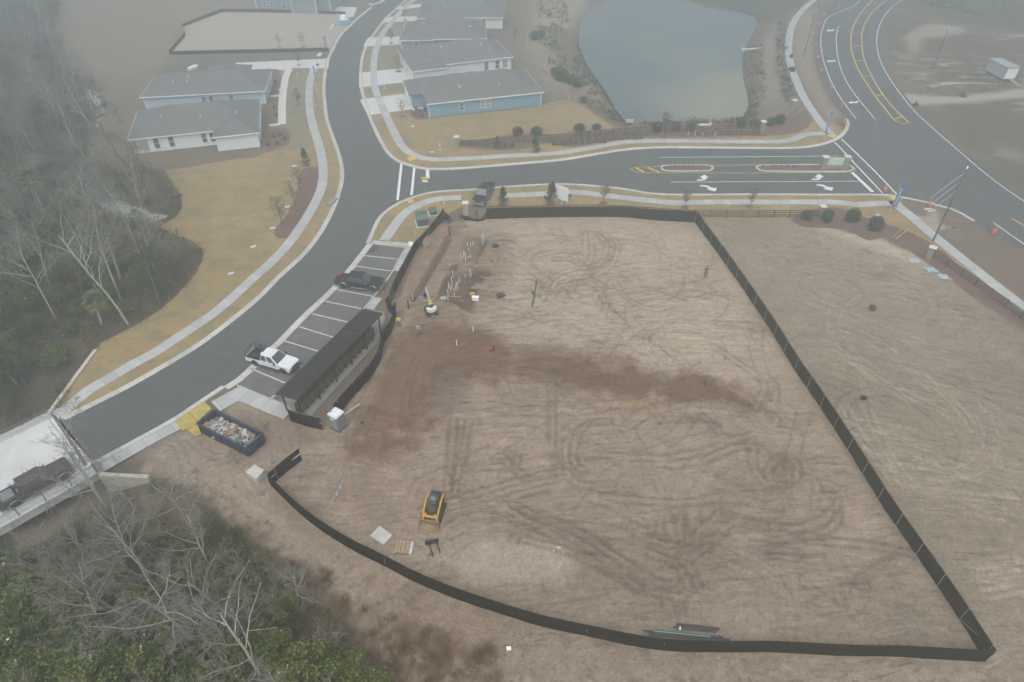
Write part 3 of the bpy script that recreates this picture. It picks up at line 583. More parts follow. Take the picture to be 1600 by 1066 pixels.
# tufts of dead weeds, clods with moisture
w1 = tnoise(geo.outputs['Position'], (0.55, 0.55, 1), 8, 0.72); wf = mth('MULTIPLY', sharp(w1, 0.55, 0.64), sep.outputs[1], True)
mx = N(t, 'ShaderNodeMixRGB'); mx.inputs['Color2'].default_value = (0.105, 0.082, 0.055, 1); t.links.new(wf, mx.inputs[0]); t.links.new(sc1.outputs[0], mx.inputs[1])
cl = tnoise(A2.outputs['Vector'], (1.2, 3.2, 1), 4, 0.6); cf = mth('MULTIPLY', mth('MULTIPLY', sharp(cl, 0.66, 0.72), sep.outputs[0]), 0.55, True)
mx2 = N(t, 'ShaderNodeMixRGB'); mx2.inputs['Color2'].default_value = (0.12, 0.095, 0.072, 1); t.links.new(cf, mx2.inputs[0]); t.links.new(mx.outputs[0], mx2.inputs[1])
wn_ = tnoise(geo.outputs['Position'], (0.10, 0.42, 1), 10, 0.78, 0.75, 0.9); wz = tnoise(geo.outputs['Position'], (0.03, 0.03, 1), 4, 0.5)
wk = mth('MULTIPLY', mth('MULTIPLY', sharp(wn_, 0.52, 0.60), sharp(wz, 0.42, 0.58)), mth('MULTIPLY', sep.outputs[2], 0.8), True)
mx3 = N(t, 'ShaderNodeMixRGB'); mx3.inputs['Color2'].default_value = (0.46, 0.41, 0.35, 1); t.links.new(wk, mx3.inputs[0]); t.links.new(mx2.outputs[0], mx3.inputs[1])
t.links.new(mx3.outputs[0], b.inputs['Base Color'])
bp = N(t, 'ShaderNodeBump'); bp.inputs['Strength'].default_value = 0.9; bp.inputs['Distance'].default_value = 0.14
hh = mth('ADD', mth('MULTIPLY', st, sep.outputs[0]), mth('ADD', mth('MULTIPLY', grit, 0.25), mth('MULTIPLY', iso, 0.35)))
t.links.new(hh, bp.inputs['Height']); t.links.new(bp.outputs[0], b.inputs['Normal'])
me.materials.append(gm); gr = bpy.data.objects.new('ground', me); COL.objects.link(gr); gr['kind'] = 'structure'
def ground_z(x, y):
    i = min(max(np.searchsorted(xs, x) - 1, 0), nx - 1); j = min(max(np.searchsorted(ys, y) - 1, 0), ny - 1); return float(H[j * nx + i])

# ------------------------------------------------------------------ paving, verges, water
M_ASPH = surf_mat('asphalt', [(None, 0, 0, (0.088, 0.093, 0.094), 1), ((0.9, 0.9, 1), 0.60, 0.66, (0.06, 0.062, 0.063), 0.45), ((0.18, 0.5, 1), 0.58, 0.68, (0.135, 0.132, 0.125), 0.5), ((0.35, 0.12, 1), 0.56, 0.70, (0.15, 0.125, 0.10), 0.35), ((2.2, 0.25, 1), 0.56, 0.66, (0.07, 0.072, 0.073), 0.4), ((0.05, 0.05, 1), 0.4, 0.65, (0.105, 0.11, 0.11), 0.8), ((0.5, 0.5, 1), 0.5, 0.7, (0.073, 0.076, 0.077), 0.5), ((3, 3, 1), 0.5, 0.7, (0.135, 0.135, 0.135), 0.35)], 0.85, 0.15, 0.01, 20)
M_ASPH2 = surf_mat('worn_asphalt', [(None, 0, 0, (0.125, 0.122, 0.118), 1), ((0.3, 0.3, 1), 0.45, 0.65, (0.16, 0.155, 0.148), 0.8), ((0.7, 0.4, 1), 0.55, 0.68, (0.21, 0.20, 0.185), 0.6), ((0.4, 0.5, 1), 0.58, 0.66, (0.085, 0.082, 0.08), 0.7), ((4, 4, 1), 0.5, 0.7, (0.17, 0.165, 0.16), 0.4)], 0.85, 0.2, 0.01, 20)
M_CONC = surf_mat('pavement_concrete', [(None, 0, 0, (0.42, 0.43, 0.42), 1), ((0.3, 0.3, 1), 0.4, 0.65, (0.48, 0.485, 0.47), 0.8), ((1.2, 1.2, 1), 0.52, 0.7, (0.36, 0.355, 0.33), 0.5), ((6, 6, 1), 0.5, 0.75, (0.40, 0.39, 0.36), 0.4)], 0.85, 0.15, 0.01, 12, joint=(1.52, (0.27, 0.265, 0.25)))
M_KERB = surf_mat('kerb_concrete', [(None, 0, 0, (0.50, 0.485, 0.44), 1), ((0.25, 0.25, 1), 0.45, 0.62, (0.57, 0.55, 0.50), 0.8), ((1.0, 1.0, 1), 0.55, 0.68, (0.38, 0.35, 0.31), 0.6)], 0.85, 0.15, 0.01, 12, joint=(3.0, (0.25, 0.24, 0.22)))
M_DRIVE = surf_mat('driveway_concrete', [(None, 0, 0, (0.56, 0.555, 0.53), 1), ((0.3, 0.3, 1), 0.4, 0.65, (0.62, 0.61, 0.585), 0.8), ((1.5, 1.5, 1), 0.55, 0.7, (0.50, 0.49, 0.46), 0.5)], 0.85, 0.1, 0.01, 12)
M_BRIDGE = surf_mat('bridge_concrete', [(None, 0, 0, (0.60, 0.60, 0.585), 1), ((0.12, 0.12, 1), 0.48, 0.6, (0.48, 0.475, 0.455), 0.75), ((0.6, 0.6, 1), 0.5, 0.7, (0.52, 0.51, 0.49), 0.6), ((4, 4, 1), 0.5, 0.7, (0.55, 0.54, 0.52), 0.3)], 0.8, 0.15, 0.01, 12)
M_LAWN = surf_mat('dormant_lawn', [(None, 0, 0, (0.30, 0.215, 0.10), 1), ((0.12, 0.12, 1), 0.42, 0.62, (0.37, 0.26, 0.13), 0.8), ((0.25, 0.4, 1), 0.47, 0.6, (0.20, 0.175, 0.095), 0.85), ((1.0, 2.2, 1), 0.52, 0.64, (0.17, 0.125, 0.065), 0.8), ((5, 5, 1), 0.5, 0.7, (0.24, 0.19, 0.11), 0.6), ((14, 14, 1), 0.5, 0.7, (0.36, 0.29, 0.18), 0.4)], 0.95, 0.6, 0.05, 9)
M_LAWN2 = surf_mat('olive_lawn', [(None, 0, 0, (0.205, 0.185, 0.12), 1), ((0.15, 0.15, 1), 0.42, 0.62, (0.25, 0.205, 0.125), 0.8), ((0.6, 0.9, 1), 0.52, 0.68, (0.155, 0.145, 0.095), 0.7), ((5, 5, 1), 0.5, 0.7, (0.19, 0.165, 0.10), 0.6)], 0.95, 0.6, 0.05, 9)
M_MULCH = surf_mat('bark_mulch', [(None, 0, 0, (0.15, 0.088, 0.072), 1), ((0.4, 0.4, 1), 0.42, 0.62, (0.185, 0.115, 0.092), 0.8), ((3, 3, 1), 0.5, 0.68, (0.10, 0.062, 0.052), 0.8), ((14, 14, 1), 0.52, 0.7, (0.24, 0.165, 0.13), 0.6)], 0.95, 0.8, 0.06, 16)
M_LOT = surf_mat('pale_fill', [(None, 0, 0, (0.36, 0.30, 0.25), 1), ((0.05, 0.3, 1), 0.42, 0.62, (0.41, 0.345, 0.29), 0.8), ((0.2, 0.8, 1), 0.54, 0.68, (0.31, 0.255, 0.205), 0.6)], 0.95, 0.4, 0.05, 5)
M_WHITE = surf_mat('road_paint_white', [(None, 0, 0, (0.74, 0.75, 0.74), 1), ((1.5, 1.5, 1), 0.52, 0.72, (0.56, 0.56, 0.55), 0.6), ((9, 9, 1), 0.58, 0.7, (0.42, 0.42, 0.41), 0.5)], 0.7, 0.1, 0.01, 12)
M_YELLOW = surf_mat('road_paint_yellow', [(None, 0, 0, (0.62, 0.40, 0.10), 1), ((1.5, 1.5, 1), 0.52, 0.72, (0.50, 0.33, 0.10), 0.6), ((9, 9, 1), 0.58, 0.7, (0.36, 0.26, 0.11), 0.5)], 0.7, 0.1, 0.01, 12)
M_TACT = surf_mat('tactile_yellow', [(None, 0, 0, (0.62, 0.42, 0.12), 1), ((5, 5, 1), 0.5, 0.7, (0.52, 0.36, 0.12), 0.6)], 0.7, 0.5, 0.02, 14)

road_px = ROAD_W + ROAD_E + HW_W + HW_E + HW_S + ENT_S + PARK_W
def dense(px, step=1.2, closed=False): return smooth(GP(px), step, closed)
def insides(polys_px, n=1):
    out = []
    for p in polys_px: out += dense(p)
    return out
sheet('road', insides([ROAD_W, ROAD_E[0:], HW_W, HW_E, HW_S, ENT_S, PARK_W]), 0.008, M_ASPH)
sheet('lawn', dense(LAWN_W[:26]) + GP(LAWN_W[26:]), 0.0, M_LAWN).name = 'lawn'
OL = [(500,226),(497,200),(491,175),(490,150),(492,120),(497,107),(456,105),(441,110),(431,165),(421,215),(413,238),(440,236),(470,232)]
sheet('lawn', dense(OL + [OL[0]])[:-1], 0.004, M_LAWN2)
sheet('lawn', dense(LAWN_E[:25]) + GP(LAWN_E[25:]), 0.0, M_LAWN)
sheet('lawn', GP([(641,0),(655,20),(640,60),(640,118),(652,140),(640,141),(570,152),(565,132),(566,90),(575,74),(600,36),(625,12)]), 0.004, M_LAWN2)
sheet('lawn', dense(LAWN_S[:21]) + GP(LAWN_S[21:]), 0.0, M_LAWN)
for k in ('west', 'north', 'south'):
    P = dense(MULCH[k] + [MULCH[k][0]], 1.0)[:-1]
    P = [(x + 0.25 * mnoise.noise(Vector((x * 1.3, y * 1.3, 3))), y + 0.25 * mnoise.noise(Vector((x * 1.3, y * 1.3, 9)))) for x, y in P]
    sheet('mulch_bed', P, 0.012, M_MULCH)
for P in ([(640,170),(652,162),(668,161),(671,184),(655,187),(643,182)], [(412,240),(421,205),(440,200),(452,205),(450,225),(432,233)], [(423,118),(440,121),(437,148),(424,149)], [(423,154),(437,154),(434,193),(424,194)], [(640,107),(652,104),(648,118),(642,118)]):
    sheet('mulch_bed', dense(P + [P[0]], 0.8)[:-1], 0.016, M_MULCH)
LOT = [(265,84),(290,56),(285,42.5),(347.5,19),(399,19.5),(532,22),(546,27),(547,34),(520,79),(511,80.5),(380,82.5)]
sheet('dirt_lot', GP(LOT), 0.006, M_LOT)
# kerbs: (offset, height) across; positive offsets lie right of the direction of travel
KP = [(-0.34, 0.0), (-0.34, 0.022), (0.08, 0.03), (0.16, 0.12), (0.34, 0.125), (0.34, 0.0)]
KPm = [(-o, h) for o, h in KP][::-1]
ribbon(dense(ROAD_W), KPm, 'kerb', M_KERB, kind='structure')
ribbon(dense(ROAD_E), KPm, 'kerb', M_KERB, kind='structure')
i0 = 2
ribbon(dense([(1487,327)] + ENT_S[1:]), KPm, 'kerb', M_KERB, kind='structure')
ribbon(dense([(1522,346), (1505,335.5), (1487,327)]), KPm, 'kerb', M_KERB, kind='structure')
ribbon(dense([(350,604),(312.5,629),(271,656.5),(212.5,689),(152,721.5)]), KPm, 'kerb', M_KERB, kind='structure')
# flush concrete ribbon between the street and the parking bays
ribbon(dense([(575,380),(563,395),(542.5,421),(525,442),(500,467),(475,489.5),(432.5,533),(423.7,541),(370,591),(350,604)]), [(0.62, 0.0), (0.62, 0.016), (-0.05, 0.016), (-0.05, 0.0)][::-1], 'kerb', M_KERB, kind='structure') if False else ribbon(dense([(575,380),(563,395),(542.5,421),(525,442),(500,467),(475,489.5),(432.5,533),(423.7,541),(370,591),(350,604)]), [(-0.85, 0.0), (-0.85, 0.02), (0.02, 0.02), (0.02, 0.0)], 'kerb', M_KERB, kind='structure')
for k, w in (('sw', 1.55), ('east', 1.5), ('hw_n', 1.7), ('hw_s', 1.8), ('south', 1.55), ('south_w', 1.6)):
    ribbon(dense(WALKS[k]), [(-w / 2, 0), (-w / 2, 0.035), (w / 2, 0.035), (w / 2, 0)], 'sidewalk', M_CONC, kind='structure')
PARK = [(582,381.5),(634,387),(620,412),(613.5,424),(594,452),(583,464),(560,492),(430,618),(421.6,624),(370,602),(357,604),(400,572),(430,545),(462,512),(485,491),(505,471),(529,446.5),(549,422),(568,397)]
sheet('parking_lot', GP(PARK), 0.014, M_ASPH2)
def slabs(name, px, h, m, kind='structure'):
    mb = MB(); mb.slab(GP(px), 0, h); return tag(mb.build(name, m), kind=kind)
def walkq(px, h=0.04):
    """concrete slab with joints, from a four-cornered outline: first and last points make one end"""
    a, b_, c, d = [Vector(G(*p)) for p in px]; P = [((a + d) / 2), ((b_ + c) / 2)]; w = ((a - d).length + (b_ - c).length) / 4
    L = (P[1] - P[0]).length; n = max(1, int(L / 1.0)); pts = [P[0].lerp(P[1], i / n) for i in range(n + 1)]
    return ribbon([(p.x, p.y) for p in pts], [(-w, 0), (-w, h), (w, h), (w, 0)], 'sidewalk', M_CONC, kind='structure')
walkq([(581,376),(647,381),(646,386),(580,380.5)]); walkq([(633.7,387),(613.7,424),(625,424.5),(645.5,387)], 0.045); walkq([(582.5,464.5),(570,482),(584,484.5),(597.5,465.5)], 0.045)
slabs('sidewalk', [(571,484),(600,488),(602,498),(590,535),(486.6,649.6),(455,640),(440,615),(452,598)], 0.05, M_CONC)
walkq([(368,603.5),(449,636),(454,657),(362,619)], 0.045); walkq([(372,605),(331,628),(343,643),(392,616)], 0.04)
ribbon(dense([(154,731.5),(200,705.5),(240,683),(277,664)]), [(-0.85, 0), (-0.85, 0.04), (0.85, 0.04), (0.85, 0)], 'sidewalk', M_CONC, kind='structure')
ribbon(GP([(583,381.2),(634,387.5)]), [(-0.08, 0), (-0.08, 0.12), (0.08, 0.12), (0.08, 0)], 'kerb', M_KERB, kind='structure')
ribbon(GP([(370,602.5),(421.6,624)]), [(-0.08, 0), (-0.08, 0.12), (0.08, 0.12), (0.08, 0)], 'kerb', M_KERB, kind='structure')
ribbon(dense([(634.5,387),(620.5,411),(614,424),(594.5,452),(583.5,464.5),(560,492.5),(430,619),(421.6,624.5)]), [(-0.08, 0), (-0.08, 0.12), (0.08, 0.12), (0.08, 0)], 'kerb', M_KERB, kind='structure')
for P in ([(561,114),(642,105.5),(645,127),(561,137)], [(562,156),(641,145.5),(652,150),(664,168),(575,180.5)], [(575,59),(627,57),(628,69.5),(567,73)], [(602,27),(655,25.5),(650,33),(596,35.5)], [(622,10),(659,6),(659,11.5),(618,15)], [(368,98.5),(460,94.3),(515,91.8),(513,107),(456.6,106),(452,110),(441,110),(430,108),(372,109)], [(505,20),(525,10),(558,12),(552,27),(546,27)]):
    slabs('driveway', P, 0.03, M_DRIVE)
for P in ([(452,108),(446,122),(441,160),(440.5,194)],): ribbon(dense(P), [(-0.75, 0), (-0.75, 0.036), (0.75, 0.036), (0.75, 0)], 'path', M_DRIVE, kind='structure')
for a, b_ in (((421,196),(437,194.5)), ((422,151),(438,149)), ((432,140.5),(439,140)), ((497,88),(501,83)), ((645,172),(665,168))):
    ribbon(GP([a, b_]), [(-0.5, 0), (-0.5, 0.038), (0.5, 0.038), (0.5, 0)], 'path', M_DRIVE, kind='structure')
# tactile ramps
for P in ([(1296,211.5),(1304,209.5),(1310,216),(1303,218)], [(1387,305.6),(1402,307.4),(1403,312),(1392,312.5)], [(640,300),(1,1)], [(634.5,313.5),(642.5,310.5),(648,315),(640,318.5)], [(636,247),(649,243.5),(652,248),(640,252.5)]):
    if len(P) == 4: slabs('kerb_ramp', P, 0.055, M_TACT)
# painted markings
def line(px, w, m=M_WHITE, z=0.016, name='road_marking'):
    P = GP(px) if len(px) == 2 else dense(px); return ribbon(P, [(-w / 2, z), (w / 2, z)], name, m, kind='structure')
line([(1029,246.3),(1310,244)], 0.13); line([(1048.7,284.8),(1344,283.4)], 0.13); line([(1331,269.4),(1363.7,300.3)], 0.6)
line([(1304,222.5),(1311.7,230),(1346,267),(1379,302)], 0.25); line([(1315,217.5),(1365,266),(1401,303.5)], 0.25)
line([(627.5,255),(621,313)], 0.42); line([(647.5,261),(643,305)], 0.42); line([(668,264.5),(668.3,279.5)], 0.62)
line([(1344,0),(1335,9),(1312,19),(1294,27.5),(1286,42.5),(1282.5,62.5),(1285,87.5),(1292.5,112.5),(1305,140),(1320,162.5),(1337.5,186)], 0.16)
line([(1310.5,40),(1307,55),(1307,75),(1311,97.5),(1320,122.5),(1337.5,150),(1367,186)], 0.16)
line([(1449,-30),(1409,0),(1390,15),(1377.5,32.5),(1370.5,55),(1371,77.5),(1377.5,100),(1390,122.5),(1407.5,147.5),(1430,175),(1462.5,205),(1500,237.5),(1532,265),(1560,287),(1600,314.5),(1720,392)], 0.16)
line([(1385,-22),(1364,0),(1347.5,17.5),(1336,35),(1330,52.5),(1330,75),(1336,97.5),(1347.5,120),(1367.5,150),(1385,172.5),(1399,189),(1410,193.5),(1420,192),(1415,187),(1397.5,170),(1379,147.5),(1362.5,120),(1351,95),(1347,72.5),(1347,52.5),(1352.5,35),(1365,17.5),(1386,0),(1410,-22)], 0.28, M_YELLOW)
for a, b_ in (((1363,5),(1380,6)), ((1348.5,19),(1363,20)), ((1336,35),(1352.5,35.5)), ((1331,52.5),(1347,51.7)), ((1330.5,72.5),(1346.5,71.5)), ((1336,95.5),(1351,94)), ((1348.5,121),(1362,118.8)), ((1368,151),(1380.5,147)), ((1397.5,186.5),(1410,182))): line([a, b_], 0.32, M_YELLOW, 0.02)
line([(1581,341.5),(1600,353),(1720,425)], 0.25, M_YELLOW); line([(1552,348),(1599,381),(1720,462)], 0.16)
for px in ([(1332,269.8),(1180,270.4),(1030,270.2),(1000,269.3),(987,266.8),(985,264.2),(992,262),(1030,260),(1110,258.6),(1181,257.9),(1320,257.6)],): line(px, 0.14, M_YELLOW)
line([(1321,257.6),(1332,260),(1337,264.5),(1334,269)], 0.16, M_YELLOW, 0.02)
line([(994,262.6),(1006.5,269.2)], 0.45, M_YELLOW, 0.02); line([(1012,261.8),(1030.5,269.9)], 0.45, M_YELLOW, 0.02)
for a, b_ in (((567,399.4),(622,405.2)), ((555,416),(614,424)), ((540,433.5),(598,443.5)), ((526,452.5),(582,463.3)), ((509,471),(564,482.6)), ((488,490.7),(543,503.5)), ((468,511),(520,527)), ((444.3,533),(497,549)), ((418,553),(472,573)), ((391.7,576),(445,598.5))): line([a, b_], 0.11, M_WHITE, 0.02)
sheet('manhole', [(G(579,389)[0] + 1.25 * cos(a / 20 * 2 * pi), G(579,389)[1] + 1.0 * sin(a / 20 * 2 * pi)) for a in range(20)], 0.018, mat('stain', (0.06, 0.058, 0.056), 0.9)).name = 'asphalt_patch'
def arrow(px, z=0.016): sheet('road_marking', GP(px), z, M_WHITE)
aL = [(275,50),(300,50.5),(309,47),(306,41),(289,39.5),(318,20),(350,39),(331,40),(334,47),(322,54),(304,58),(275,58.5)]
aR = [(300,86),(326,85),(352,90),(372,101),(408,104.5),(399,125),(345,113),(357,108),(345,99),(325,93.5),(302,93.5)]
for dx, dy in ((1200, 267), (1020.5, 268)): arrow(Z(dx, dy, 3.9925, aL)); arrow(Z(dx - (2.5 if dx < 1100 else 0), dy, 3.9925, aR))
for cx, cy, s in ((1297.5,47.5,1), (1298.5,95.5,1.05), (1333.5,160,1.15)):
    arrow([(cx + s * a, cy + s * b_) for a, b_ in ((-7,0.4),(-2,-1.8),(-2,-0.7),(4,-0.8),(5.5,-2.2),(6.8,-2),(6.2,0.2),(4,1.3),(-2,1.0),(-2,2.2))])
# planted islands in the entrance road
for P in ([(1033,262),(1036,260),(1045,259.3),(1106,258.9),(1112,260.5),(1113.5,264),(1110,266.9),(1100,267.9),(1045,267.9),(1036,266.5)], [(1181.5,262),(1185,259.8),(1195,258.8),(1318,258.3),(1329,260.2),(1333,264),(1329,267.4),(1318,268.6),(1200,268.2),(1187,266.5)]):
    pp = dense(P + [P[0]], 0.5)[:-1]
    sheet('island_bed', pp, 0.09, M_MULCH)
    ribbon(pp, [(-0.16, 0), (-0.16, 0.14), (0.16, 0.14), (0.16, 0)], 'kerb', M_KERB, closed=True, kind='structure')
# pond
M_WATER, t, b = new_mat('pond_water'); b.inputs['Roughness'].default_value = 0.1; b.inputs['IOR'].default_value = 1.33; b.inputs['Specular IOR Level'].default_value = 0.1
geo = N(t, 'ShaderNodeNewGeometry'); no = N(t, 'ShaderNodeTexNoise'); no.inputs['Scale'].default_value = 0.03; no.inputs['Detail'].default_value = 6
t.links.new(geo.outputs['Position'], no.inputs['Vector'])
gd = N(t, 'ShaderNodeSeparateXYZ'); t.links.new(geo.outputs['Position'], gd.inputs[0])
sx = N(t, 'ShaderNodeMapRange'); sx.inputs['From Min'].default_value = 20; sx.inputs['From Max'].default_value = 48; t.links.new(gd.outputs['X'], sx.inputs['Value'])
sy = N(t, 'ShaderNodeMapRange'); sy.inputs['From Min'].default_value = 185; sy.inputs['From Max'].default_value = 135; t.links.new(gd.outputs['Y'], sy.inputs['Value'])
av = N(t, 'ShaderNodeMath', operation='MULTIPLY'); t.links.new(sx.outputs[0], av.inputs[0]); t.links.new(sy.outputs[0], av.inputs[1])
ad = N(t, 'ShaderNodeMath', operation='ADD'); t.links.new(av.outputs[0], ad.inputs[0]); 
ns = N(t, 'ShaderNodeMapRange'); ns.inputs['From Min'].default_value = 0.3; ns.inputs['From Max'].default_value = 0.7; ns.inputs['To Min'].default_value = -0.25; ns.inputs['To Max'].default_value = 0.35; t.links.new(no.outputs['Fac'], ns.inputs['Value']); t.links.new(ns.outputs[0], ad.inputs[1])
rp = N(t, 'ShaderNodeValToRGB'); rp.color_ramp.elements[0].color = (0.12, 0.15, 0.16, 1); rp.color_ramp.elements[0].position = 0.15; rp.color_ramp.elements[1].color = (0.24, 0.24, 0.185, 1); rp.color_ramp.elements[1].position = 0.8
t.links.new(ad.outputs[0], rp.inputs[0]); t.links.new(rp.outputs[0], b.inputs['Base Color'])
wv = N(t, 'ShaderNodeTexNoise'); wv.inputs['Scale'].default_value = 1.2; wv.inputs['Detail'].default_value = 4; t.links.new(geo.outputs['Position'], wv.inputs['Vector'])
bp = N(t, 'ShaderNodeBump'); bp.inputs['Strength'].default_value = 0.12; bp.inputs['Distance'].default_value = 0.05; t.links.new(wv.outputs['Fac'], bp.inputs['Height']); t.links.new(bp.outputs[0], b.inputs['Normal'])
cx0, cy0 = np.mean([p[0] for p in PG]), np.mean([p[1] for p in PG])
sheet('pond_water', [(cx0 + (x - cx0) * 1.06, cy0 + (y - cy0) * 1.06) for x, y in PG], -0.62, M_WATER)
# bridge
def bridge():
    L0, L1 = Vector(G(72,654.5)), Vector(G(97,656)); r1 = Vector(G(150,722)); d = (Vector(G(72,650)) - Vector(G(0,686))).normalized()
    back = -d * 60; l = Vector(G(80,649)); r = Vector(G(158,738))
    mb = MB(); far = [(l.x, l.y), (r.x, r.y), ((r + back).x, (r + back).y), ((l + back).x, (l + back).y)]
    root = thing('bridge', 'pale concrete road bridge with grey metal railings at the end of the street', 'bridge', (0, 0, 0))
    mb.slab(far, -0.75, 0.02); mb.build('deck', M_BRIDGE, root)
    for a, b_, nm in ((Vector(G(97,655)), Vector(G(151,723)), 'expansion_joint'), (Vector(G(84,650)), Vector(G(140,735)), 'expansion_joint')):
        e = (b_ - a).normalized(); n = Vector((e.y, -e.x)); j = MB(); w = 0.16
        j.slab([(a - n * w).to_tuple(), (b_ - n * w).to_tuple(), (b_ + n * w).to_tuple(), (a + n * w).to_tuple()], 0.0, 0.035); j.build(nm, mat('joint_rubber', (0.13, 0.125, 0.12), 0.9) if nm == 'expansion_joint' else M_KERB, root)
        if a == Vector(G(84,650)): break
    # parapet kerbs and railings along both edges
    M_R = mat('galvanised_rail', (0.50, 0.55, 0.54), 0.45, 0.6, 0.06, 3); M_P = mat('rail_post', (0.16, 0.15, 0.14), 0.6, 0.3)
    for side, p in ((1, r), (-1, l)):
        n = Vector((d.y, -d.x)) * side
        mb = MB(); q = p - n * 0.15
        mb.slab([(q + n * 0.2).to_tuple(), (q - n * 0.2).to_tuple(), (q - n * 0.2 + back).to_tuple(), (q + n * 0.2 + back).to_tuple()], 0.02, 0.22 if side > 0 else 0.6)
        mb.build('parapet', M_BRIDGE, root)
        if side > 0:
            mb = MB(); q2 = p - n * 1.75
            mb.slab([(q2).to_tuple(), (p - n * 0.36).to_tuple(), (p - n * 0.36 + back).to_tuple(), (q2 + back).to_tuple()], 0.02, 0.17); mb.build('walkway', M_DRIVE, root)
        zz = (0.5, 0.68, 0.86, 1.04, 1.24) if side > 0 else (0.72, 0.9, 1.1)
        for z_ in zz:
            m2 = MB(); m2.tube([(*q, z_), (*(q + back), z_)], 0.032 if z_ < zz[-1] else 0.045, 6); m2.build('rail', M_R if z_ < zz[-2] else M_P, root)
        for i in range(26):
            c = q - d * (0.3 + i * 2.35); m3 = MB(); m3.box((c.x, c.y, (zz[-1] + 0.1) / 2 + 0.08), (0.16, 0.09, zz[-1] - 0.05), math.atan2(n.y, n.x)); m3.build('post', M_P, root)
    # wing walls
    for nm, a, b_, h, w in (('wing_wall', (76,648), (150,548), 0.22, 0.42), ('wing_wall', (160,748), (236,752), 0.75, 0.42)):
        A, B = Vector(G(*a)), Vector(G(*b_)); e = (B - A).normalized(); n = Vector((e.y, -e.x)) * w / 2
        m4 = MB(); m4.slab([(A - n).to_tuple(), (B - n).to_tuple(), (B + n).to_tuple(), (A + n).to_tuple()], -2.0, h); m4.build(nm, mat('wall_concrete', (0.50, 0.475, 0.41), 0.85, 0, 0.1, 1.5), root, bevel=0.02)
    A = Vector(G(147,722)); B = Vector(G(164,748)); e = (B - A).normalized(); n = Vector((e.y, -e.x)) * 0.3
    m5 = MB(); m5.slab([(A - n).to_tuple(), (B - n).to_tuple(), (B + n).to_tuple(), (A + n).to_tuple()], -1.0, 0.3); m5.build('end_block', M_KERB, root)
bridge()

# ------------------------------------------------------------------ houses
M_ROOF = surf_mat('shingle_grey', [(None, 0, 0, (0.15, 0.15, 0.15), 1), ((0.5, 0.5, 1), 0.45, 0.62, (0.18, 0.18, 0.18), 0.8), ((4, 4, 4), 0.5, 0.7, (0.10, 0.098, 0.097), 0.7), ((16, 16, 16), 0.5, 0.7, (0.19, 0.185, 0.18), 0.5)], 0.95, 0.6, 0.03, 14)
M_TRIM = mat('white_trim', (0.86, 0.87, 0.86), 0.5, 0, 0.03, 2)
M_GLASS = mat('dark_glass', (0.07, 0.085, 0.09), 0.12, 0, 0.2, 0.6, spec=0.6)
M_GLASS2 = mat('pale_blind_glass', (0.30, 0.34, 0.32), 0.2, 0, 0.1, 0.8, spec=0.5)
def siding(name, c):
    if name in MATS: return MATS[name]
    m, t, b = new_mat(name); b.inputs['Roughness'].default_value = 0.7
    geo = N(t, 'ShaderNodeNewGeometry'); sx = N(t, 'ShaderNodeSeparateXYZ'); t.links.new(geo.outputs['Position'], sx.inputs[0])
    d = N(t, 'ShaderNodeMath', operation='DIVIDE'); d.inputs[1].default_value = 0.18; t.links.new(sx.outputs['Z'], d.inputs[0])
    f = N(t, 'ShaderNodeMath', operation='FRACT'); t.links.new(d.outputs[0], f.inputs[0])
    bp = N(t, 'ShaderNodeBump'); bp.inputs['Distance'].default_value = 0.02; bp.inputs['Strength'].default_value = 0.8
    t.links.new(f.outputs[0], bp.inputs['Height']); t.links.new(bp.outputs[0], b.inputs['Normal'])
    no = N(t, 'ShaderNodeTexNoise'); no.inputs['Scale'].default_value = 0.7; no.inputs['Detail'].default_value = 6; t.links.new(geo.outputs['Position'], no.inputs['Vector'])
    mr = N(t, 'ShaderNodeMapRange'); mr.inputs['To Min'].default_value = 0.86; mr.inputs['To Max'].default_value = 1.1; t.links.new(no.outputs['Fac'], mr.inputs['Value'])
    rgb = N(t, 'ShaderNodeRGB'); rgb.outputs[0].default_value = (*c, 1)
    vm = N(t, 'ShaderNodeVectorMath', operation='SCALE'); t.links.new(rgb.outputs[0], vm.inputs[0]); t.links.new(mr.outputs[0], vm.inputs['Scale']); t.links.new(vm.outputs[0], b.inputs['Base Color'])
    MATS[name] = m; return m
def hip(mb, x0, x1, y0, y1, ze, pitch, oh=0.45, th=0.16, gable=None):
    """hip roof over a rectangle, as a closed shell"""
    x0 -= oh; x1 += oh; y0 -= oh; y1 += oh; zb = ze - oh * pitch; w, d = x1 - x0, y1 - y0
    if w >= d: h = d / 2 * pitch; r0, r1 = (x0 + d / 2, (y0 + y1) / 2), (x1 - d / 2, (y0 + y1) / 2)
    else: h = w / 2 * pitch; r0, r1 = ((x0 + x1) / 2, y0 + w / 2), ((x0 + x1) / 2, y1 - w / 2)
    v = [(x0, y0, zb), (x1, y0, zb), (x1, y1, zb), (x0, y1, zb), (x0, y0, zb + th), (x1, y0, zb + th), (x1, y1, zb + th), (x0, y1, zb + th), (*r0, zb + th + h), (*r1, zb + th + h)]
    f = [(3, 2, 1, 0), (0, 1, 5, 4), (1, 2, 6, 5), (2, 3, 7, 6), (3, 0, 4, 7)]
    if w >= d: f += [(4, 5, 9, 8), (5, 6, 9), (6, 7, 8, 9), (7, 4, 8)]
    else: f += [(4, 5, 8), (5, 6, 9, 8), (6, 7, 9), (7, 4, 8, 9)]
    mb.add(v, f); return zb, h
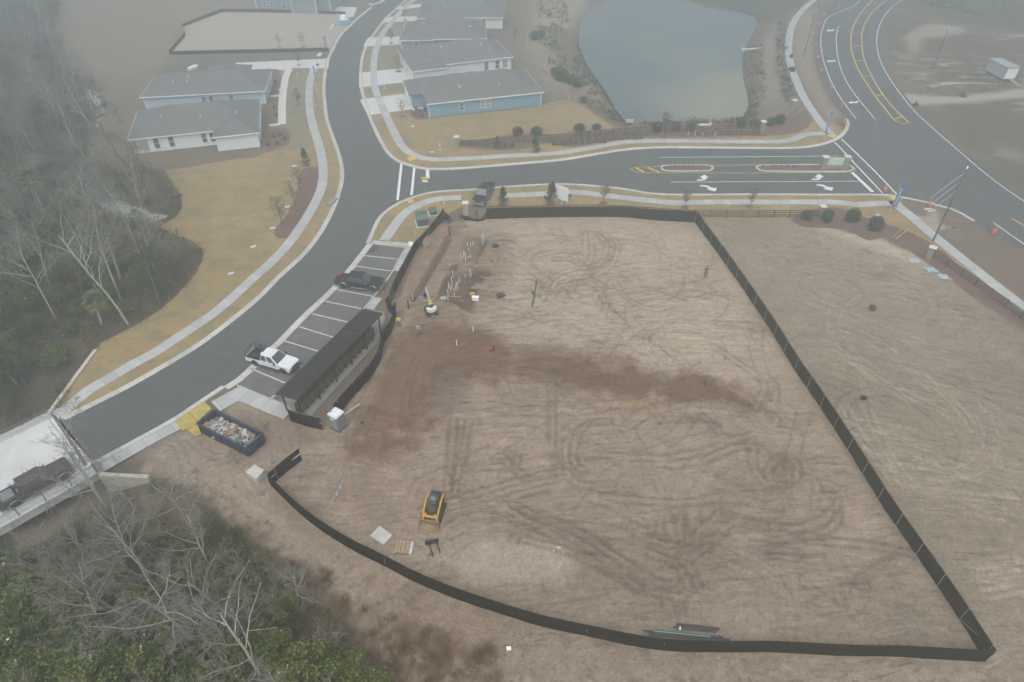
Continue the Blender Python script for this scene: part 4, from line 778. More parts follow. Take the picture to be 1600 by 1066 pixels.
def window(parent, x, y, w, z0, z1, face, pane=None, frame_only=False):
    """face 'S' (towards the street south) or 'E'/'W'; local wall coordinates"""
    m = MB(); t_ = 0.1; zc = (z0 + z1) / 2; hh = z1 - z0
    def bx(cx, cz, ww, h_, prj):
        if face in 'SN': s = -1 if face == 'S' else 1; m.box((x + cx, y + s * prj / 2, cz), (ww, prj + 0.04, h_))
        else: s = 1 if face == 'E' else -1; m.box((x + s * prj / 2, y + cx, cz), (prj + 0.04, ww, h_))
    for s in (-1, 1): bx(s * (w / 2 + t_ / 2), zc, t_, hh + 2 * t_, 0.06)
    for s in (-1, 1): bx(0, zc + s * (hh / 2 + t_ / 2), w, t_, 0.06)
    bx(0, zc, w, 0.06, 0.05)
    fr = m.build('window', M_TRIM, parent)
    m = MB()
    if face in 'SN': s = -1 if face == 'S' else 1; m.box((x, y + s * 0.01, zc), (w, 0.03, hh))
    else: s = 1 if face == 'E' else -1; m.box((x + s * 0.01, y, zc), (0.03, w, hh))
    m.build('pane', pane or M_GLASS, fr)
def house(label, A, B, L, D, wall, ze=2.75, pitch=0.42, boxes=(), wins=(), porch=None, fascia_boxes=None, extra=None, z_base=0):
    a, b_ = Vector(G(*A)), Vector(G(*B)); ax = (b_ - a).normalized(); rz = math.atan2(ax.y, ax.x)
    root = thing('house', label, 'house', (a.x, a.y, 0), rz, 'single storey houses on the street')
    vols = [(0, L, 0, D)] + [tuple(q[:4]) for q in boxes]
    w = MB()
    for i, (x0, x1, y0, y1) in enumerate(vols):
        if porch and i == 0:
            px0, px1, pd = porch
            w.box(((px1 + x1) / 2, (y0 + y1) / 2, ze / 2), (x1 - px1, y1 - y0, ze)); w.box(((px0 + px1) / 2, (y0 + pd + y1) / 2, ze / 2 - 0.002), (px1 - px0, y1 - y0 - pd, ze))
        else: w.box(((x0 + x1) / 2, (y0 + y1) / 2, ze / 2 - 0.003 * i), (x1 - x0, y1 - y0, ze - 0.006 * i))
    w.build('wall', wall, root)
    rf = MB(); fa = MB()
    for i, (x0, x1, y0, y1) in enumerate(vols):
        zb, h = hip(rf, x0, x1, y0, y1, ze + 0.12 - 0.004 * i, pitch)
        o = 0.45; z_ = zb + 0.08
        for c, d in ((((x0 + x1) / 2, y0 - o - 0.02), (x1 - x0 + 2 * o + 0.08, 0.05)), (((x0 + x1) / 2, y1 + o + 0.02), (x1 - x0 + 2 * o + 0.08, 0.05)), ((x0 - o - 0.02, (y0 + y1) / 2), (0.05, y1 - y0 + 2 * o)), ((x1 + o + 0.02, (y0 + y1) / 2), (0.05, y1 - y0 + 2 * o))):
            if any((X0 - 0.3 < c[0] < X1 + 0.3) and (Y0 - 0.3 < c[1] < Y1 + 0.3) for j, (X0, X1, Y0, Y1) in enumerate(vols) if j != i): continue
            fa.box((c[0], c[1], z_ + 0.003 * i), (d[0], d[1], 0.2))
    ro = rf.build('roof', M_ROOF, root); fa.build('fascia', M_TRIM, root)
    for i, (x0, x1, y0, y1) in enumerate(vols):
        for cx, cy in ((x0, y0), (x1, y0), (x0, y1), (x1, y1)):
            if any(X0 + .1 < cx < X1 - .1 and Y0 + .1 < cy < Y1 - .1 for j, (X0, X1, Y0, Y1) in enumerate(vols) if j != i): continue
            cb = MB(); cb.box((cx, cy, ze / 2 - 0.05 - .002 * i), (0.16 + .004 * i, 0.16 + .004 * i, ze - 0.1)); cb.build('corner_board', M_TRIM, root)
    for wd in wins: window(root, *wd)
    rr = random.Random(len(label))
    zr = lambda y: ze + 0.3 + (min(y, D - y)) * pitch
    for k in range(4):
        x = L * (0.3 + 0.14 * k); y = D / 2 + 0.75; m = MB(); m.box((x, y, zr(y) + 0.03), (0.75, 0.35, 0.12), 0, R(-22)); m.build('roof_vent', mat('vent_dark', (0.07, 0.07, 0.07), 0.7), ro)
    for k in range(3):
        x = L * rr.uniform(0.2, 0.85); y = D * rr.uniform(0.15, 0.4); m = MB(); m.lathe([(0.09, 0), (0.09, 0.5)], (x, y, zr(y) - 0.15), 8); m.build('vent_pipe', M_TRIM, ro)
    if porch:
        px0, px1, pd = porch
        for cx, cy in ((0.06, 0.06), (0.06, pd - 0.06), (px1 - 0.06, 0.06), ((px0 + px1) / 2, 0.06)): m = MB(); m.box((cx, cy, ze / 2), (0.13, 0.13, ze)); m.build('porch_post', M_TRIM, root)
        m = MB(); m.box(((px0 + px1) / 2, pd / 2, 0.05), (px1 - px0, pd, 0.1)); m.build('porch_floor', M_DRIVE, root)
    if extra: extra(root)
    return root
W_BLUE, W_WHITE, W_PALE, W_GREY, W_BG = siding('siding_blue', (0.20, 0.37, 0.48)), siding('siding_white', (0.86, 0.89, 0.89)), siding('siding_pale_blue', (0.48, 0.60, 0.69)), siding('siding_grey', (0.30, 0.33, 0.33)), siding('siding_greyblue', (0.24, 0.29, 0.31))
def garage(x, y, w, face, m_=None):
    def f(root):
        m = MB(); s = -1 if face == 'W' else 1
        for k in range(4): m.box((x + s * 0.05, y, 0.3 + 0.55 * k), (0.08, w, 0.52))
        m.build('garage_door', m_ or M_TRIM, root)
        d = MB(); d.box((x + s * 0.04, y + w / 2 + 1.6, 1.05), (0.08, 0.95, 2.1)); dd = d.build('door', M_TRIM, root)
        h = MB(); h.box((x + s * 0.1, y + w / 2 + 1.3, 1.0), (0.06, 0.05, 0.12)); h.build('handle', M_GLASS, dd)
    return f
house('blue sided house with a grey hip roof beside the tan lawn, nearest the junction', (671,183.5), (844,165), 23, 13, W_BLUE, boxes=((-2.6, 6.5, 5.6, 13.2), ),
      wins=[(6.6, 0, 0.75, 0.8, 2.25, 'S'), (10.9, 0, 0.8, 0.8, 2.3, 'S', M_GLASS2), (12.0, 0, 0.8, 0.8, 2.3, 'S', M_GLASS2), (23, 4, 1.2, 0.9, 2.2, 'E'), (-2.6, 7.2, 0.7, 0.8, 2.2, 'W')], extra=garage(-2.6, 10.2, 4.6, 'W'))
house('white sided house with grey roof just behind the blue house', (645,126.6), (798.8,108), 22.8, 12, W_WHITE, boxes=((0, 7.2, -2.0, 7), ),
      wins=[(17.0, 0, 0.9, 0.5, 2.2, 'S'), (19.6, 0, 0.9, 0.5, 2.2, 'S'), (21.4, 0, 1.1, 0.5, 2.2, 'S', M_GLASS2), (0, 9.5, 1.0, 0.8, 2.2, 'W')], extra=garage(0, 0.8, 4.4, 'W'))
house('grey blue house with grey roof, third along the right of the street', (632,80.7), (770,78.3), 19.5, 13, W_GREY, boxes=((-0.5, 7, -0.5, 6), ), wins=[(3, -0.5, 1.0, 0.8, 2.2, 'S'), (-0.5, 8.5, 1.1, 0.8, 2.2, 'W')], extra=garage(-0.5, 3, 4.4, 'W'))
house('pale sided house at the top edge with a white eave line', (655,45), (784.8,45), 21.8, 14, siding('siding_cream', (0.78, 0.80, 0.76)), boxes=((0, 7, -0.6, 6.4), ), wins=[(17, 0, 0.9, 0.8, 2.2, 'S'), (21.8, 4, 1.2, 0.9, 2.2, 'E')], extra=garage(0, 3.2, 4.4, 'W'))
house('white sided house with grey hip roof and corner porch left of the street', (212.8,240.3), (342.7,226), 21.6, 12.8, W_WHITE, boxes=((14.3, 21.4, -3.0, 6), ), porch=(0, 2.6, 2.4),
      wins=[(3.9, 0, 0.85, 0.6, 2.4, 'S'), (6.4, 0, 0.85, 0.6, 2.4, 'S'), (12.0, 0, 0.75, 0.7, 2.35, 'S'), (13.4, 0, 0.75, 0.7, 2.35, 'S'), (21.6, 8.6, 1.3, 0.8, 2.2, 'E')], extra=garage(21.6, 10.6, 0.01, 'E'))
house('pale blue house with a long grey roof behind the white porch house', (230.5,172.8), (414,163), 23.2, 11.2, W_PALE, boxes=((10.5, 18.5, 5, 15.5), ), wins=[(11.4, 0, 0.9, 0.8, 2.2, 'S'), (12.8, 0, 0.9, 0.8, 2.2, 'S'), (16.7, 0, 0.9, 1.0, 2.2, 'S'), (23.2, 3.0, 1.2, 0.8, 2.2, 'E'), (23.2, 7.0, 1.6, 0.6, 2.3, 'E')])
house('grey house with white corner trim behind the pale dirt lot', (402,16), (524,20), 21.5, 13, W_BG, boxes=((11, 18, -1.8, 6), ), wins=[(2.5, 0, 0.8, 0.8, 2.3, 'S'), (4.6, 0, 0.8, 0.8, 2.3, 'S'), (8.2, 0, 0.9, 0.6, 2.3, 'S'), (18, 0, 0.9, 0.6, 2.3, 'E')], ze=4.2)
# shed on the far side of the highway
def shed():
    a, b_ = Vector(G(1566,127)), Vector(G(1586,126)); ax = (b_ - a).normalized(); rz = math.atan2(ax.y, ax.x)
    root = thing('storage_shed', 'white and grey box shed standing beyond the highway', 'shed', (a.x, a.y, 0), rz)
    m = MB(); m.box((1.35, 3.0, 1.55), (2.7, 6.0, 2.3)); m.build('wall', siding('siding_shed', (0.42, 0.48, 0.48)), root)
    m = MB(); m.box((1.35, -0.03, 1.55), (2.6, 0.08, 2.1)); m.build('door', M_TRIM, root)
    m = MB(); hip(m, 0, 2.7, 0, 6, 2.85, 0.14, 0.12, 0.08); m.build('roof', mat('shed_roof', (0.34, 0.37, 0.36), 0.5), root)
    for y in (0.5, 3, 5.5):
        for x in (0.3, 2.4): m = MB(); m.box((x, y, 0.2), (0.35, 0.35, 0.4)); m.build('leg', M_GLASS, root)
    m = MB(); m.box((1.6, -1.6, 0.22), (1.0, 3.2, 0.06), 0, R(8)); m.build('ramp', mat('old_wood', (0.25, 0.22, 0.19), 0.9), root)
shed()
m = MB(); c = G(302,108); m.box((c[0], c[1], 0.3), (1.1, 2.4, 0.6), R(-25)); tag(m.build('white_crate', M_TRIM, bevel=0.05), 'long white crate lying behind the pale blue house', 'crate')

# ------------------------------------------------------------------ fences
M_MESH = surf_mat('black_fence_fabric', [(None, 0, 0, (0.009, 0.010, 0.009), 1), ((0.6, 0.6, 3), 0.45, 0.65, (0.013, 0.014, 0.013), 0.7), ((8, 8, 8), 0.5, 0.7, (0.02, 0.02, 0.018), 0.4)], 0.85, 0.5, 0.02, 3)
M_MESH.node_tree.nodes['Principled BSDF'].inputs['Specular IOR Level'].default_value = 0.05
M_GALV = mat('galvanised_steel', (0.40, 0.41, 0.40), 0.5, 0.4, 0.08, 3)
M_BRN = mat('dark_brown_fence', (0.075, 0.058, 0.05), 0.7, 0, 0.2, 3)
def resample(P, step):
    P = [Vector(p) for p in P]; out = [P[0]]; acc = 0
    for a, b_ in zip(P, P[1:]):
        L = (b_ - a).length; d = step - acc
        while d < L: out.append(a.lerp(b_, d / L)); d += step
        acc = (acc + L) % step if L else acc
        acc = L - (d - step)
    if (out[-1] - P[-1]).length > 0.3: out.append(P[-1])
    return out
def mesh_fence(label, px, h=1.83, z0=-0.08, post_step=3.05, post_side=1, wob=0.06, rail=False, corner=False, curve=True, braces=()):
    P = smooth(GP(px), 0.5) if curve else [tuple(q) for q in resample(GP(px), 0.5)]
    root = thing('screen_fence', label, 'fence', (P[0][0], P[0][1], 0), 0, 'black screened fences round the building site')
    o = Vector((P[0][0], P[0][1])); n = len(P); v = []; f = []; nz = 4; s = rnd.random() * 50
    for i, p in enumerate(P):
        a = Vector(P[max(i - 1, 0)]); c = Vector(P[min(i + 1, n - 1)]); d = (c - a).normalized(); r = Vector((d.y, -d.x))
        for side in (0.012, -0.012):
            for k in range(nz + 1):
                zz = k / nz; bel = wob * sin(pi * zz) * mnoise.noise(Vector((i * 0.35 + s, zz, 0))) * 2
                top = h + (0.05 * mnoise.noise(Vector((i * 0.2 + s, 5, 0))) if k == nz else 0) - (0.03 * abs(sin(i * 0.5 / post_step * pi)) if k == nz else 0)
                q = Vector(p) - o + r * (side + bel); v.append((q.x, q.y, z0 + (top - z0) * zz))
    k_ = 2 * (nz + 1)
    for i in range(n - 1):
        for k in range(nz):
            a = i * k_ + k; f.append((a, a + k_, a + k_ + 1, a + 1)); a = i * k_ + nz + 1 + k; f.append((a, a + 1, a + k_ + 1, a + k_))
        a = i * k_ + nz; b_ = i * k_ + 2 * nz + 1; f.append((a, a + k_, b_ + k_, b_))
    MB().add(v, f).build('fabric', M_MESH, root, smooth_=True, recalc=False)
    R_ = resample(P, post_step)
    for i, q in enumerate(R_):
        a = R_[max(i - 1, 0)]; c = R_[min(i + 1, len(R_) - 1)]; d = (c - a).normalized(); r = Vector((d.y, -d.x)) * 0.05 * post_side
        m = MB(); lx = 0.03 * rnd.uniform(-1, 1); m.tube([(q.x - o.x + r.x, q.y - o.y + r.y, -0.3), (q.x - o.x + r.x + lx, q.y - o.y + r.y, h + 0.04)], 0.028, 6); m.build('post', M_GALV, root)
    m = MB(); pts = [(q[0] - o.x, q[1] - o.y, h + 0.005) for q in P[::3]] + [(P[-1][0] - o.x, P[-1][1] - o.y, h)]; m.tube(pts, 0.018, 5); m.build('top_rail', M_GALV if rail else M_MESH, root)
    if rail:
        m = MB(); m.tube([(q[0] - o.x, q[1] - o.y, 0.95) for q in P[::3]] + [(P[-1][0] - o.x, P[-1][1] - o.y, 0.95)], 0.03, 5); m.build('middle_rail', M_TRIM, root)
    for a, za, b_, zb in braces:
        A, B = G3(*a) , G3(*b_); m = MB(); m.tube([(A.x - o.x, A.y - o.y, za), (B.x - o.x, B.y - o.y, zb)], 0.025, 6); m.build('brace', M_GALV, root)
    return root
FR = [(1086,347),(1122.5,397),(1162.5,454.5),(1199,509),(1215,534),(1242.5,579),(1275,626.5),(1312.5,684),(1350,744),(1385,800),(1440,880),(1487.5,950),(1541,1034)]
mesh_fence('long straight black screen fence dividing the building pad from the outer field', FR, post_side=1, wob=0.03, braces=(((1500,970),0.1,(1541,1033),1.7),))
mesh_fence('curving black screen fence along the bottom of the pad', [(423.7,759),(466,800),(500,827.5),(550,859),(600,884),(650,910),(712.5,936),(799,965),(850,980),(925,996),(1000,1011),(1050,1017),(1125,1019),(1199,1019),(1325,1025),(1400,1026),(1450,1029),(1541,1034)], post_side=-1, wob=0.05)
mesh_fence('short double height looking black fence panel with white strap by the skip', [(472,719),(447,738),(423.7,759)], curve=False, rail=True, post_side=-1)
mesh_fence('black screen fence facing the entrance road at the top of the pad', [(760,342.5),(800,341),(875,339.5),(975,339.5),(1012,343),(1086,347)], post_side=-1, wob=0.03, braces=(((1068,345),0.05,(1086,346.5),1.7),))
mesh_fence('black screen fence running beside the transformer and parking bays', [(694,341),(688.7,350),(672.5,370),(660,385),(650,395),(632.5,427),(620,452),(611,472)], post_side=-1, wob=0.12, braces=(((680,352),0.0,(690,345),1.9),))
mesh_fence('bulging black screen fence behind the mailbox shelter', [(618.7,488.6),(618,497),(612.5,517),(600,537),(595,562),(582,585),(568,602),(543.4,629),(524,652)], post_side=-1, wob=0.3)
mesh_fence('black fence panel with a white strap between shelter and toilet', [(454.6,658),(480,666),(505,671.5)], curve=False, rail=True, post_side=-1)
def fabric_heap(label, px, h):
    P = smooth(GP(px), 0.3); o = Vector(P[0]); v = []; f = []
    for i, p in enumerate(P):
        for k in range(7):
            t_ = k / 6; a = mnoise.noise(Vector((i * 0.31, k * 0.7, h))) ; v.append((p[0] - o.x + (t_ - 0.5) * 0.7 + 0.15 * a, p[1] - o.y + 0.25 * a, 0.02 + h * sin(pi * t_) * (0.6 + 0.6 * a)))
    for i in range(len(P) - 1):
        for k in range(6): a = i * 7 + k; f.append((a, a + 7, a + 8, a + 1))
    ob = MB().add(v, f).build('fallen_fence_fabric', M_MESH, smooth_=True); ob.location = (o.x, o.y, 0); md = ob.modifiers.new('thick', 'SOLIDIFY'); md.thickness = 0.02
    tag(ob, label, 'fence fabric')
fabric_heap('slumped black fabric on the dirt below the stone column and black pickup', [(720,339.5),(732,343),(745,346),(756,342),(760,336)], 0.45)
fabric_heap('torn black fabric hanging over the gap by the workman in yellow', [(606,470),(610,482),(616,490)], 1.2)
fabric_heap('crumpled black fabric at the top corner of the west fence', [(690,346),(696,340),(702,345)], 1.1)
for k, (u, v, lb) in enumerate(((745,341,'short black post standing in the slumped fabric'), (702.5,369,'black post standing at the head of the trench'), (638.5,483,'black post beside the yellow shirted workman'), (701,352,'short black post by the west fence corner'))):
    p = G(u, v); m = MB(); m.box((0, 0, 0.55), (0.16, 0.12, 1.5 if k != 1 else 2.2)); m.box((0, 0, 1.3), (0.2, 0.16, 0.08)); o = m.build('timber_post', mat('black_timber', (0.035, 0.033, 0.03), 0.8)); o.location = (p[0], p[1], 0.1); tag(o, lb, 'post')
def rail_fence(label, px, h=1.3, rails=4, step=2.44, group='dark brown rail fences'):
    P = smooth(GP(px), 1.0); root = thing('rail_fence', label, 'fence', (P[0][0], P[0][1], 0), 0, group); o = Vector(P[0])
    Q = resample(P, step)
    for q in Q: m = MB(); m.box((q.x - o.x, q.y - o.y, h / 2), (0.13, 0.13, h + 0.1)); m.build('post', M_BRN, root)
    for k in range(rails):
        z_ = 0.28 + (h - 0.38) * k / (rails - 1); m = MB()
        for a, b_ in zip(Q, Q[1:]):
            d = (b_ - a); m.box(((a.x + b_.x) / 2 - o.x, (a.y + b_.y) / 2 - o.y, z_), (d.length, 0.04, 0.13), math.atan2(d.y, d.x))
        m.build('rail', M_BRN, root)
rail_fence('dark brown rail fence between the entrance road and the pad', [(765,333),(800,333.5),(875,331.5),(950,331.5),(1012,335),(1050,338),(1110,340),(1200,340),(1278,340)])
rail_fence('dark brown rail fence running down the mulch strip at the right edge', [(1457,403),(1499,431),(1545,464),(1591,497),(1680,566)])
rail_fence('dark brown rail fence along the planting bed north of the entrance road', [(717,229.5),(760,227),(800,223),(860,220),(920,214),(1000,208),(1080,207),(1186,206.5)], rails=3, h=1.2)
def silt(label, px):
    P = resample(GP(px), 1.0); m = MB(); o = P[0]
    for a, b_ in zip(P, P[1:]): d = b_ - a; m.box(((a.x + b_.x) / 2 - o.x, (a.y + b_.y) / 2 - o.y, 0.4), (d.length + 0.01, 0.03 + 0.02 * rnd.random(), 0.85), math.atan2(d.y, d.x) + rnd.uniform(-.02, .02))
    root = thing('silt_fence', label, 'fence', (o.x, o.y, 0)); m.build('fabric', M_MESH, root)
    for q in P[::3]: k = MB(); k.box((q.x - o.x, q.y - o.y, 0.45), (0.05, 0.05, 1.0)); k.build('stake', mat('stake_wood', (0.32, 0.25, 0.16), 0.9), root)
silt('low black silt fence around the back and sides of the pale dirt lot', [(265,85),(290,56),(285,42.5),(347,18.5),(400,19),(470,20.5),(540,23)])
silt('low black silt fence along the front of the pale dirt lot', [(265,85.5),(330,84),(380,83),(450,81.5),(514,80)])

# ------------------------------------------------------------------ stone columns, monument sign, flags, poles
M_STONE = mat('stacked_stone', (0.23, 0.19, 0.155), 0.9, 0, 0.3, 2.5, 0.6, col2=(0.37, 0.32, 0.27), bscale=6); M_CAP = mat('cap_stone', (0.62, 0.61, 0.56), 0.7, 0, 0.08, 2)
M_STONE2 = mat('tan_block', (0.42, 0.36, 0.27), 0.9, 0, 0.2, 2.5, 0.4)
def column(u, v, label, h=2.1, m_=None, rz=0.0, w=0.7):
    p = G(u, v); root = thing('stone_column', label, 'column', (p[0], p[1], 0), rz, 'stone gate columns with pale caps')
    m = MB(); k = int(h / 0.26)
    for i in range(k):
        for sx in (-1, 1):
            for sy in (-1, 1): j = rnd.uniform(-.012, .012); m.box((sx * w / 4, sy * w / 4, 0.13 + 0.26 * i), (w / 2 + j, w / 2 - j, 0.25))
    m.build('shaft', m_ or M_STONE, root, bevel=0.012)
    m = MB(); z_ = 0.26 * k; m.frus([(-.48, -.48, z_), (.48, -.48, z_), (.48, .48, z_), (-.48, .48, z_)], [(-.5, -.5, z_ + .12), (.5, -.5, z_ + .12), (.5, .5, z_ + .12), (-.5, .5, z_ + .12)])
    m.frus([(-.46, -.46, z_ + .12), (.46, -.46, z_ + .12), (.46, .46, z_ + .12), (-.46, .46, z_ + .12)], [(-.1, -.1, z_ + .2), (.1, -.1, z_ + .2), (.1, .1, z_ + .2), (-.1, .1, z_ + .2)]); m.build('cap', M_CAP, root)
column(714, 229, 'stone column with pale cap at the left end of the north rail fence', 1.9)
column(1189.5, 207, 'stone column with pale cap among the round bushes north of the road')
column(1239, 169, 'stone column beside the highway pavement near the blue flag', 1.7)
column(1281, 339, 'stone column with pale cap among the dark bushes of the south bed', 1.9)
column(1450, 404, 'stone column at the head of the rail fence by the utility pole', 1.9, rz=R(-35))
column(728, 336, 'tan block column beside the black pickup on the verge', 2.1, M_STONE2)
def monument():
    a, b_ = Vector(G(1285,264)), Vector(G(1318.7,263.7)); d = b_ - a; rz = math.atan2(d.y, d.x); L = d.length
    root = thing('monument_sign', 'blank pale green sign panel between two stone pillars on the island', 'sign', (a.x, a.y, 0.09), rz)
    for x in (0, L):
        m = MB()
        for i in range(8): m.box((x, 0, 0.13 + 0.26 * i), (0.8 + 0.015 * (i % 2), 0.8 + 0.015 * ((i + 1) % 2), 0.25))
        pl = m.build('pillar', M_STONE, root, bevel=0.01)
        m = MB(); m.box((x, 0, 2.15), (1.05, 1.05, 0.14)); m.build('cap', M_CAP, pl, bevel=0.02)
    m = MB(); m.box((L / 2, 0, 1.3), (L - 0.8, 0.22, 1.25)); m.build('panel', mat('sign_green', (0.50, 0.66, 0.50), 0.6, 0, 0.04, 1), root, bevel=0.02)
    m = MB(); m.box((L / 2, 0, 0.35), (L - 0.8, 0.5, 0.6)); m.build('plinth', M_STONE, root)
monument()
M_FLAG = mat('flag_blue', (0.045, 0.12, 0.33), 0.7, 0, 0.15, 1.5)
def feather(u, v, label, h=4.4, az=0.0, w=0.72, tilt=0):
    p = G(u, v); root = thing('feather_flag', label, 'flag', (p[0], p[1], 0), az, 'blue feather flags with white lettering')
    root.rotation_euler = (0, tilt, az)
    m = MB(); m.tube([(0, 0, 0), (0, 0, h * .7), (0.05, 0, h * .93), (0.25, 0, h + 0.05), (0.5, 0, h - 0.05)], [0.025, 0.02, 0.014, 0.01, 0.008], 6); m.build('pole', M_TRIM, root)
    V, F = [], []; n = 18
    for i in range(n + 1):
        z_ = 0.45 + (h - 0.5) * i / n; t_ = i / n; wd = w * (1 if t_ < 0.8 else max(0.12, 1 - (t_ - 0.8) * 3.2)); x0 = 0.02 if t_ < .75 else 0.02 + (t_ - .75) * 1.0
        for k in range(4): x = x0 + wd * k / 3; V.append((x, 0.05 * sin(i * .8 + k * .9), z_))
    for i in range(n):
        for k in range(3): a = i * 4 + k; F.append((a, a + 1, a + 5, a + 4))
    o = MB().add(V, F).build('banner', M_FLAG, root, smooth_=True); md = o.modifiers.new('s', 'SOLIDIFY'); md.thickness = 0.012
    for s in (1, -1):
        c = bpy.data.curves.new('letter_curve', 'FONT'); c.body = 'LENNAR'; c.size = 0.56; c.extrude = 0.004; c.align_y = 'CENTER'; c.offset = 0.004; c.space_character = 1.18
        tmp = bpy.data.objects.new('letter_curve', c); COL.objects.link(tmp); dg = bpy.context.evaluated_depsgraph_get(); dg.update()
        lm_ = bpy.data.meshes.new_from_object(tmp.evaluated_get(dg)); bpy.data.objects.remove(tmp); lm_.materials.clear(); lm_.materials.append(mat('letter_white', (0.8, 0.8, 0.8), 0.6, 0, 0.02))
        t_ = bpy.data.objects.new('lettering', lm_); COL.objects.link(t_); t_.parent = root
        # text runs up the banner
        M = Matrix(((0, -1 if s == 1 else 1, 0), (0, 0, -s), (1, 0, 0))).to_4x4()
        t_.matrix_local = Matrix.Translation((w / 2 + 0.02, -0.075 * s, 0.55)) @ M
        t_.scale = ((h - 0.95) / 2.72 * 1.0, 1, 1)
    return root
feather(1391, 329, 'large blue feather flag with white letters at the corner of entrance road and highway', 4.7, R(8), 0.85)
feather(1287.5, 208.5, 'blue lettered feather flag by the pavement corner north of the entrance road', 4.3, R(20), 0.62)
feather(508, 80, 'blue lettered feather flag in front of the pale dirt lot', 3.6, R(0), 0.6)
feather(495, 132, 'leaning blue feather flag next to the driveway on the left side of the street', 4.2, R(80), 0.6, R(-8))
feather(498, 177, 'narrow blue feather flag on the verge nearer the junction', 3.8, R(80), 0.55, R(-6))
def utility_pole(u, v, h, label, wires=True, th=0.15):
    p = G(u, v); root = thing('utility_pole', label, 'pole', (p[0], p[1], 0), 0)
    m = MB(); m.tube([(0, 0, -0.2), (0.02, 0, h * 0.5), (0, 0, h)], [th, th * 0.85, th * 0.65], 10); m.build('pole', mat('weathered_pole', (0.12, 0.105, 0.09), 0.9), root)
    m = MB(); m.lathe([(0.1, 0), (0.12, 0.25), (0.06, 0.4)], (0, 0, h), 8); m.build('cap', M_TRIM, root)
    if wires:
        for k, (z_, L) in enumerate(((h - 0.6, 5.2), (h - 1.9, 4.6), (h - 3.4, 4.3))):
            m = MB(); m.tube([(0, 0, z_), (-L * .5, -L * .28, z_ - 1.0), (-L, -L * 0.55, z_ - 2.4)], 0.035, 5); m.build('cable', mat('cable_grey', (0.42, 0.43, 0.43), 0.6), root)
            m = MB(); m.box((-0.15, -0.1, z_), (0.5, 0.1, 0.1), R(30)); m.build('bracket', M_GALV, root)
utility_pole(1458, 376, 11.4, 'tall dark utility pole with three loose cables standing at the highway pavement')
utility_pole(1457, 108, 8.8, 'pale topped pole standing alone in the scraped field past the highway', False, 0.11)
utility_pole(1255, 90, 10.2, 'thin dark pole on the brown verge beside the highway cones', False, 0.11)
def signpost():
    p = G(665, 298); root = thing('street_sign', 'yellow plate over a white plate on a thin post at the junction', 'sign', (p[0], p[1], 0), 0)
    m = MB(); m.tube([(0, 0, 0), (0, 0, 2.5)], 0.03, 6); m.build('post', M_GALV, root)
    m = MB(); m.box((0, -0.04, 2.25), (1.1, 0.03, 0.42)); m.build('plate', mat('sign_yellow', (0.70, 0.52, 0.05), 0.5), root, bevel=0.01)
    m = MB(); m.box((0.05, -0.04, 1.72), (0.95, 0.03, 0.36)); m.build('plate', M_TRIM, root, bevel=0.01)
signpost()
def billboard():
    a, b_ = G3(866,318), G3(880,319); root = thing('site_billboard', 'back of a white board sign on angled legs beside the small conifer', 'sign', G3(873,319), R(-38))
    m = MB(); m.box((0, 0, 2.1), (3.4, 0.08, 2.3)); m.build('panel', M_TRIM, root)
    for x in (-1.5, -0.5, 0.5, 1.5): k = MB(); k.box((x, 0.07, 1.6), (0.09, 0.09, 3.2)); k.build('leg', M_TRIM, root)
    for x in (1.5, 0.5): k = MB(); k.tube([(x, 0.1, 1.6), (x - 0.1, 1.0, 0)], 0.05, 4); k.build('brace', M_TRIM, root)
    c = G3(889,312.5); r2 = thing('yard_sign', 'small dark yard sign on two white legs right of the white board', 'sign', c, R(5))
    m = MB(); m.box((0, 0, 0.75), (0.7, 0.04, 0.5)); m.build('panel', mat('sign_dark', (0.12, 0.09, 0.10), 0.6), r2)
    for x in (-.25, .25): k = MB(); k.tube([(x, 0, 0), (x, 0, 0.55)], 0.02, 5); k.build('leg', M_TRIM, r2)
billboard()
p = G3(497, 106); r2 = thing('yard_sign', 'little blue and white sign on two stakes at the driveway mouth', 'sign', p, 0)
m = MB(); m.box((0, 0, 0.7), (0.7, 0.04, 0.45)); m.build('panel', M_FLAG, r2)
for x in (-.25, .25): k = MB(); k.tube([(x, 0, 0), (x, 0, 0.5)], 0.02, 5); k.build('leg', M_TRIM, r2)

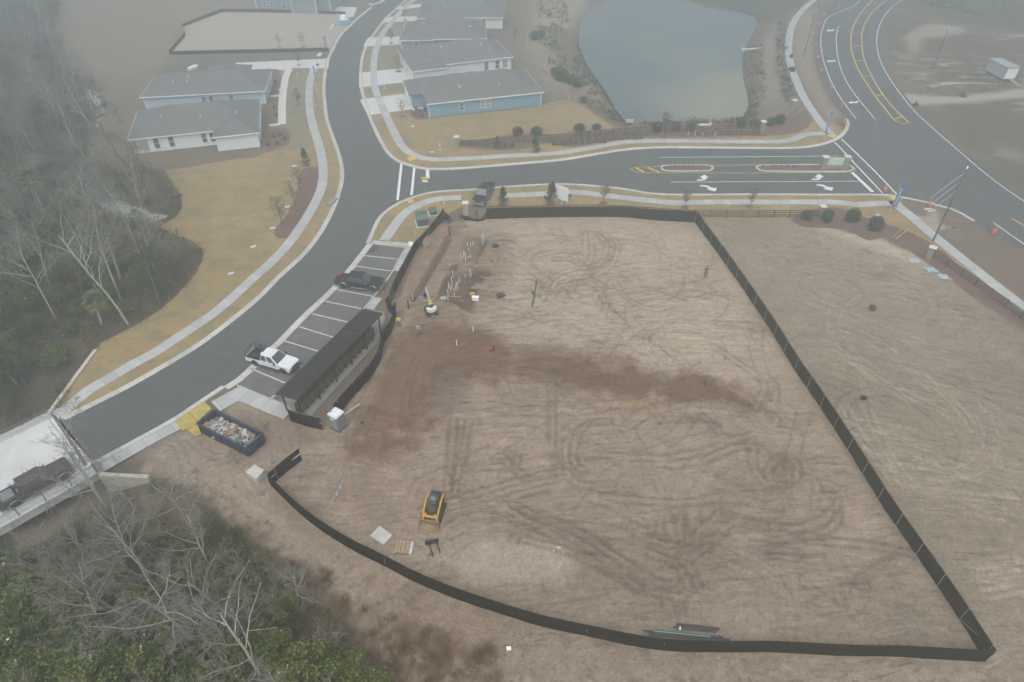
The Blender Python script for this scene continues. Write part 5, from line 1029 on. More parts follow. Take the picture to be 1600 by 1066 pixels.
# ------------------------------------------------------------------ mailbox shelter
def shelter():
    c = [Vector(G(u, v, 3.0)) for u, v in ((565,482.4),(598,490.6),(464,627),(430,614.5))]
    nw, ne, se, sw = c; ax = ((nw - sw) + (ne - se)).normalized(); L = ((nw - sw).length + (ne - se).length) / 2; per = Vector((ax.y, -ax.x)); Wd = ((ne - nw).length + (se - sw).length) / 2
    o = (sw + se) / 2; rz = math.atan2(per.y, per.x)   # local x across, y along
    root = thing('mailbox_shelter', 'long dark ribbed metal roof on black posts over the mailboxes', 'shelter', (o.x, o.y, 0), rz)
    zl, zr = 2.75, 3.15; hw = Wd / 2
    M_MR = mat('black_metal_roof', (0.026, 0.026, 0.026), 0.7, 0.0, 0.15, 0.8, spec=0.15); M_BK = mat('black_steel', (0.03, 0.03, 0.032), 0.5, 0.2)
    M_SEAM = mat('roof_seam', (0.075, 0.076, 0.078), 0.6, 0.1, spec=.2)
    m = MB(); m.add([(-hw, 0, zl), (hw, 0, zr), (hw, L, zr), (-hw, L, zl), (-hw, 0, zl + .08), (hw, 0, zr + .08), (hw, L, zr + .08), (-hw, L, zl + .08)], [(3, 2, 1, 0), (4, 5, 6, 7), (0, 1, 5, 4), (1, 2, 6, 5), (2, 3, 7, 6), (3, 0, 4, 7)]); rf = m.build('roof', M_MR, root)
    n = int(L / 0.41); m = MB(); an = math.atan2(zr - zl, Wd)
    for i in range(n + 1): m.box((0, min(max(i * L / n, 0.02), L - 0.02), (zl + zr) / 2 + .1), (Wd / cos(an) - 0.01, 0.05, 0.06), 0, 0, -an)
    m.build('seams', M_SEAM, rf)
    m = MB(); m.box((-hw - .03, L / 2, zl), (0.08, L, 0.18)); m.box((hw + .03, L / 2, zr), (0.08, L, 0.18)); m.build('gutter', M_BK, rf)
    k = 6
    for i in range(k):
        y = 0.4 + (L - 0.8) * i / (k - 1)
        for x in (-hw + 0.5, hw - 0.3): q = MB(); q.box((x, y, 1.45), (0.13, 0.13, 2.9 if x > 0 else 2.6)); q.build('post', M_BK, root)
        q = MB(); q.box((0, y, 2.82), (Wd - .3, 0.12, 0.14), 0, 0, -an); q.build('beam', M_BK, root)
    M_MBX = mat('mailbox_bronze', (0.07, 0.052, 0.038), 0.5, 0.3, 0.2, 4); M_DOOR = mat('mailbox_door', (0.15, 0.12, 0.08), 0.45, 0.3, 0.25, 9)
    first = None; n = 16
    for i in range(n):
        y = 0.9 + (L - 2.6) * i / (n - 1); lp = Vector((hw - 0.82, y)); wp = o + per * lp.x + ax * lp.y
        lb = 'bronze mailbox cluster on a pedestal, %s from the toilet end of the shelter' % ORD[i]
        if first is None:
            r = first = thing('mailbox_cluster', lb, 'mailbox', (wp.x, wp.y, 0.05), rz, 'mailbox clusters under the shelter'); r.scale = (1.1, 1.0, 1.05)
            q = MB(); q.box((0, 0, 0.95), (0.50, 0.85, 1.15)); q.frus([(-.27, -.45, 1.53), (.27, -.45, 1.53), (.27, .45, 1.53), (-.27, .45, 1.53)], [(-.2, -.4, 1.62), (.2, -.4, 1.62), (.2, .4, 1.62), (-.2, .4, 1.62)]); q.build('cabinet', M_MBX, r, bevel=0.012)
            q = MB(); q.box((0, 0, 0.19), (0.22, 0.28, 0.38)); q.box((0, 0, 0.02), (0.4, 0.5, 0.04)); q.build('pedestal', M_MBX, r)
            for a in range(2):
                for b_ in range(5): q = MB(); q.box((0.262, -0.2 + 0.4 * a, 0.52 + 0.21 * b_), (0.03, 0.36, 0.18)); q.build('box_door', M_DOOR, r)
        else: dup(first, (wp.x, wp.y, 0.05), rz + rnd.uniform(-.03, .03), lb)
shelter()

# ------------------------------------------------------------------ vehicles
M_TYRE = mat('tyre_rubber', (0.028, 0.028, 0.028), 0.85, 0, 0.2, 6); M_RIM = mat('wheel_metal', (0.45, 0.45, 0.44), 0.35, 0.7, 0.1, 4); M_RIMD = mat('wheel_dark', (0.10, 0.10, 0.10), 0.45, 0.4)
M_BLK = mat('black_plastic', (0.035, 0.035, 0.036), 0.55); M_CHR = mat('chrome_trim', (0.62, 0.63, 0.64), 0.25, 0.8); M_RED = mat('tail_red', (0.40, 0.03, 0.03), 0.35); M_LAMP = mat('lamp_clear', (0.62, 0.64, 0.65), 0.2, 0.2)
M_WS = mat('windscreen', (0.06, 0.075, 0.085), 0.08, 0, 0.15, 1, spec=0.8)
def arch_profile(x0, x1, zb, zt, arches, r=0.52, cz=0.42):
    """side outline with round wheel arches cut from the lower edge, x ascending"""
    p = [(x0, zt), (x0, zb)]
    for cx in arches:
        dx = math.sqrt(max(r * r - (zb - cz) ** 2, 0))
        if x0 < cx - dx and cx + dx < x1:
            a0 = math.atan2(zb - cz, -dx); a1 = math.atan2(zb - cz, dx)
            for i in range(9): a = a0 + (a1 - a0) * i / 8 if a0 > a1 else a0 - (2 * pi + a0 - a1) * i / 8 if False else a0 + (a1 - a0) * i / 8; p.append((cx + r * cos(a), cz + r * sin(a)))
    p += [(x1, zb), (x1, zt)]; return p
def wheel(root, x, y, r=0.41, w=0.28, rim=None, side=1):
    m = MB(); n = 20; c = (x, y - side * w / 2, r)
    m.lathe([(r * 0.6, -w / 2), (r * 0.93, -w / 2), (r, -w * .32), (r, w * .32), (r * 0.93, w / 2), (r * 0.6, w / 2)], c, n, 'Y'); wo_ = m.build('wheel', M_TYRE, root, smooth_=False)
    m = MB(); m.lathe([(r * 0.6, w * .30), (r * 0.56, w * .40), (r * .25, w * .33), (r * .2, w * .45), (0.02, w * .45)] if side > 0 else [(0.02, -w * .45), (r * .2, -w * .45), (r * .25, -w * .33), (r * .56, -w * .40), (r * .6, -w * .30)], c, n, 'Y')
    for k in range(6): a = k * pi / 3; m.box((x + r * .4 * cos(a), y - side * w / 2 + side * w * .42, r + r * .4 * sin(a)), (r * .36, 0.03, r * .12), 0, 0, -a)
    m.build('rim', rim or M_RIM, wo_)
def pickup(label, front, rear, paint, wb=3.9, near=-1, ext=False, flare=None, rim=None, extras=None, name='pickup_truck', lift=0.0):
    """front/rear: photo pixels where the near-side tyres touch the ground; near=-1: that side is the truck's right (-y)"""
    F, B = Vector(G(*front)), Vector(G(*rear)); d = (F - B).normalized(); n = Vector((-d.y, d.x)); mid = (F + B) / 2 + n * (0.9 if near == -1 else -0.9)
    root = thing(name, label, 'pickup truck', (mid.x, mid.y, 0.02), math.atan2(d.y, d.x), 'pickup trucks'); a = wb / 2
    xf, xr = a + 0.98, -a - 1.22; zb = 0.5 + lift; hw = 0.98; cf = a - 0.62; cr = cf - (3.05 if not ext else 2.45); zt = 1.13 + lift; zr_ = 1.93 + lift
    m = MB(); pr = arch_profile(cr, xf, zb, zt, [a], 0.53, 0.42 + lift * .4); pr[-1] = (xf, zt - 0.10); pr += [(xf - 0.25, zt + 0.03), (cf, zt + 0.1)]
    m.prism(pr, -hw, hw)
    # bed: two sides with arches, tailgate, floor
    for s in (-1, 1): m.prism(arch_profile(xr, cr, zb, zt, [-a], 0.53, 0.42 + lift * .4), s * hw, s * (hw - 0.09))
    m.box(((xr + 0.05), 0, (zb + zt) / 2), (0.09, 2 * hw - 0.184, zt - zb - 0.006)); m.box(((xr + cr) / 2, 0, zb + 0.18), (cr - xr - 0.2, 2 * hw - 0.2, 0.1))
    m.build('body', paint, root, bevel=0.035)
    m = MB(); m.box(((xr + cr) / 2, 0, zb + 0.245), (cr - xr - 0.22, 2 * hw - 0.22, 0.03))
    for s in (-1, 1): m.box(((xr + cr) / 2, s * (hw - 0.105), (zb + .26 + zt) / 2), (cr - xr - 0.2, 0.03, zt - zb - .24)); m.box(((xr + cr) / 2, s * (hw - 0.07), zt + .012), (cr - xr - 0.1, 0.13, 0.03))
    m.box((xr + .11, 0, (zb + .26 + zt) / 2), (.03, 2 * hw - .24, zt - zb - .25)); m.box((cr - .02, 0, (zb + .26 + zt) / 2), (.03, 2 * hw - .24, zt - zb - .25)); m.build('bed_liner', M_BLK, root)
    # cab
    wl, wt = hw - 0.04, hw - 0.24; zc = zt + 0.04
    lo = [(cr + 0.02, -wl, zc), (cf, -wl, zc), (cf, wl, zc), (cr + 0.02, wl, zc)]; hi = [(cr + 0.2, -wt, zr_), (cf - 0.85, -wt, zr_), (cf - 0.85, wt, zr_), (cr + 0.2, wt, zr_)]
    m = MB(); m.frus(lo, hi); m.build('cab', paint, root, bevel=0.05)
    m = MB(); m.box(((cr + cf - 0.65) / 2, 0, zr_ + 0.01), (cf - 0.85 - cr - 0.35, 2 * wt - 0.12, 0.05)); m.build('roof_panel', paint, root, bevel=0.02)
    def face(p0, p1, p2, p3, i0=0.08, out=0.015):
        P = [Vector(p) for p in (p0, p1, p2, p3)]; cc = sum(P, Vector()) / 4; nn = (P[1] - P[0]).cross(P[3] - P[0]).normalized()
        Q = [cc + (p - cc) * (1 - i0) for p in P]; return [q + nn * out for q in Q], [q - nn * 0.05 for q in Q]
    def glass(nm, *c, i0=0.1):
        o_, i_ = face(*c, i0=i0); MB().frus(i_, o_).build(nm, M_WS, root)
    glass('windshield', lo[1], lo[2], hi[2], hi[1]); glass('rear_window', lo[3], lo[0], hi[0], hi[3], i0=0.16)
    def lerp(p, q, t_): return tuple(p[k] + (q[k] - p[k]) * t_ for k in range(3))
    for s in (0, 1):
        A, B_, T0, T1 = (lo[0], lo[1], hi[0], hi[1]) if s == 0 else (lo[2], lo[3], hi[2], hi[3])
        cuts = (0.03, 0.42, 0.46, 0.93) if s == 0 else (0.07, 0.54, 0.58, 0.97)
        for c0, c1 in ((cuts[0], cuts[1]), (cuts[2], cuts[3])):
            glass('side_window', lerp(A, B_, c0), lerp(A, B_, c1), lerp(T0, T1, min(1, c1)), lerp(T0, T1, max(0, c0)), i0=0.12)
    for s in (-1, 1):
        wheel(root, a, s * (hw - 0.005), 0.42, 0.28, rim, s); wheel(root, -a, s * (hw - 0.005), 0.42, 0.28, rim, s)
        m = MB(); m.box((xf - 0.02, s * 0.74, zt - 0.24), (0.09, 0.34, 0.2)); m.build('headlight', M_LAMP, root, bevel=0.02)
        m = MB(); m.box((xr - 0.005, s * 0.88, zt - 0.22), (0.06, 0.15, 0.36)); m.build('tail_light', M_RED, root)
        m = MB(); m.box((cf - 0.25, s * (hw + 0.16), zt + 0.2), (0.1, 0.26, 0.26)); m.build('mirror', M_CHR if flare else M_BLK, root, bevel=0.02)
        m = MB(); m.box((0.2, s * (hw + 0.05), zb - 0.08), (2.3, 0.2, 0.06)); m.build('running_board', flare or M_BLK, root, bevel=0.01)
        for k in (-0.35, 0.85): m = MB(); m.box((cf - 1.5 + k, s * (hw + 0.005), zt - 0.12), (0.18, 0.035, 0.04)); m.build('handle', M_BLK, root)
        if flare:
            for cx in (a, -a):
                m = MB(); m.tube([(cx + 0.55 * cos(t_), s * (hw + 0.01), 0.42 + 0.55 * sin(t_)) for t_ in [pi * i / 10 for i in range(11)]], 0.045, 6); m.build('fender_trim', flare, root)
    m = MB(); m.box((xf + 0.06, 0, zb + 0.06), (0.22, 2 * hw - 0.04, 0.24)); m.build('bumper', M_CHR if flare else M_BLK, root, bevel=0.04)
    m = MB(); m.box((xr - 0.08, 0, zb + 0.05), (0.2, 2 * hw - 0.1, 0.2)); m.build('bumper', M_CHR, root, bevel=0.03)
    m = MB(); m.box((xf + 0.0, 0, zt - 0.27), (0.07, 1.05, 0.28)); m.build('grille', M_BLK, root, bevel=0.02)
    m = MB(); m.box((0, 0, 0.42), (wb * 1.25, 0.8, 0.2)); 
    for x in (a, -a): m.tube([(x, -0.8, 0.42), (x, 0.8, 0.42)], 0.07, 6)
    m.build('chassis', M_BLK, root)
    if extras: extras(root, dict(a=a, xf=xf, xr=xr, cf=cf, cr=cr, zt=zt, zb=zb, hw=hw, zr=zr_))
    return root
def toolbox(root, g):
    m = MB(); m.box((g['cr'] - 0.35, 0, g['zt'] + 0.02), (0.5, 1.9, 0.25)); m.build('toolbox', M_BLK, root, bevel=0.02)
def black_extra(root, g):
    m = MB(); m.box((0.5 * (g['xr'] + g['cr']), 0, g['zt'] + 0.02), (g['cr'] - g['xr'] - 0.1, 1.86, 0.05)); m.build('bed_cover', mat('tonneau', (0.025, 0.03, 0.033), 0.7, spec=.2), root)
    m = MB(); m.box((g['xr'] + 0.35, 0.35, g['zt'] + 0.16), (0.35, 0.55, 0.22), R(12)); o = m.build('jerry_can', M_RED, None, bevel=0.03)
    w = root.matrix_basis; o.matrix_world = w; tag(o, 'red fuel can riding on the back of the black pickup', 'fuel can')
P_BLK = mat('paint_black', (0.012, 0.018, 0.021), 0.4, 0.0, 0.1, 1, coat=0.15, spec=.3); P_WHT = mat('paint_white', (0.74, 0.76, 0.77), 0.3, 0, 0.04, 1, coat=0.4); P_BUR = mat('paint_burgundy', (0.05, 0.022, 0.024), 0.3, 0.1, 0.12, 1, coat=0.5); P_CHAR = mat('paint_charcoal', (0.012, 0.018, 0.023), 0.4, 0.0, 0.1, 1, coat=0.15, spec=.3)
pickup('black crew cab pickup with pale wheel arch trim parked in a bay', (585.5,456.5), (535.6,450.5), P_BLK, 4.2, flare=M_CHR, extras=black_extra)
def white_extra(root, g):
    M_ = M_BLK; m = MB(); z_ = g['zt'] + 0.75; xr, cr, hw = g['xr'] + 0.1, g['cr'] - 0.1, g['hw'] - 0.1
    for x in (xr, (xr + cr) / 2, cr):
        for s in (-1, 1): m.tube([(x, s * hw, g['zt']), (x, s * hw, z_)], 0.045, 5)
        m.tube([(x, -hw, z_), (x, hw, z_)], 0.045, 5)
    for s in (-1, 1): m.tube([(xr - 0.1, s * hw, z_), (cr, s * hw, z_)], 0.035, 5); m.tube([(xr, s * hw, g['zt'] + .35), (cr, s * hw, g['zt'] + .35)], 0.02, 5)
    m.build('ladder_rack', M_, root)
    m = MB(); m.box(((g['cr'] + g['cf'] - .9) / 2, 0, g['zr'] + 0.07), (1.0, 1.25, 0.05)); m.build('roof_hatch', P_WHT, root, bevel=0.02)
    for k, (x, y, c, s) in enumerate(((-1.6, 0.3, M_TRIM, (0.5, 0.35, 0.3)), (-1.1, -0.3, mat('orange_box', (0.45, 0.16, 0.07), 0.7), (0.3, 0.3, 0.35)), (-2.3, -0.2, M_BLK, (0.8, 0.9, 0.3)), (-1.3, 0.5, mat('grey_bucket', (0.3, 0.3, 0.3), 0.6), (0.3, 0.3, 0.4)))):
        q = MB(); q.box((x, y, g['zb'] + 0.27 + s[2] / 2), s, 0.3 * k); o = q.build('tool_crate', c, None, bevel=0.02); o.matrix_world = root.matrix_basis
        tag(o, ('white box', 'orange box', 'black tool chest', 'grey square bucket')[k] + ' carried in the bed of the white pickup', 'box')
pickup('white extended cab pickup with a black ladder rack nosed towards the shelter', (445.3,585), (399,571.5), P_WHT, 3.9, ext=True, rim=M_RIMD, extras=white_extra)
def bur_extra(root, g):
    m = MB(); m.box((g['cr'] - 0.9, 0, g['zb'] + 0.5), (1.1, 1.3, 0.5)); o = m.build('equipment_box', mat('equip_grey', (0.16, 0.16, 0.17), 0.6), None, bevel=0.03); o.matrix_world = root.matrix_basis; tag(o, 'grey equipment box in the bed of the burgundy truck', 'box')
pickup('burgundy crew cab pickup on the bridge behind bare branches', (104,750), (29,793), P_BUR, 4.4, flare=mat('dull_chrome', (0.32, 0.31, 0.30), 0.35, 0.6), extras=bur_extra, lift=0.08)
def char_extra(root, g):
    toolbox(root, g)
    for k, (x, y, h_) in enumerate(((-1.5, 0.5, 0.7), (-2.2, -0.4, 0.9), (-2.5, 0.55, 0.55), (-1.8, -0.55, 0.6))):
        q = MB(); q.lathe([(0.2, 0), (0.26, 0.1), (0.26, h_ * .8), (0.12, h_)], (x, y, g['zb'] + 0.27), 10); o = q.build('drum', M_BLK, None); o.matrix_world = root.matrix_basis; tag(o, 'dark drum standing in the bed of the pickup on the verge', 'drum', 'drums in the pickup bed')
pickup('dark pickup with loaded bed parked across the verge and pavement', (757,322), (771,299), P_CHAR, 4.2, near=1, flare=M_CHR, extras=char_extra)
def suv(label, u, v, rz, paint):
    p = G(u, v); root = thing('parked_car', label, 'car', (p[0], p[1], 0.02), rz)
    m = MB(); m.prism(arch_profile(-2.3, 2.3, 0.3, 0.95, [-1.4, 1.4], 0.4, 0.34) + [(1.2, 1.05)], -0.9, 0.9); m.build('body', paint, root, bevel=0.06)
    lo = [(-2.2, -.86, .97), (1.1, -.86, .97), (1.1, .86, .97), (-2.2, .86, .97)]; hi = [(-1.9, -.66, 1.65), (0.3, -.66, 1.65), (0.3, .66, 1.65), (-1.9, .66, 1.65)]
    m = MB(); m.frus(lo, hi); m.build('cabin', M_WS, root, bevel=0.04); m = MB(); m.box((-.8, 0, 1.68), (2.1, 1.28, .05)); m.build('roof', paint, root, bevel=0.02)
    for x in (-1.4, 1.4):
        for s in (-1, 1): wheel(root, x, s * 0.9, 0.34, 0.22, None, s)
    for s in (-1, 1):
        m = MB(); m.box((2.28, s * .66, .75), (.08, .3, .15)); m.build('headlight', M_LAMP, root); m = MB(); m.box((-2.28, s * .7, .8), (.08, .2, .25)); m.build('tail_light', M_RED, root)
        m = MB(); m.box((0.9, s * 1.0, 1.05), (.12, .2, .14)); m.build('mirror', paint, root)
suv('white car parked at the kerb at the very top of the street', 589, 8, R(50), P_WHT)

# compact track loader seen from above and behind
M_CATY = mat('machine_yellow', (0.62, 0.36, 0.05), 0.45, 0, 0.15, 2); M_DST = mat('dusty_steel', (0.28, 0.21, 0.14), 0.8, 0.2, 0.3, 2)
def loader():
    c = G(678, 802); root = thing('track_loader', 'yellow and black compact track loader working on the pad', 'loader', (c[0], c[1], 0), R(-101))   # +x is forward, towards the camera
    for s in (-1, 1):
        m = MB(); pr = [(-1.0, 0.12), (-0.75, 0.0), (0.75, 0.0), (1.05, 0.12), (1.12, 0.32), (0.95, 0.52), (-0.1, 0.68), (-0.9, 0.62), (-1.12, 0.38)]
        m.prism(pr, s * 0.55, s * 0.95)
        for i in range(13): m.box((-0.95 + 0.158 * i, s * 0.75, 0.005), (0.05, 0.41, 0.03))
        for i in range(9): m.box((-0.85 + 0.2 * i, s * 0.75, 0.64 - (0.06 if i > 4 else 0) - 0.02 * i * .3), (0.06, 0.41, 0.05))
        m.build('track', M_TYRE, root, bevel=0.03)
        m = MB(); m.tube([(-1.25, s * 0.68, 1.45), (-0.3, s * 0.70, 1.62), (0.7, s * 0.7, 1.25), (1.3, s * 0.66, 0.62)], [0.1, 0.1, 0.1, 0.09], 4); m.build('lift_arm', M_CATY, root, bevel=0.01)
        m = MB(); m.box((-1.1, s * 0.66, 1.0), (0.3, 0.14, 1.0)); m.build('arm_tower', M_CATY if s < 0 else M_BLK, root, bevel=0.02)
    m = MB(); m.box((-0.1, 0, 0.65), (1.9, 1.0, 0.5)); m.box((-1.05, 0, 1.05), (0.75, 1.15, 0.7)); m.build('chassis', M_BLK, root, bevel=0.05)
    m = MB(); m.frus([(-0.85, -.5, .9), (0.6, -.5, .9), (0.6, .5, .9), (-0.85, .5, .9)], [(-0.75, -.44, 2.0), (0.35, -.44, 2.0), (0.35, .44, 2.0), (-0.75, .44, 2.0)]); cab = m.build('cab', mat('cab_dark', (0.05, 0.055, 0.06), 0.5), root, bevel=0.04)
    m = MB(); m.lathe([(0.24, 0), (0.28, 0.04), (0.1, 0.1)], (-0.2, 0.02, 2.0), 12); m.build('roof_dome', mat('dome_green', (0.10, 0.20, 0.17), 0.5), cab)
    m = MB(); m.box((0.5, 0, 1.5), (0.05, 0.75, 0.8), 0, 0, R(-14)); m.build('front_window', M_WS, cab)
    m = MB(); m.box((1.05, 0, 0.9), (0.18, 1.3, 0.2)); m.box((1.0, -.45, .95), (.3, .16, .35)); m.box((1.0, .45, .95), (.3, .16, .35)); m.build('cross_member', M_CATY, root, bevel=0.02)
    m = MB(); m.prism([(1.3, 0.75), (1.28, 0.2), (1.4, 0.02), (2.15, 0.0), (2.15, 0.05), (1.5, 0.1), (1.42, 0.3), (1.42, 0.75)], -0.92, 0.92)
    for s in (-1, 1): m.prism([(1.3, 0.72), (1.28, 0.1), (2.15, 0.02), (2.0, 0.3), (1.5, 0.72)], s * 0.92, s * 0.88)
    bk = m.build('bucket', M_DST, root); m = MB(); m.blob((1.72, 0, 0.18), (0.36, 0.82, 0.16), 0.25, 2, 3); m.build('bucket_soil', mat('bucket_dirt', (0.27, 0.19, 0.125), 0.95, 0, 0.3, 5, 0.5), bk)
    m = MB(); m.box((-1.47, 0, 1.1), (0.1, 1.0, 0.6)); m.build('radiator_grille', M_BLK, root); m = MB(); m.tube([(-1.1, 0.3, 1.4), (-1.1, 0.3, 1.7)], 0.05, 8); m.build('exhaust', M_BLK, root)
loader()
def forks():
    c = G(675, 850); root = thing('fork_attachment', 'black fork attachment with two tines lying in front of the loader', 'forks', (c[0], c[1], 0), R(12))
    m = MB(); m.box((0, 0, 0.35), (1.2, 0.12, 0.1)); m.box((0, 0, 0.1), (1.2, 0.12, 0.1)); m.box((0, -.02, 0.6), (1.2, 0.14, 0.12))
    for x in (-.55, -.2, .2, .55): m.box((x, 0.06, 0.35), (0.08, 0.06, 0.6))
    m.build('frame', M_BLK, root)
    for x in (-.28, .42): m = MB(); m.box((x, -0.1, 0.3), (0.12, 0.06, 0.6)); m.box((x + 0.12, -0.72, 0.05), (0.12, 1.25, 0.06), R(10)); m.build('tine', M_BLK, root)
forks()
# mini excavator
def excavator():
    c = G(674, 489); root = thing('mini_excavator', 'white mini excavator digging at the end of the pipe trench', 'excavator', (c[0], c[1], 0), R(112))   # +x forward, away from the camera
    for s in (-1, 1):
        m = MB(); m.prism([(-0.85, 0.1), (-0.7, 0), (0.7, 0), (0.85, 0.1), (0.9, 0.25), (0.75, 0.42), (-0.75, 0.42), (-0.9, 0.25)], s * 0.42, s * 0.72)
        for i in range(12): m.box((-0.75 + 0.136 * i, s * 0.57, 0.425), (0.05, 0.31, 0.04))
        m.build('track', M_TYRE, root, bevel=0.03)
    m = MB(); m.box((1.0, 0, 0.2), (0.08, 1.4, 0.35)); m.box((.6, .3, .2), (.8, .08, .1)); m.box((.6, -.3, .2), (.8, .08, .1)); m.build('blade', M_BLK, root)
    m = MB(); m.lathe([(0.42, 0.4), (0.42, 0.55)], (0, 0, 0), 16); m.box((0.15, 0, 0.6), (1.2, 1.1, 0.12)); m.build('turntable', M_BLK, root)
    V = [(-0.1, -0.66)] + [(-0.28 + 0.72 * cos(pi / 2 + pi * i / 12 + pi) * 0 - 0.55 * sin(pi * i / 12), -0.66 * cos(pi * i / 12)) for i in range(13)] + [(-0.1, 0.66)]
    m = MB(); m.slab([(x, y) for x, y in V], 0.62, 1.12); m.build('counterweight', mat('machine_white', (0.72, 0.72, 0.71), 0.45, 0, 0.05, 2), root, bevel=0.04)
    m = MB(); m.box((-0.2, 0.0, 1.05), (0.42, 0.5, 0.25)); m.box((-0.36, 0, 1.35), (0.1, 0.46, 0.5)); m.build('seat', M_BLK, root, bevel=0.03)
    for s in (-1, 1): m = MB(); m.box((0.35, s * 0.3, 1.05), (0.1, 0.1, 0.6)); m.tube([(0.35, s * .3, 1.3), (0.35, s * .3, 1.5)], .02, 5); m.build('control_lever', M_BLK, root)
    m = MB(); m.box((0.5, 0, 0.72), (0.5, 0.9, 0.06)); m.build('floor_plate', M_BLK, root)
    M_BM = mat('boom_grey', (0.52, 0.53, 0.50), 0.5, 0.1, 0.12, 3)
    m = MB(); m.tube([(0.75, -0.1, 0.75), (1.3, -.12, 1.75), (2.3, -.15, 2.35)], [0.11, 0.12, 0.1], 4); m.build('boom', M_BM, root, bevel=0.01)
    m = MB(); m.tube([(2.25, -.15, 2.4), (2.95, -.15, 1.2)], [0.11, 0.08], 4); m.build('dipper_arm', M_BM, root, bevel=0.01)
    m = MB(); m.tube([(0.9, -.1, 0.9), (1.6, -.12, 1.6)], 0.05, 6); m.tube([(1.5, -.12, 2.1), (2.35, -.15, 2.6)], 0.045, 6); m.build('hydraulic_ram', M_CHR, root)
    m = MB(); m.prism([(2.75, 1.15), (3.1, 1.1), (3.25, 0.75), (3.05, 0.4), (2.8, 0.45), (2.95, 0.6), (3.0, 0.8), (2.85, 0.95)], -0.42, 0.12); m.build('bucket', M_BLK, root)
    return root
excavator()

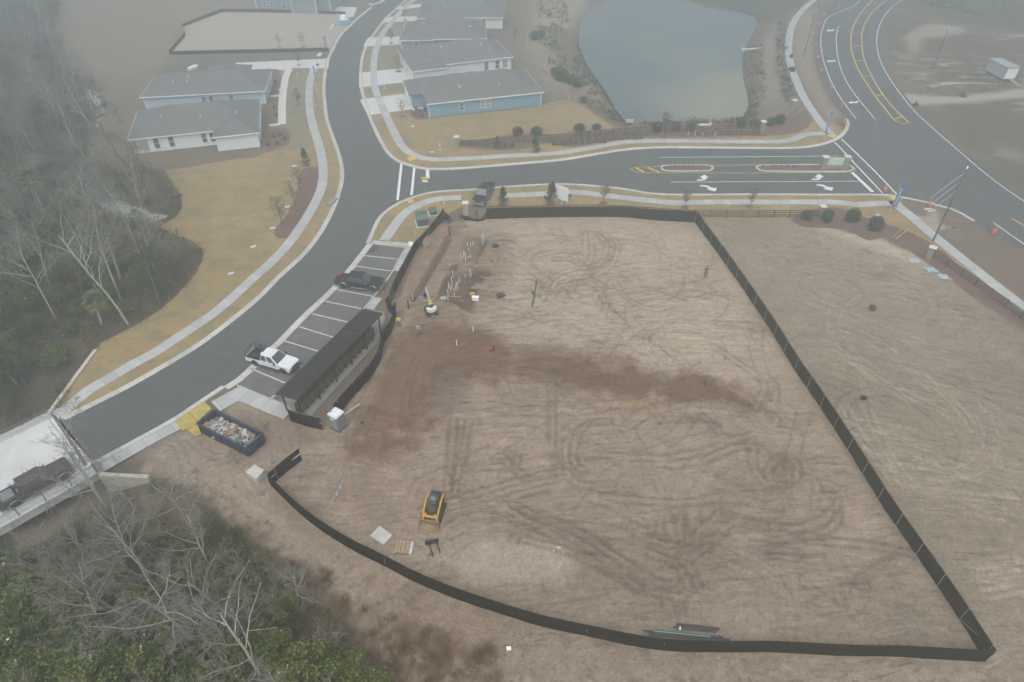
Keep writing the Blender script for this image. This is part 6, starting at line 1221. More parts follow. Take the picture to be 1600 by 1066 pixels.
# ------------------------------------------------------------------ people
M_SKIN = mat('skin', (0.42, 0.26, 0.19), 0.6, 0, 0.08, 6)
def skin_mesh(name, verts, edges, radii, m_, parent, sub=2, root_i=0):
    me = bpy.data.meshes.new(name); me.from_pydata(verts, edges, []); o = bpy.data.objects.new(name, me); COL.objects.link(o); o.parent = parent
    sk = o.modifiers.new('skin', 'SKIN'); sk.use_smooth_shade = True
    if not me.skin_vertices:
        bm = bmesh.new(); bm.from_mesh(me); bm.verts.layers.skin.verify(); bm.to_mesh(me); bm.free()
    for i, r in enumerate(radii): me.skin_vertices[0].data[i].radius = (r, r) if not isinstance(r, tuple) else r
    me.skin_vertices[0].data[root_i].use_root = True
    s = o.modifiers.new('sub', 'SUBSURF'); s.levels = 1; s.render_levels = sub; me.materials.append(m_); return o
def person(label, loc, rz, shirt, trousers, hair, pose='stand', arms=((0.30, 0.05, 0.95), (-0.30, 0.05, 0.95)), elbows=((0.30, -0.02, 1.17), (-0.30, -0.02, 1.17)), hat=None, vest=None, lean=0.0):
    """+y is the way the person faces; joints in metres"""
    root = thing('person', label, 'person', loc, rz)
    if pose == 'stand':
        hip_, kn, an = 0.92, ((0.12, 0.03, 0.49), (-0.12, 0.03, 0.49)), ((0.14, -0.02, 0.08), (-0.14, -0.02, 0.08))
        base = Vector((0, 0, 0)); hp = ((0.10, 0, 0.88), (-0.10, 0, 0.88))
    else:
        kn, an = ((0.14, 0.42, 0.52), (-0.14, 0.42, 0.52)), ((0.14, 0.48, 0.08), (-0.14, 0.48, 0.08)); hp = ((0.11, 0, 0.50), (-0.11, 0, 0.50)); base = Vector((0, 0, -0.40))
    def T(p): q = Vector(p) + base; q.y += lean * max(0, q.z - (0.9 + base.z)); return tuple(q)
    # one continuous body: pelvis, chest, neck, head, arms with hands, legs with feet
    V = [T((0, 0, 0.93)), T((0, 0, 1.10)), T((0, 0, 1.33)), T((0, 0, 1.46)), T((0, 0.01, 1.55)), T((0, 0.02, 1.64)), T((0, 0.015, 1.72))]
    r = [(0.13, 0.10), (0.125, 0.095), (0.15, 0.105), (0.07, 0.065), (0.062, 0.07), (0.078, 0.092), (0.062, 0.075)]; E_ = [(0, 1), (1, 2), (2, 3), (3, 4), (4, 5), (5, 6)]
    for k in range(2):
        s = 1 if k == 0 else -1
        i = len(V); V += [T((s * 0.18, 0, 1.40)), T(elbows[k]), T(arms[k])]; r += [0.055, 0.042, 0.03]; E_ += [(2, i), (i, i + 1), (i + 1, i + 2)]
        w = Vector(T(arms[k])); d = (w - Vector(T(elbows[k]))).normalized(); a = d.orthogonal().normalized()
        pm = w + d * 0.08; V.append(tuple(pm)); r.append((0.036, 0.02)); E_.append((i + 2, i + 3))
        for f in range(4):
            o_ = a * (0.027 * (f - 1.5)); L = (0.07, 0.08, 0.075, 0.058)[f]; j = len(V); V += [tuple(pm + o_ + d * 0.03), tuple(pm + o_ + d * (0.03 + L * .6) + a.cross(d) * 0.012), tuple(pm + o_ + d * (0.03 + L) + a.cross(d) * 0.03)]; r += [0.010, 0.009, 0.008]; E_ += [(i + 3, j), (j, j + 1), (j + 1, j + 2)]
        j = len(V); V += [tuple(w + d * 0.03 - a * 0.045), tuple(w + d * 0.075 - a * 0.062 + a.cross(d) * 0.02)]; r += [0.012, 0.009]; E_ += [(i + 2, j), (j, j + 1)]
        i = len(V); q = Vector(an[k]) + (base if pose == 'stand' else Vector()); kk = Vector(kn[k]) + (base if pose == 'stand' else Vector()); h_ = Vector(hp[k]) + (base if pose == 'stand' else Vector())
        V += [tuple(h_), tuple(kk), tuple(q), (q.x, q.y + 0.16, 0.04 + (q.z - 0.08))]; r += [0.085, 0.058, 0.042, 0.038]; E_ += [(0, i), (i, i + 1), (i + 1, i + 2), (i + 2, i + 3)]
    skin_mesh('body', V, E_, r, M_SKIN, root)
    # clothes follow the same joints, a little larger
    SV = [T((0, 0, 0.90)), T((0, 0, 1.10)), T((0, 0, 1.34)), T((0, 0, 1.45))]; SR = [(0.16, 0.125), (0.15, 0.118), (0.178, 0.13), (0.09, 0.08)]; SE = [(0, 1), (1, 2), (2, 3)]
    for k in range(2):
        s = 1 if k == 0 else -1; i = len(SV); e = Vector(T(elbows[k])); w = Vector(T(arms[k])); SV += [T((s * 0.19, 0, 1.40)), tuple(e), tuple(e.lerp(w, 0.75 if not vest else 0.1))]; SR += [0.074, 0.058, 0.047]; SE += [(2, i), (i, i + 1), (i + 1, i + 2)]
    skin_mesh('shirt', SV, SE, SR, shirt, root)
    TV = [T((0, 0, 0.95)), T((0, 0, 0.88))]; TRr = [(0.15, 0.118), (0.155, 0.12)]; TE = [(0, 1)]
    for k in range(2):
        b0 = base if pose == 'stand' else Vector(); i = len(TV); TV += [tuple(Vector(hp[k]) + b0), tuple(Vector(kn[k]) + b0), tuple((Vector(kn[k]).lerp(Vector(an[k]), 0.93)) + b0)]; TRr += [0.105, 0.075, 0.062]; TE += [(1, i), (i, i + 1), (i + 1, i + 2)]
        q = Vector(an[k]) + b0; bt = MB(); bt.box((q.x, q.y + 0.07, q.z - 0.03), (0.105, 0.28, 0.1)); bt.build('boot', mat('boot_brown', (0.10, 0.07, 0.05), 0.8), root, bevel=0.03)
    skin_mesh('trousers', TV, TE, TRr, trousers, root)
    hd = Vector(T((0, 0.015, 1.665)))
    m = MB(); m.blob((hd.x, hd.y - 0.018, hd.z + 0.035), (0.086, 0.098, 0.092), 0.03, 1); m.build('hair', hair, root, smooth_=True)
    if hat: m = MB(); m.lathe([(0.13, 0.0), (0.135, 0.015), (0.098, 0.02), (0.09, 0.08), (0.05, 0.125), (0.01, 0.13)], (hd.x, hd.y, hd.z + 0.045), 14); m.build('hard_hat', hat, root, smooth_=True)
    m = MB(); m.box((hd.x, hd.y + 0.097, hd.z - 0.01), (0.024, 0.035, 0.045)); m.build('nose', M_SKIN, root, bevel=0.008)
    for s in (-1, 1): m = MB(); m.blob((hd.x + s * 0.033, hd.y + 0.083, hd.z + 0.018), (0.012, 0.008, 0.009), 0, 1); m.build('eye', M_BLK, root)
    m = MB(); m.box((hd.x, hd.y + 0.088, hd.z - 0.052), (0.045, 0.012, 0.01)); m.build('mouth', mat('lips', (0.33, 0.15, 0.13), 0.6), root)
    for s in (-1, 1): m = MB(); m.blob((hd.x + s * 0.084, hd.y - 0.005, hd.z), (0.012, 0.022, 0.032), 0, 1); m.build('ear', M_SKIN, root)
    return root
def at(u, v, z=0.0): p = G(u, v); return (p[0], p[1], z)
M_HV = mat('hi_vis', (0.62, 0.85, 0.04), 0.6, 0, 0.05, 3); M_JEAN = mat('denim', (0.10, 0.12, 0.17), 0.85, 0, 0.15, 8); M_GSH = mat('grey_shirt', (0.36, 0.37, 0.38), 0.8, 0, 0.1, 8); M_DRK = mat('dark_cloth', (0.06, 0.06, 0.065), 0.85, 0, 0.1, 8); M_BRT = mat('brown_trousers', (0.16, 0.13, 0.10), 0.85); M_HAIR = mat('brown_hair', (0.06, 0.04, 0.03), 0.8)
person('worker in a bright yellow shirt standing by the black fence gap, back to the camera', at(624.5, 511), R(15), M_HV, M_BRT, M_HAIR, arms=((0.27, 0.18, 1.02), (-0.27, 0.2, 1.05)), elbows=((0.31, -0.02, 1.15), (-0.31, -0.02, 1.15)), vest=True)
person('worker in a grey shirt and jeans walking near the excavator', at(655, 523), R(175), M_GSH, M_JEAN, M_HAIR, arms=((0.24, 0.22, 1.0), (-0.28, 0.12, 0.95)))
person('worker in dark clothes alone on the pale sand holding one arm out', at(1102, 432.5), R(160), M_DRK, M_DRK, M_HAIR, arms=((0.26, 0.1, 0.98), (-0.55, 0.12, 1.42)), elbows=((0.30, -0.02, 1.17), (-0.40, 0.02, 1.36)))
c = G(674, 489); q = Matrix.Rotation(R(112), 3, 'Z') @ Vector((-0.18, 0, 0))
person('operator in a hi-vis shirt seated in the mini excavator', (c[0] + q.x, c[1] + q.y, 0.68), R(22), M_HV, M_JEAN, M_HAIR, pose='sit', arms=((0.28, 0.42, 1.12), (-0.28, 0.42, 1.12)), elbows=((0.31, 0.12, 1.12), (-0.31, 0.12, 1.12)), hat=M_HV)

# ------------------------------------------------------------------ site objects
def skip():
    cs = [Vector(G(u, v, 1.45)) for u, v in ((309,661),(333,641),(411,675),(383,702))]; l, t_, r, b_ = cs
    ax = ((r - t_) + (b_ - l)).normalized(); L = ((r - t_).length + (b_ - l).length) / 2; Wd = ((t_ - l).length + (r - b_).length) / 2; o = (l + b_) / 2; rz = math.atan2(ax.y, ax.x)
    root = thing('rolloff_dumpster', 'long dark blue roll-off dumpster full of rubbish beside the yellow mats', 'dumpster', (o.x, o.y, 0), rz)
    P_ = mat('skip_blue', (0.028, 0.048, 0.085), 0.55, 0.2, 0.3, 1.5, 0.2); h = 1.45; x0, x1 = -L / 2, L / 2
    m = MB(); m.box((0, Wd / 2, 0.2), (L, Wd, 0.1)); m.box((0, 0.05, h / 2 + 0.1), (L, 0.1, h - 0.2)); m.box((0, Wd - 0.05, h / 2 + 0.1), (L, 0.1, h - 0.2)); m.box((x0 + .05, Wd / 2, h / 2 + .1), (0.1, Wd - .204, h - .2)); m.build('body', P_, root)
    m = MB(); m.box((x1 - .05, Wd / 2, h / 2 + .1), (0.12, Wd - .1, h - .2)); 
    for z_ in (.4, .8, 1.2): m.box((x1 + .04, Wd / 2, z_), (0.08, Wd - .1, 0.1))
    m.build('door', P_, root)
    m = MB()
    for i in range(13):
        x = x0 + 0.3 + (L - .6) * i / 12; m.box((x, -0.04, h / 2 + .05), (0.09, 0.09, h - .2)); m.box((x, Wd + .04, h / 2 + .05), (0.09, 0.09, h - .2))
    m.build('ribs', P_, root)
    m = MB()
    for y in (0, Wd): m.box((0, y, h), (L + .1, 0.16, 0.12))
    m.box((x0, Wd / 2, h), (0.14, Wd - .16, 0.118)); m.box((x1, Wd / 2, h), (0.2, Wd - .16, 0.118)); m.build('rim', P_, root)
    for y in (.5, Wd - .5): m = MB(); m.box((0, y, 0.08), (L, 0.14, 0.14)); m.build('runner', M_BLK, root)
    # rubbish: a heap of many small bits nobody could count
    rr = random.Random(4); mats = [mat('rub_white', (0.48, 0.48, 0.47), 0.7), mat('rub_card', (0.30, 0.19, 0.12), 0.9), mat('rub_grey', (0.24, 0.24, 0.23), 0.8), mat('rub_orange', (0.34, 0.18, 0.10), 0.8), mat('rub_black', (0.04, 0.04, 0.045), 0.7), mat('rub_teal', (0.25, 0.40, 0.38), 0.6), mat('rub_soil', (0.22, 0.17, 0.13), 0.95)]
    m = MB(); m.m = 6
    n = 24; V = []; F = []
    for i in range(n + 1):
        for j in range(9): x = x0 + .12 + (L - .24) * i / n; y = .12 + (Wd - .24) * j / 8; V.append((x, y, 0.55 + .35 * mnoise.noise(Vector((x * .7, y, 1))) + 0.2 * mnoise.noise(Vector((x * 3, y * 3, 4)))))
    for i in range(n):
        for j in range(8): a = i * 9 + j; F.append((a, a + 9, a + 10, a + 1))
    m.add(V, F)
    for i in range(330):
        x = rr.uniform(x0 + .3, x1 - .4); y = rr.uniform(.25, Wd - .25); t__ = (x - x0) / L
        m.m = rr.choice([0, 0, 0, 2, 1, 3] if t__ < .45 else ([1, 3, 3, 1, 2, 0, 5] if t__ < .7 else [0, 2, 4, 4, 1, 5, 6])); s = rr.uniform(.08, .42) if rr.random() < .8 else rr.uniform(.4, .8)
        m.box((x, y, 0.62 + .35 * mnoise.noise(Vector((x * .7, y, 1))) + rr.uniform(0, .28)), (s, s * rr.uniform(.3, .9), rr.uniform(.02, .16)), rr.uniform(0, 3), rr.uniform(-.6, .6), rr.uniform(-.6, .6))
    o2 = m.build('debris', mats); o2.matrix_world = Matrix.Translation((o.x, o.y, 0)) @ Matrix.Rotation(rz, 4, 'Z'); tag(o2, 'heap of cardboard, plastic and white packaging filling the blue dumpster', 'rubbish', kind='stuff')
skip()
def mats_yellow(px, label):
    A, B, Cc, D = [Vector(G(*p)) for p in px]; o = (A + Cc) / 2; root = thing('ground_mat', label, 'ground mat', (o.x, o.y, 0), 0, 'yellow ground mats by the dumpster')
    m = MB(); m.slab([(p - o).to_tuple() for p in (A, B, Cc, D)], 0.0, 0.07); m.build('board', mat('mat_yellow', (0.62, 0.50, 0.09), 0.8, 0, 0.2, 1.2, col2=(0.40, 0.32, 0.12)), root)
    m = MB(); n = max(4, int((B - A).length / 0.21))
    for i in range(n):
        p = A.lerp(B, (i + .5) / n) - o; q = D.lerp(Cc, (i + .5) / n) - o; d = q - p; m.box(((p.x + q.x) / 2, (p.y + q.y) / 2, 0.085), (d.length * 0.97, 0.06, 0.05), math.atan2(d.y, d.x))
    m.build('slats', mat('mat_slat', (0.50, 0.39, 0.08), 0.85, 0, 0.35, 1.0, col2=(0.20, 0.15, 0.08)), root)
mats_yellow([(271,658),(295,643.5),(311,664),(285,673)], 'dirty yellow slatted mat at the left, between kerb and dumpster')
mats_yellow([(295.5,643),(319,627.5),(331,639),(309,659)], 'bright yellow slatted mat reaching the kerb above the dumpster')
mats_yellow([(292,672),(311,662.5),(322,674),(307,683)], 'yellow slatted mat half under the corner of the dumpster')
def toilet():
    a, n_, b_ = [Vector(G(*p)) for p in ((514.5,668),(530,676.4),(540.3,663))]; e = ((n_ - a).normalized()); rz = math.atan2(e.y, e.x); w = 1.25; o = n_
    root = thing('portable_toilet', 'grey portable toilet with a white roof at the end of the shelter fence', 'portable toilet', (o.x, o.y, 0), rz)
    Mg = mat('toilet_grey', (0.20, 0.225, 0.235), 0.5, 0, 0.06, 2)
    m = MB(); m.box((-w / 2, w / 2, 0.06), (w + .06, w + .06, 0.12)); m.build('base', M_BLK, root)
    m = MB(); m.frus([(-w, 0, .12), (0, 0, .12), (0, w, .12), (-w, w, .12)], [(-w + .04, .04, 2.05), (-.04, .04, 2.05), (-.04, w - .04, 2.05), (-w + .04, w - .04, 2.05)])
    for k in range(5): m.box((-0.005, 0.2 + k * .21, 1.0), (0.04, 0.05, 1.6))
    m.build('cabin', Mg, root, bevel=0.03)
    m = MB(); m.box((-w / 2, 0.015, 1.0), (0.8, 0.05, 1.75)); d = m.build('door', mat('toilet_door', (0.235, 0.26, 0.27), 0.5), root, bevel=0.02); m = MB(); m.box((-w / 2 - .3, -.03, 1.0), (0.06, 0.05, 0.15)); m.build('handle', M_BLK, d)
    m = MB(); m.box((-w / 2, -0.02, 1.72), (0.42, 0.03, 0.22)); m.build('notice', M_TRIM, d)
    m = MB(); m.frus([(-w - .05, -.05, 2.05), (.05, -.05, 2.05), (.05, w + .05, 2.05), (-w - .05, w + .05, 2.05)], [(-w + .12, .1, 2.3), (-.12, .1, 2.3), (-.12, w - .1, 2.3), (-w + .12, w - .1, 2.3)]); rf = m.build('roof', mat('toilet_roof', (0.72, 0.74, 0.74), 0.4), root, bevel=0.04)
    m = MB(); m.tube([(-w + .25, .35, 2.2), (-w + .25, .35, 2.42)], 0.06, 8); m.build('vent_pipe', M_BLK, rf)
toilet()
def lying(name, label, cat, a, b_, r, m_, z=None, n=8):
    A, B = Vector(at(*a)), Vector(at(*b_)); z = r if z is None else z; d = B - A
    m = MB(); m.tube([(0, 0, z), (d.x * .5, d.y * .5, z + .01), (d.x, d.y, z)], r, n); o = m.build(name, m_); o.location = (A.x, A.y, 0); return tag(o, label, cat)
lying('timber_pole', 'pale timber pole lying on the dirt beside the portable toilet', 'pole', (539,653), (563,636), 0.07, mat('pale_wood', (0.55, 0.48, 0.38), 0.85), 0.5)
def box_thing(name, label, cat, px, h, m_, z0=0.0, bev=0.03, detail=True, dm=None):
    P = GP(px); cx, cy = sum(p[0] for p in P) / len(P), sum(p[1] for p in P) / len(P); m = MB(); m.slab([(x - cx, y - cy) for x, y in P], z0, h); root = thing(name, label, cat, (cx, cy, 0)); m.build('body', m_, root, bevel=bev)
    if detail: m = MB(); m.slab([((x - cx) * .8, (y - cy) * .8) for x, y in P], h, h + 0.03); m.build('lid', dm or m_, root, bevel=0.01)
    return root
box_thing('concrete_vault', 'pale concrete box sitting outside the fence corner near the dumpster', 'concrete box', [(386,745),(403,756),(416,742),(400,733)], 0.75, mat('vault_conc', (0.52, 0.50, 0.45), 0.85, 0, 0.12, 1.5))
box_thing('concrete_slab', 'square grey concrete slab lying by the south fence', 'slab', [(578.5,838.5),(599,853),(613.5,838),(593.5,823)], 0.16, mat('slab_conc', (0.46, 0.465, 0.44), 0.85, 0, 0.18, 1.2), detail=False)
def pallet():
    c = at(627, 857); root = thing('lumber_pallet', 'small stack of boards on white sheeting next to the concrete slab', 'lumber stack', c, R(-4))
    m = MB(); m.box((0.35, 0.1, 0.03), (1.3, 1.3, 0.03)); m.build('sheeting', mat('sheet_white', (0.58, 0.60, 0.62), 0.5), root)
    ml = [mat('lumber_a', (0.40, 0.30, 0.20), 0.85, 0, .2, 3), mat('lumber_b', (0.30, 0.21, 0.14), 0.85, 0, .2, 3)]
    for i in range(8): m = MB(); m.box((-0.42 + 0.16 * i, 0, 0.16 + 0.05 * (i % 3)), (0.13, 1.2 + 0.1 * rnd.random(), 0.09), rnd.uniform(-.04, .04)); m.build('board', ml[i % 2], root)
    for y in (-.45, 0, .45): m = MB(); m.box((0.1, y, 0.07), (1.15, 0.1, 0.09)); m.build('bearer', ml[0], root)
pallet()
# plastic sheeting, pipes, odds and ends
def crumple(name, label, cat, u, v, s, m_, seed=0, h=0.2, sx=1.0, sy=1.0):
    V = []; F = []; n = 12
    for i in range(n):
        for j in range(n):
            x, y = (i / (n - 1) - .5) * s * sx, (j / (n - 1) - .5) * s * sy; a = mnoise.noise(Vector((x * 3 + seed, y * 3, 2))); b2 = mnoise.noise(Vector((x * 2.2, y * 2.4 + seed, 7))); rr_ = 1 - 0.45 * max(abs(i / (n - 1) - .5), abs(j / (n - 1) - .5)) * 2 * (0.5 + b2)
            V.append((x * rr_, y * rr_, max(0.01, h * (0.4 + 1.3 * a) * (1 - (2 * abs(i / (n - 1) - .5)) ** 4))))
    for i in range(n - 1):
        for j in range(n - 1): a = i * n + j; F.append((a, a + n, a + n + 1, a + 1))
    o = MB().add(V, F).build(name, m_); o.location = at(u, v, 0.02); md = o.modifiers.new('s', 'SOLIDIFY'); md.thickness = 0.012; return tag(o, label, cat)
M_PL = mat('pale_blue_plastic', (0.50, 0.60, 0.62), 0.4, 0, 0.15, 4)
crumple('plastic_sheet', 'crumpled pale blue plastic sheet on the edge of the sand heap', 'plastic sheet', 870, 861, 1.1, M_PL, 1, 0.3, 1.3, 0.7); crumple('plastic_sheet', 'small scrap of white plastic right of the blue sheet', 'plastic sheet', 882, 868, 0.5, mat('white_plastic', (0.68, 0.70, 0.70), 0.5), 5, 0.2)
for k, (u, v) in enumerate(((1428,408),(1455,422),(1475,433))): crumple('plastic_sheet', 'pale blue plastic sheet on the sand, %s from the stone column' % ORD[k], 'plastic sheet', u, v, 1.7, mat('sky_blue_plastic', (0.36, 0.44, 0.47), 0.5, 0, .1, 2), 9 + k, 0.08, 1.0, 0.9)
for k, (u, v, s) in enumerate(((536,752,.5), (531,762,.45), (526,771,.5), (521,780,.45))): crumple('plastic_strip', 'blue grey plastic strip on the dirt, %s from the top of its line' % ORD[k], 'plastic strip', u, v, s, mat('strip_blue', (0.26, 0.33, 0.36), 0.6), 20 + k, 0.15, 0.6, 1.4)
M_PIPE = mat('black_pipe', (0.02, 0.022, 0.024), 0.4)
def bundle(label, a, b_, rows, m_=M_PIPE, r=0.08):
    A, B = Vector(at(*a)), Vector(at(*b_)); d = B - A; n = Vector((-d.y, d.x, 0)).normalized(); 
    for k in range(rows):
        j = rnd.uniform(-.3, .3); o = MB(); q = A + n * (k * r * 2.1) + d.normalized() * j; o.tube([(0, 0, r), (d.x, d.y, r)], r, 8); ob = o.build('drain_pipe', m_); ob.location = (q.x, q.y, 0.02); tag(ob, label + ', %s from the fence' % ORD[k], 'pipe', 'black pipes by the south fence')
bundle('long black pipe in the nearer bundle against the south fence', (1010,992.5), (1136,1003), 3); bundle('black pipe in the farther bundle above the south fence', (1052,981), (1119,988.5), 3)
lying('water_pipe', 'thin teal green pipe lying on the black pipes', 'pipe', (1020,988.5), (1109,997), 0.045, mat('teal', (0.10, 0.42, 0.36), 0.5), 0.24)
o = lying('strap_roll', 'short white strap round the farther black pipes', 'strap', (1062,985), (1062.4,981), 0.09, M_TRIM, 0.1)
lying('drain_pipe', 'dark green pipe lying on the pale sand near the tyre loops', 'pipe', (839,438), (831.5,482), 0.09, mat('dark_green', (0.05, 0.075, 0.06), 0.6)); crumple('fabric_roll', 'dark bundle lying over the middle of the green pipe', 'bundle', 833.5, 459, 0.7, mat('dark_green', (0.05, 0.075, 0.06), 0.6), 33, 0.35, 0.8, 1.2)
def odd(name, label, cat, u, v, parts, rz=0, z=0.0):
    root = thing(name, label, cat, at(u, v, z), rz)
    for nm, shape, m_ in parts: m = MB(); shape(m); m.build(nm, m_, root, bevel=0.02)
odd('tool_box', 'yellow lidded tool box left of the white cooler', 'tool box', 738, 463, [('body', lambda m: m.box((0, 0, .22), (.6, .4, .4)), M_CATY), ('lid', lambda m: m.box((0, 0, .46), (.66, .45, .08)), M_CATY), ('handle', lambda m: m.box((0, 0, .53), (.25, .04, .05)), M_BLK)], .2)
odd('cooler_box', 'white cooler box beside the pipe excavation', 'cooler', 743, 469, [('body', lambda m: m.box((0, 0, .25), (.85, .5, .45)), M_TRIM), ('lid', lambda m: m.box((0, 0, .51), (.9, .55, .08)), M_TRIM), ('handle', lambda m: m.tube([(-.47, -.2, .4), (-.5, 0, .45), (-.47, .2, .4)], .02, 6), M_BLK)], -.1)
odd('wheelbarrow', 'black wheelbarrow tipped on the sand right of the excavation', 'wheelbarrow', 781, 466, [('tray', lambda m: m.frus([(-.25, -.2, .25), (.25, -.2, .25), (.25, .2, .25), (-.25, .2, .25)], [(-.5, -.35, .55), (.45, -.35, .6), (.45, .35, .6), (-.5, .35, .55)]), M_BLK), ('wheel', lambda m: m.lathe([(.05, -.05), (.2, -.05), (.2, .05), (.05, .05)], (.6, 0, .2), 12, 'Y'), M_TYRE), ('handle', lambda m: (m.tube([(.6, .05, .25), (-.3, .25, .3), (-.9, .3, .5)], .02, 5), m.tube([(.6, -.05, .25), (-.3, -.25, .3), (-.9, -.3, .5)], .02, 5)), M_CHR)], .5)
odd('spool', 'black tyre-like coil lying on the pad above the excavation', 'coil', 774, 385, [('coil', lambda m: m.lathe([(.25, 0), (.45, 0), (.5, .12), (.45, .25), (.25, .25)], (0, 0, 0), 18), M_TYRE), ('strap', lambda m: m.box((.36, 0, .13), (.3, .06, .28)), M_BLK)])
odd('fuel_can', 'red can with a black bottle at the edge of the brown fill', 'fuel can', 767, 548, [('body', lambda m: m.box((0, 0, .2), (.45, .25, .4)), M_RED), ('cap', lambda m: m.lathe([(.1, .0), (.1, .6), (.05, .7)], (.32, 0, 0), 10), M_BLK)], .2)
odd('green_bag', 'small dark green bag on the dirt near the toilet', 'bag', 566, 661, [('body', lambda m: m.blob((0, 0, .14), (.18, .14, .16), .2, 1, 2), mat('bag_green', (0.04, 0.06, 0.035), 0.8)), ('strap', lambda m: m.tube([(-.1, 0, .25), (0, 0, .38), (.1, 0, .25)], .015, 5), M_BLK)])
odd('green_bag', 'dark green bundle lying on the brown fill strip', 'bag', 1101, 599, [('body', lambda m: m.box((0, 0, .14), (.22, .62, .22)), mat('bag_green', (0.04, 0.06, 0.035), 0.8)), ('strap', lambda m: m.box((0, .1, .27), (.24, .05, .03)), M_BLK)], -.25)
odd('pipe_stand', 'green and white marker post on the brown dirt right of the workers', 'marker', 739.5, 519, [('post', lambda m: m.lathe([(.09, 0), (.09, 1.1)], (0, 0, 0), 10), mat('post_green', (0.08, 0.30, 0.14), 0.6)), ('stripe', lambda m: m.box((0, -.06, .6), (.1, .1, .9)), M_TRIM)])
odd('blue_tarp', 'blue grey bucket in the excavation beside the pipes', 'bucket', 693, 468, [('body', lambda m: m.lathe([(.3, 0), (.42, .5)], (0, 0, 0), 14), mat('bucket_blue', (0.22, 0.27, 0.31), 0.6)), ('rim', lambda m: m.lathe([(.42, .48), (.46, .5), (.46, .56), (.40, .56)], (0, 0, 0), 14), M_GALV)], z=-.3)
# stub-up pipes of the plumbing rough-in, forms and wrapped risers
M_PVC = mat('pvc_white', (0.66, 0.66, 0.63), 0.45); M_COP = mat('form_board', (0.42, 0.24, 0.13), 0.85, 0, .15, 3); M_WR = mat('wrap_grey', (0.30, 0.34, 0.36), 0.7)
z3 = lambda x, y: (620 + x / 5.33, 340 + y / 5.33)
up = [(590,232,.8),(613,240,.9),(635,228,.8),(540,350,1.3),(557,330,1.3),(574,362,1.7),(612,328,.7),(470,480,1.1),(458,520,.8),(430,575,.9),(458,580,1.2),(490,590,.9),(506,590,1.0),(520,530,.9),(427,630,.8),(480,640,1.2),(425,682,.8),(570,480,.4),(600,268,.5),(500,560,.7),(446,600,.9),(595,335,.5)]
rr = random.Random(9)
for k, (x, y, h) in enumerate(up):
    u, v = z3(x, y); o = MB(); o.lathe([(.055, 0), (.055, h), (.07, h + .01), (.07, h + .09), (.03, h + .1)], (0, 0, 0), 8)
    if k % 3 == 0: o.lathe([(.08, .35), (.08, .5)], (0, 0, 0), 8)
    ob = o.build('stub_pipe', M_PVC); ob.location = at(u, v + 1, -0.25); ob.rotation_euler = (rr.uniform(-.06, .06), rr.uniform(-.06, .06), 0)
    tag(ob, 'white plastic drain pipe standing up out of the %s excavation' % ('farther' if y < 400 else 'nearer'), 'pipe', 'standing drain pipes in the %s excavation' % ('farther' if y < 400 else 'nearer'))
for k, (x, y, h, w) in enumerate(((720,225,1.9,.3),(612,500,1.4,.24))):
    u, v = z3(x, y); o = MB(); o.lathe([(w * .6, 0), (w, .3), (w * .9, h * .7), (w * .5, h)], (0, 0, 0), 12); ob = o.build('wrapped_riser', M_WR, smooth_=True); ob.location = at(u, v, -.1); tag(ob, ('tall' if k == 0 else 'shorter') + ' pipe riser wrapped in grey plastic', 'pipe')
for k, (a, b_) in enumerate((((600,160),(720,168)), ((598,160),(596,190)), ((385,458),(445,462)), ((478,350),(532,352)), ((700,500),(772,512)), ((670,370),(720,372)), ((520,690),(560,700)), ((430,660),(540,668)), ((745,190),(690,320)), ((600,500),(560,590)), ((545,660),(540,690)))):
    A, B = Vector(at(*z3(*a))), Vector(at(*z3(*b_))); d = B - A; o = MB(); o.box((d.x / 2, d.y / 2, 0.1), (d.length, .06, .16), math.atan2(d.y, d.x)); ob = o.build('form_board', M_COP if k < 8 else M_BRN); ob.location = (A.x, A.y, -0.02)
    tag(ob, 'timber form board staked at the edge of the pipe excavation', 'board', 'form boards around the excavation')
# utility cabinets
def cabinet(u, v, w, d, h, rz, label, m_):
    root = thing('transformer_box', label, 'utility box', at(u, v), rz)
    m = MB(); m.box((0, 0, 0.06), (w + .35, d + .35, 0.12)); m.build('pad', M_DRIVE, root)
    m = MB(); m.prism([(-w / 2, .12), (w / 2, .12), (w / 2, h * .72), (w * .2, h), (-w / 2, h)], -d / 2, d / 2); m.build('housing', m_, root, bevel=0.03)
    for s in (-1, 1): m = MB(); m.box((w / 2 + .015, s * d / 4, h * .42), (.03, d / 2 - .06, h * .5)); dd = m.build('door', m_, root); m = MB(); m.box((w / 2 + .04, s * .08, h * .45), (.03, .04, .12)); m.build('handle', M_BLK, dd)
M_GRN = mat('utility_green', (0.065, 0.115, 0.095), 0.5, 0, .1, 2)
cabinet(660, 350, 1.9, 1.7, 1.75, R(-75), 'large green transformer box on its pad beside the black fence', M_GRN); cabinet(677, 334, 1.3, 1.2, 0.9, R(-75), 'smaller green utility box behind the transformer', M_GRN)
box_thing('meter_box', 'small white box on the pavement end at the top of the parking bays', 'box', [(639,381),(646,382),(645.5,387),(638.5,386)], 0.45, M_TRIM)
def stake(u, v, h, label, group='white survey stakes'):
    o = MB(); o.box((0, 0, h / 2), (.09, .05, h)); o.frus([(-.045, -.025, h), (.045, -.025, h), (.045, .025, h), (-.045, .025, h)], [(-.01, -.01, h + .06), (.01, -.01, h + .06), (.01, .01, h + .06), (-.01, .01, h + .06)]); ob = o.build('survey_stake', M_TRIM); ob.location = at(u, v); ob.rotation_euler = (rnd.uniform(-.06, .06), rnd.uniform(-.08, .08), rnd.uniform(0, 3)); tag(ob, label, 'stake', group)
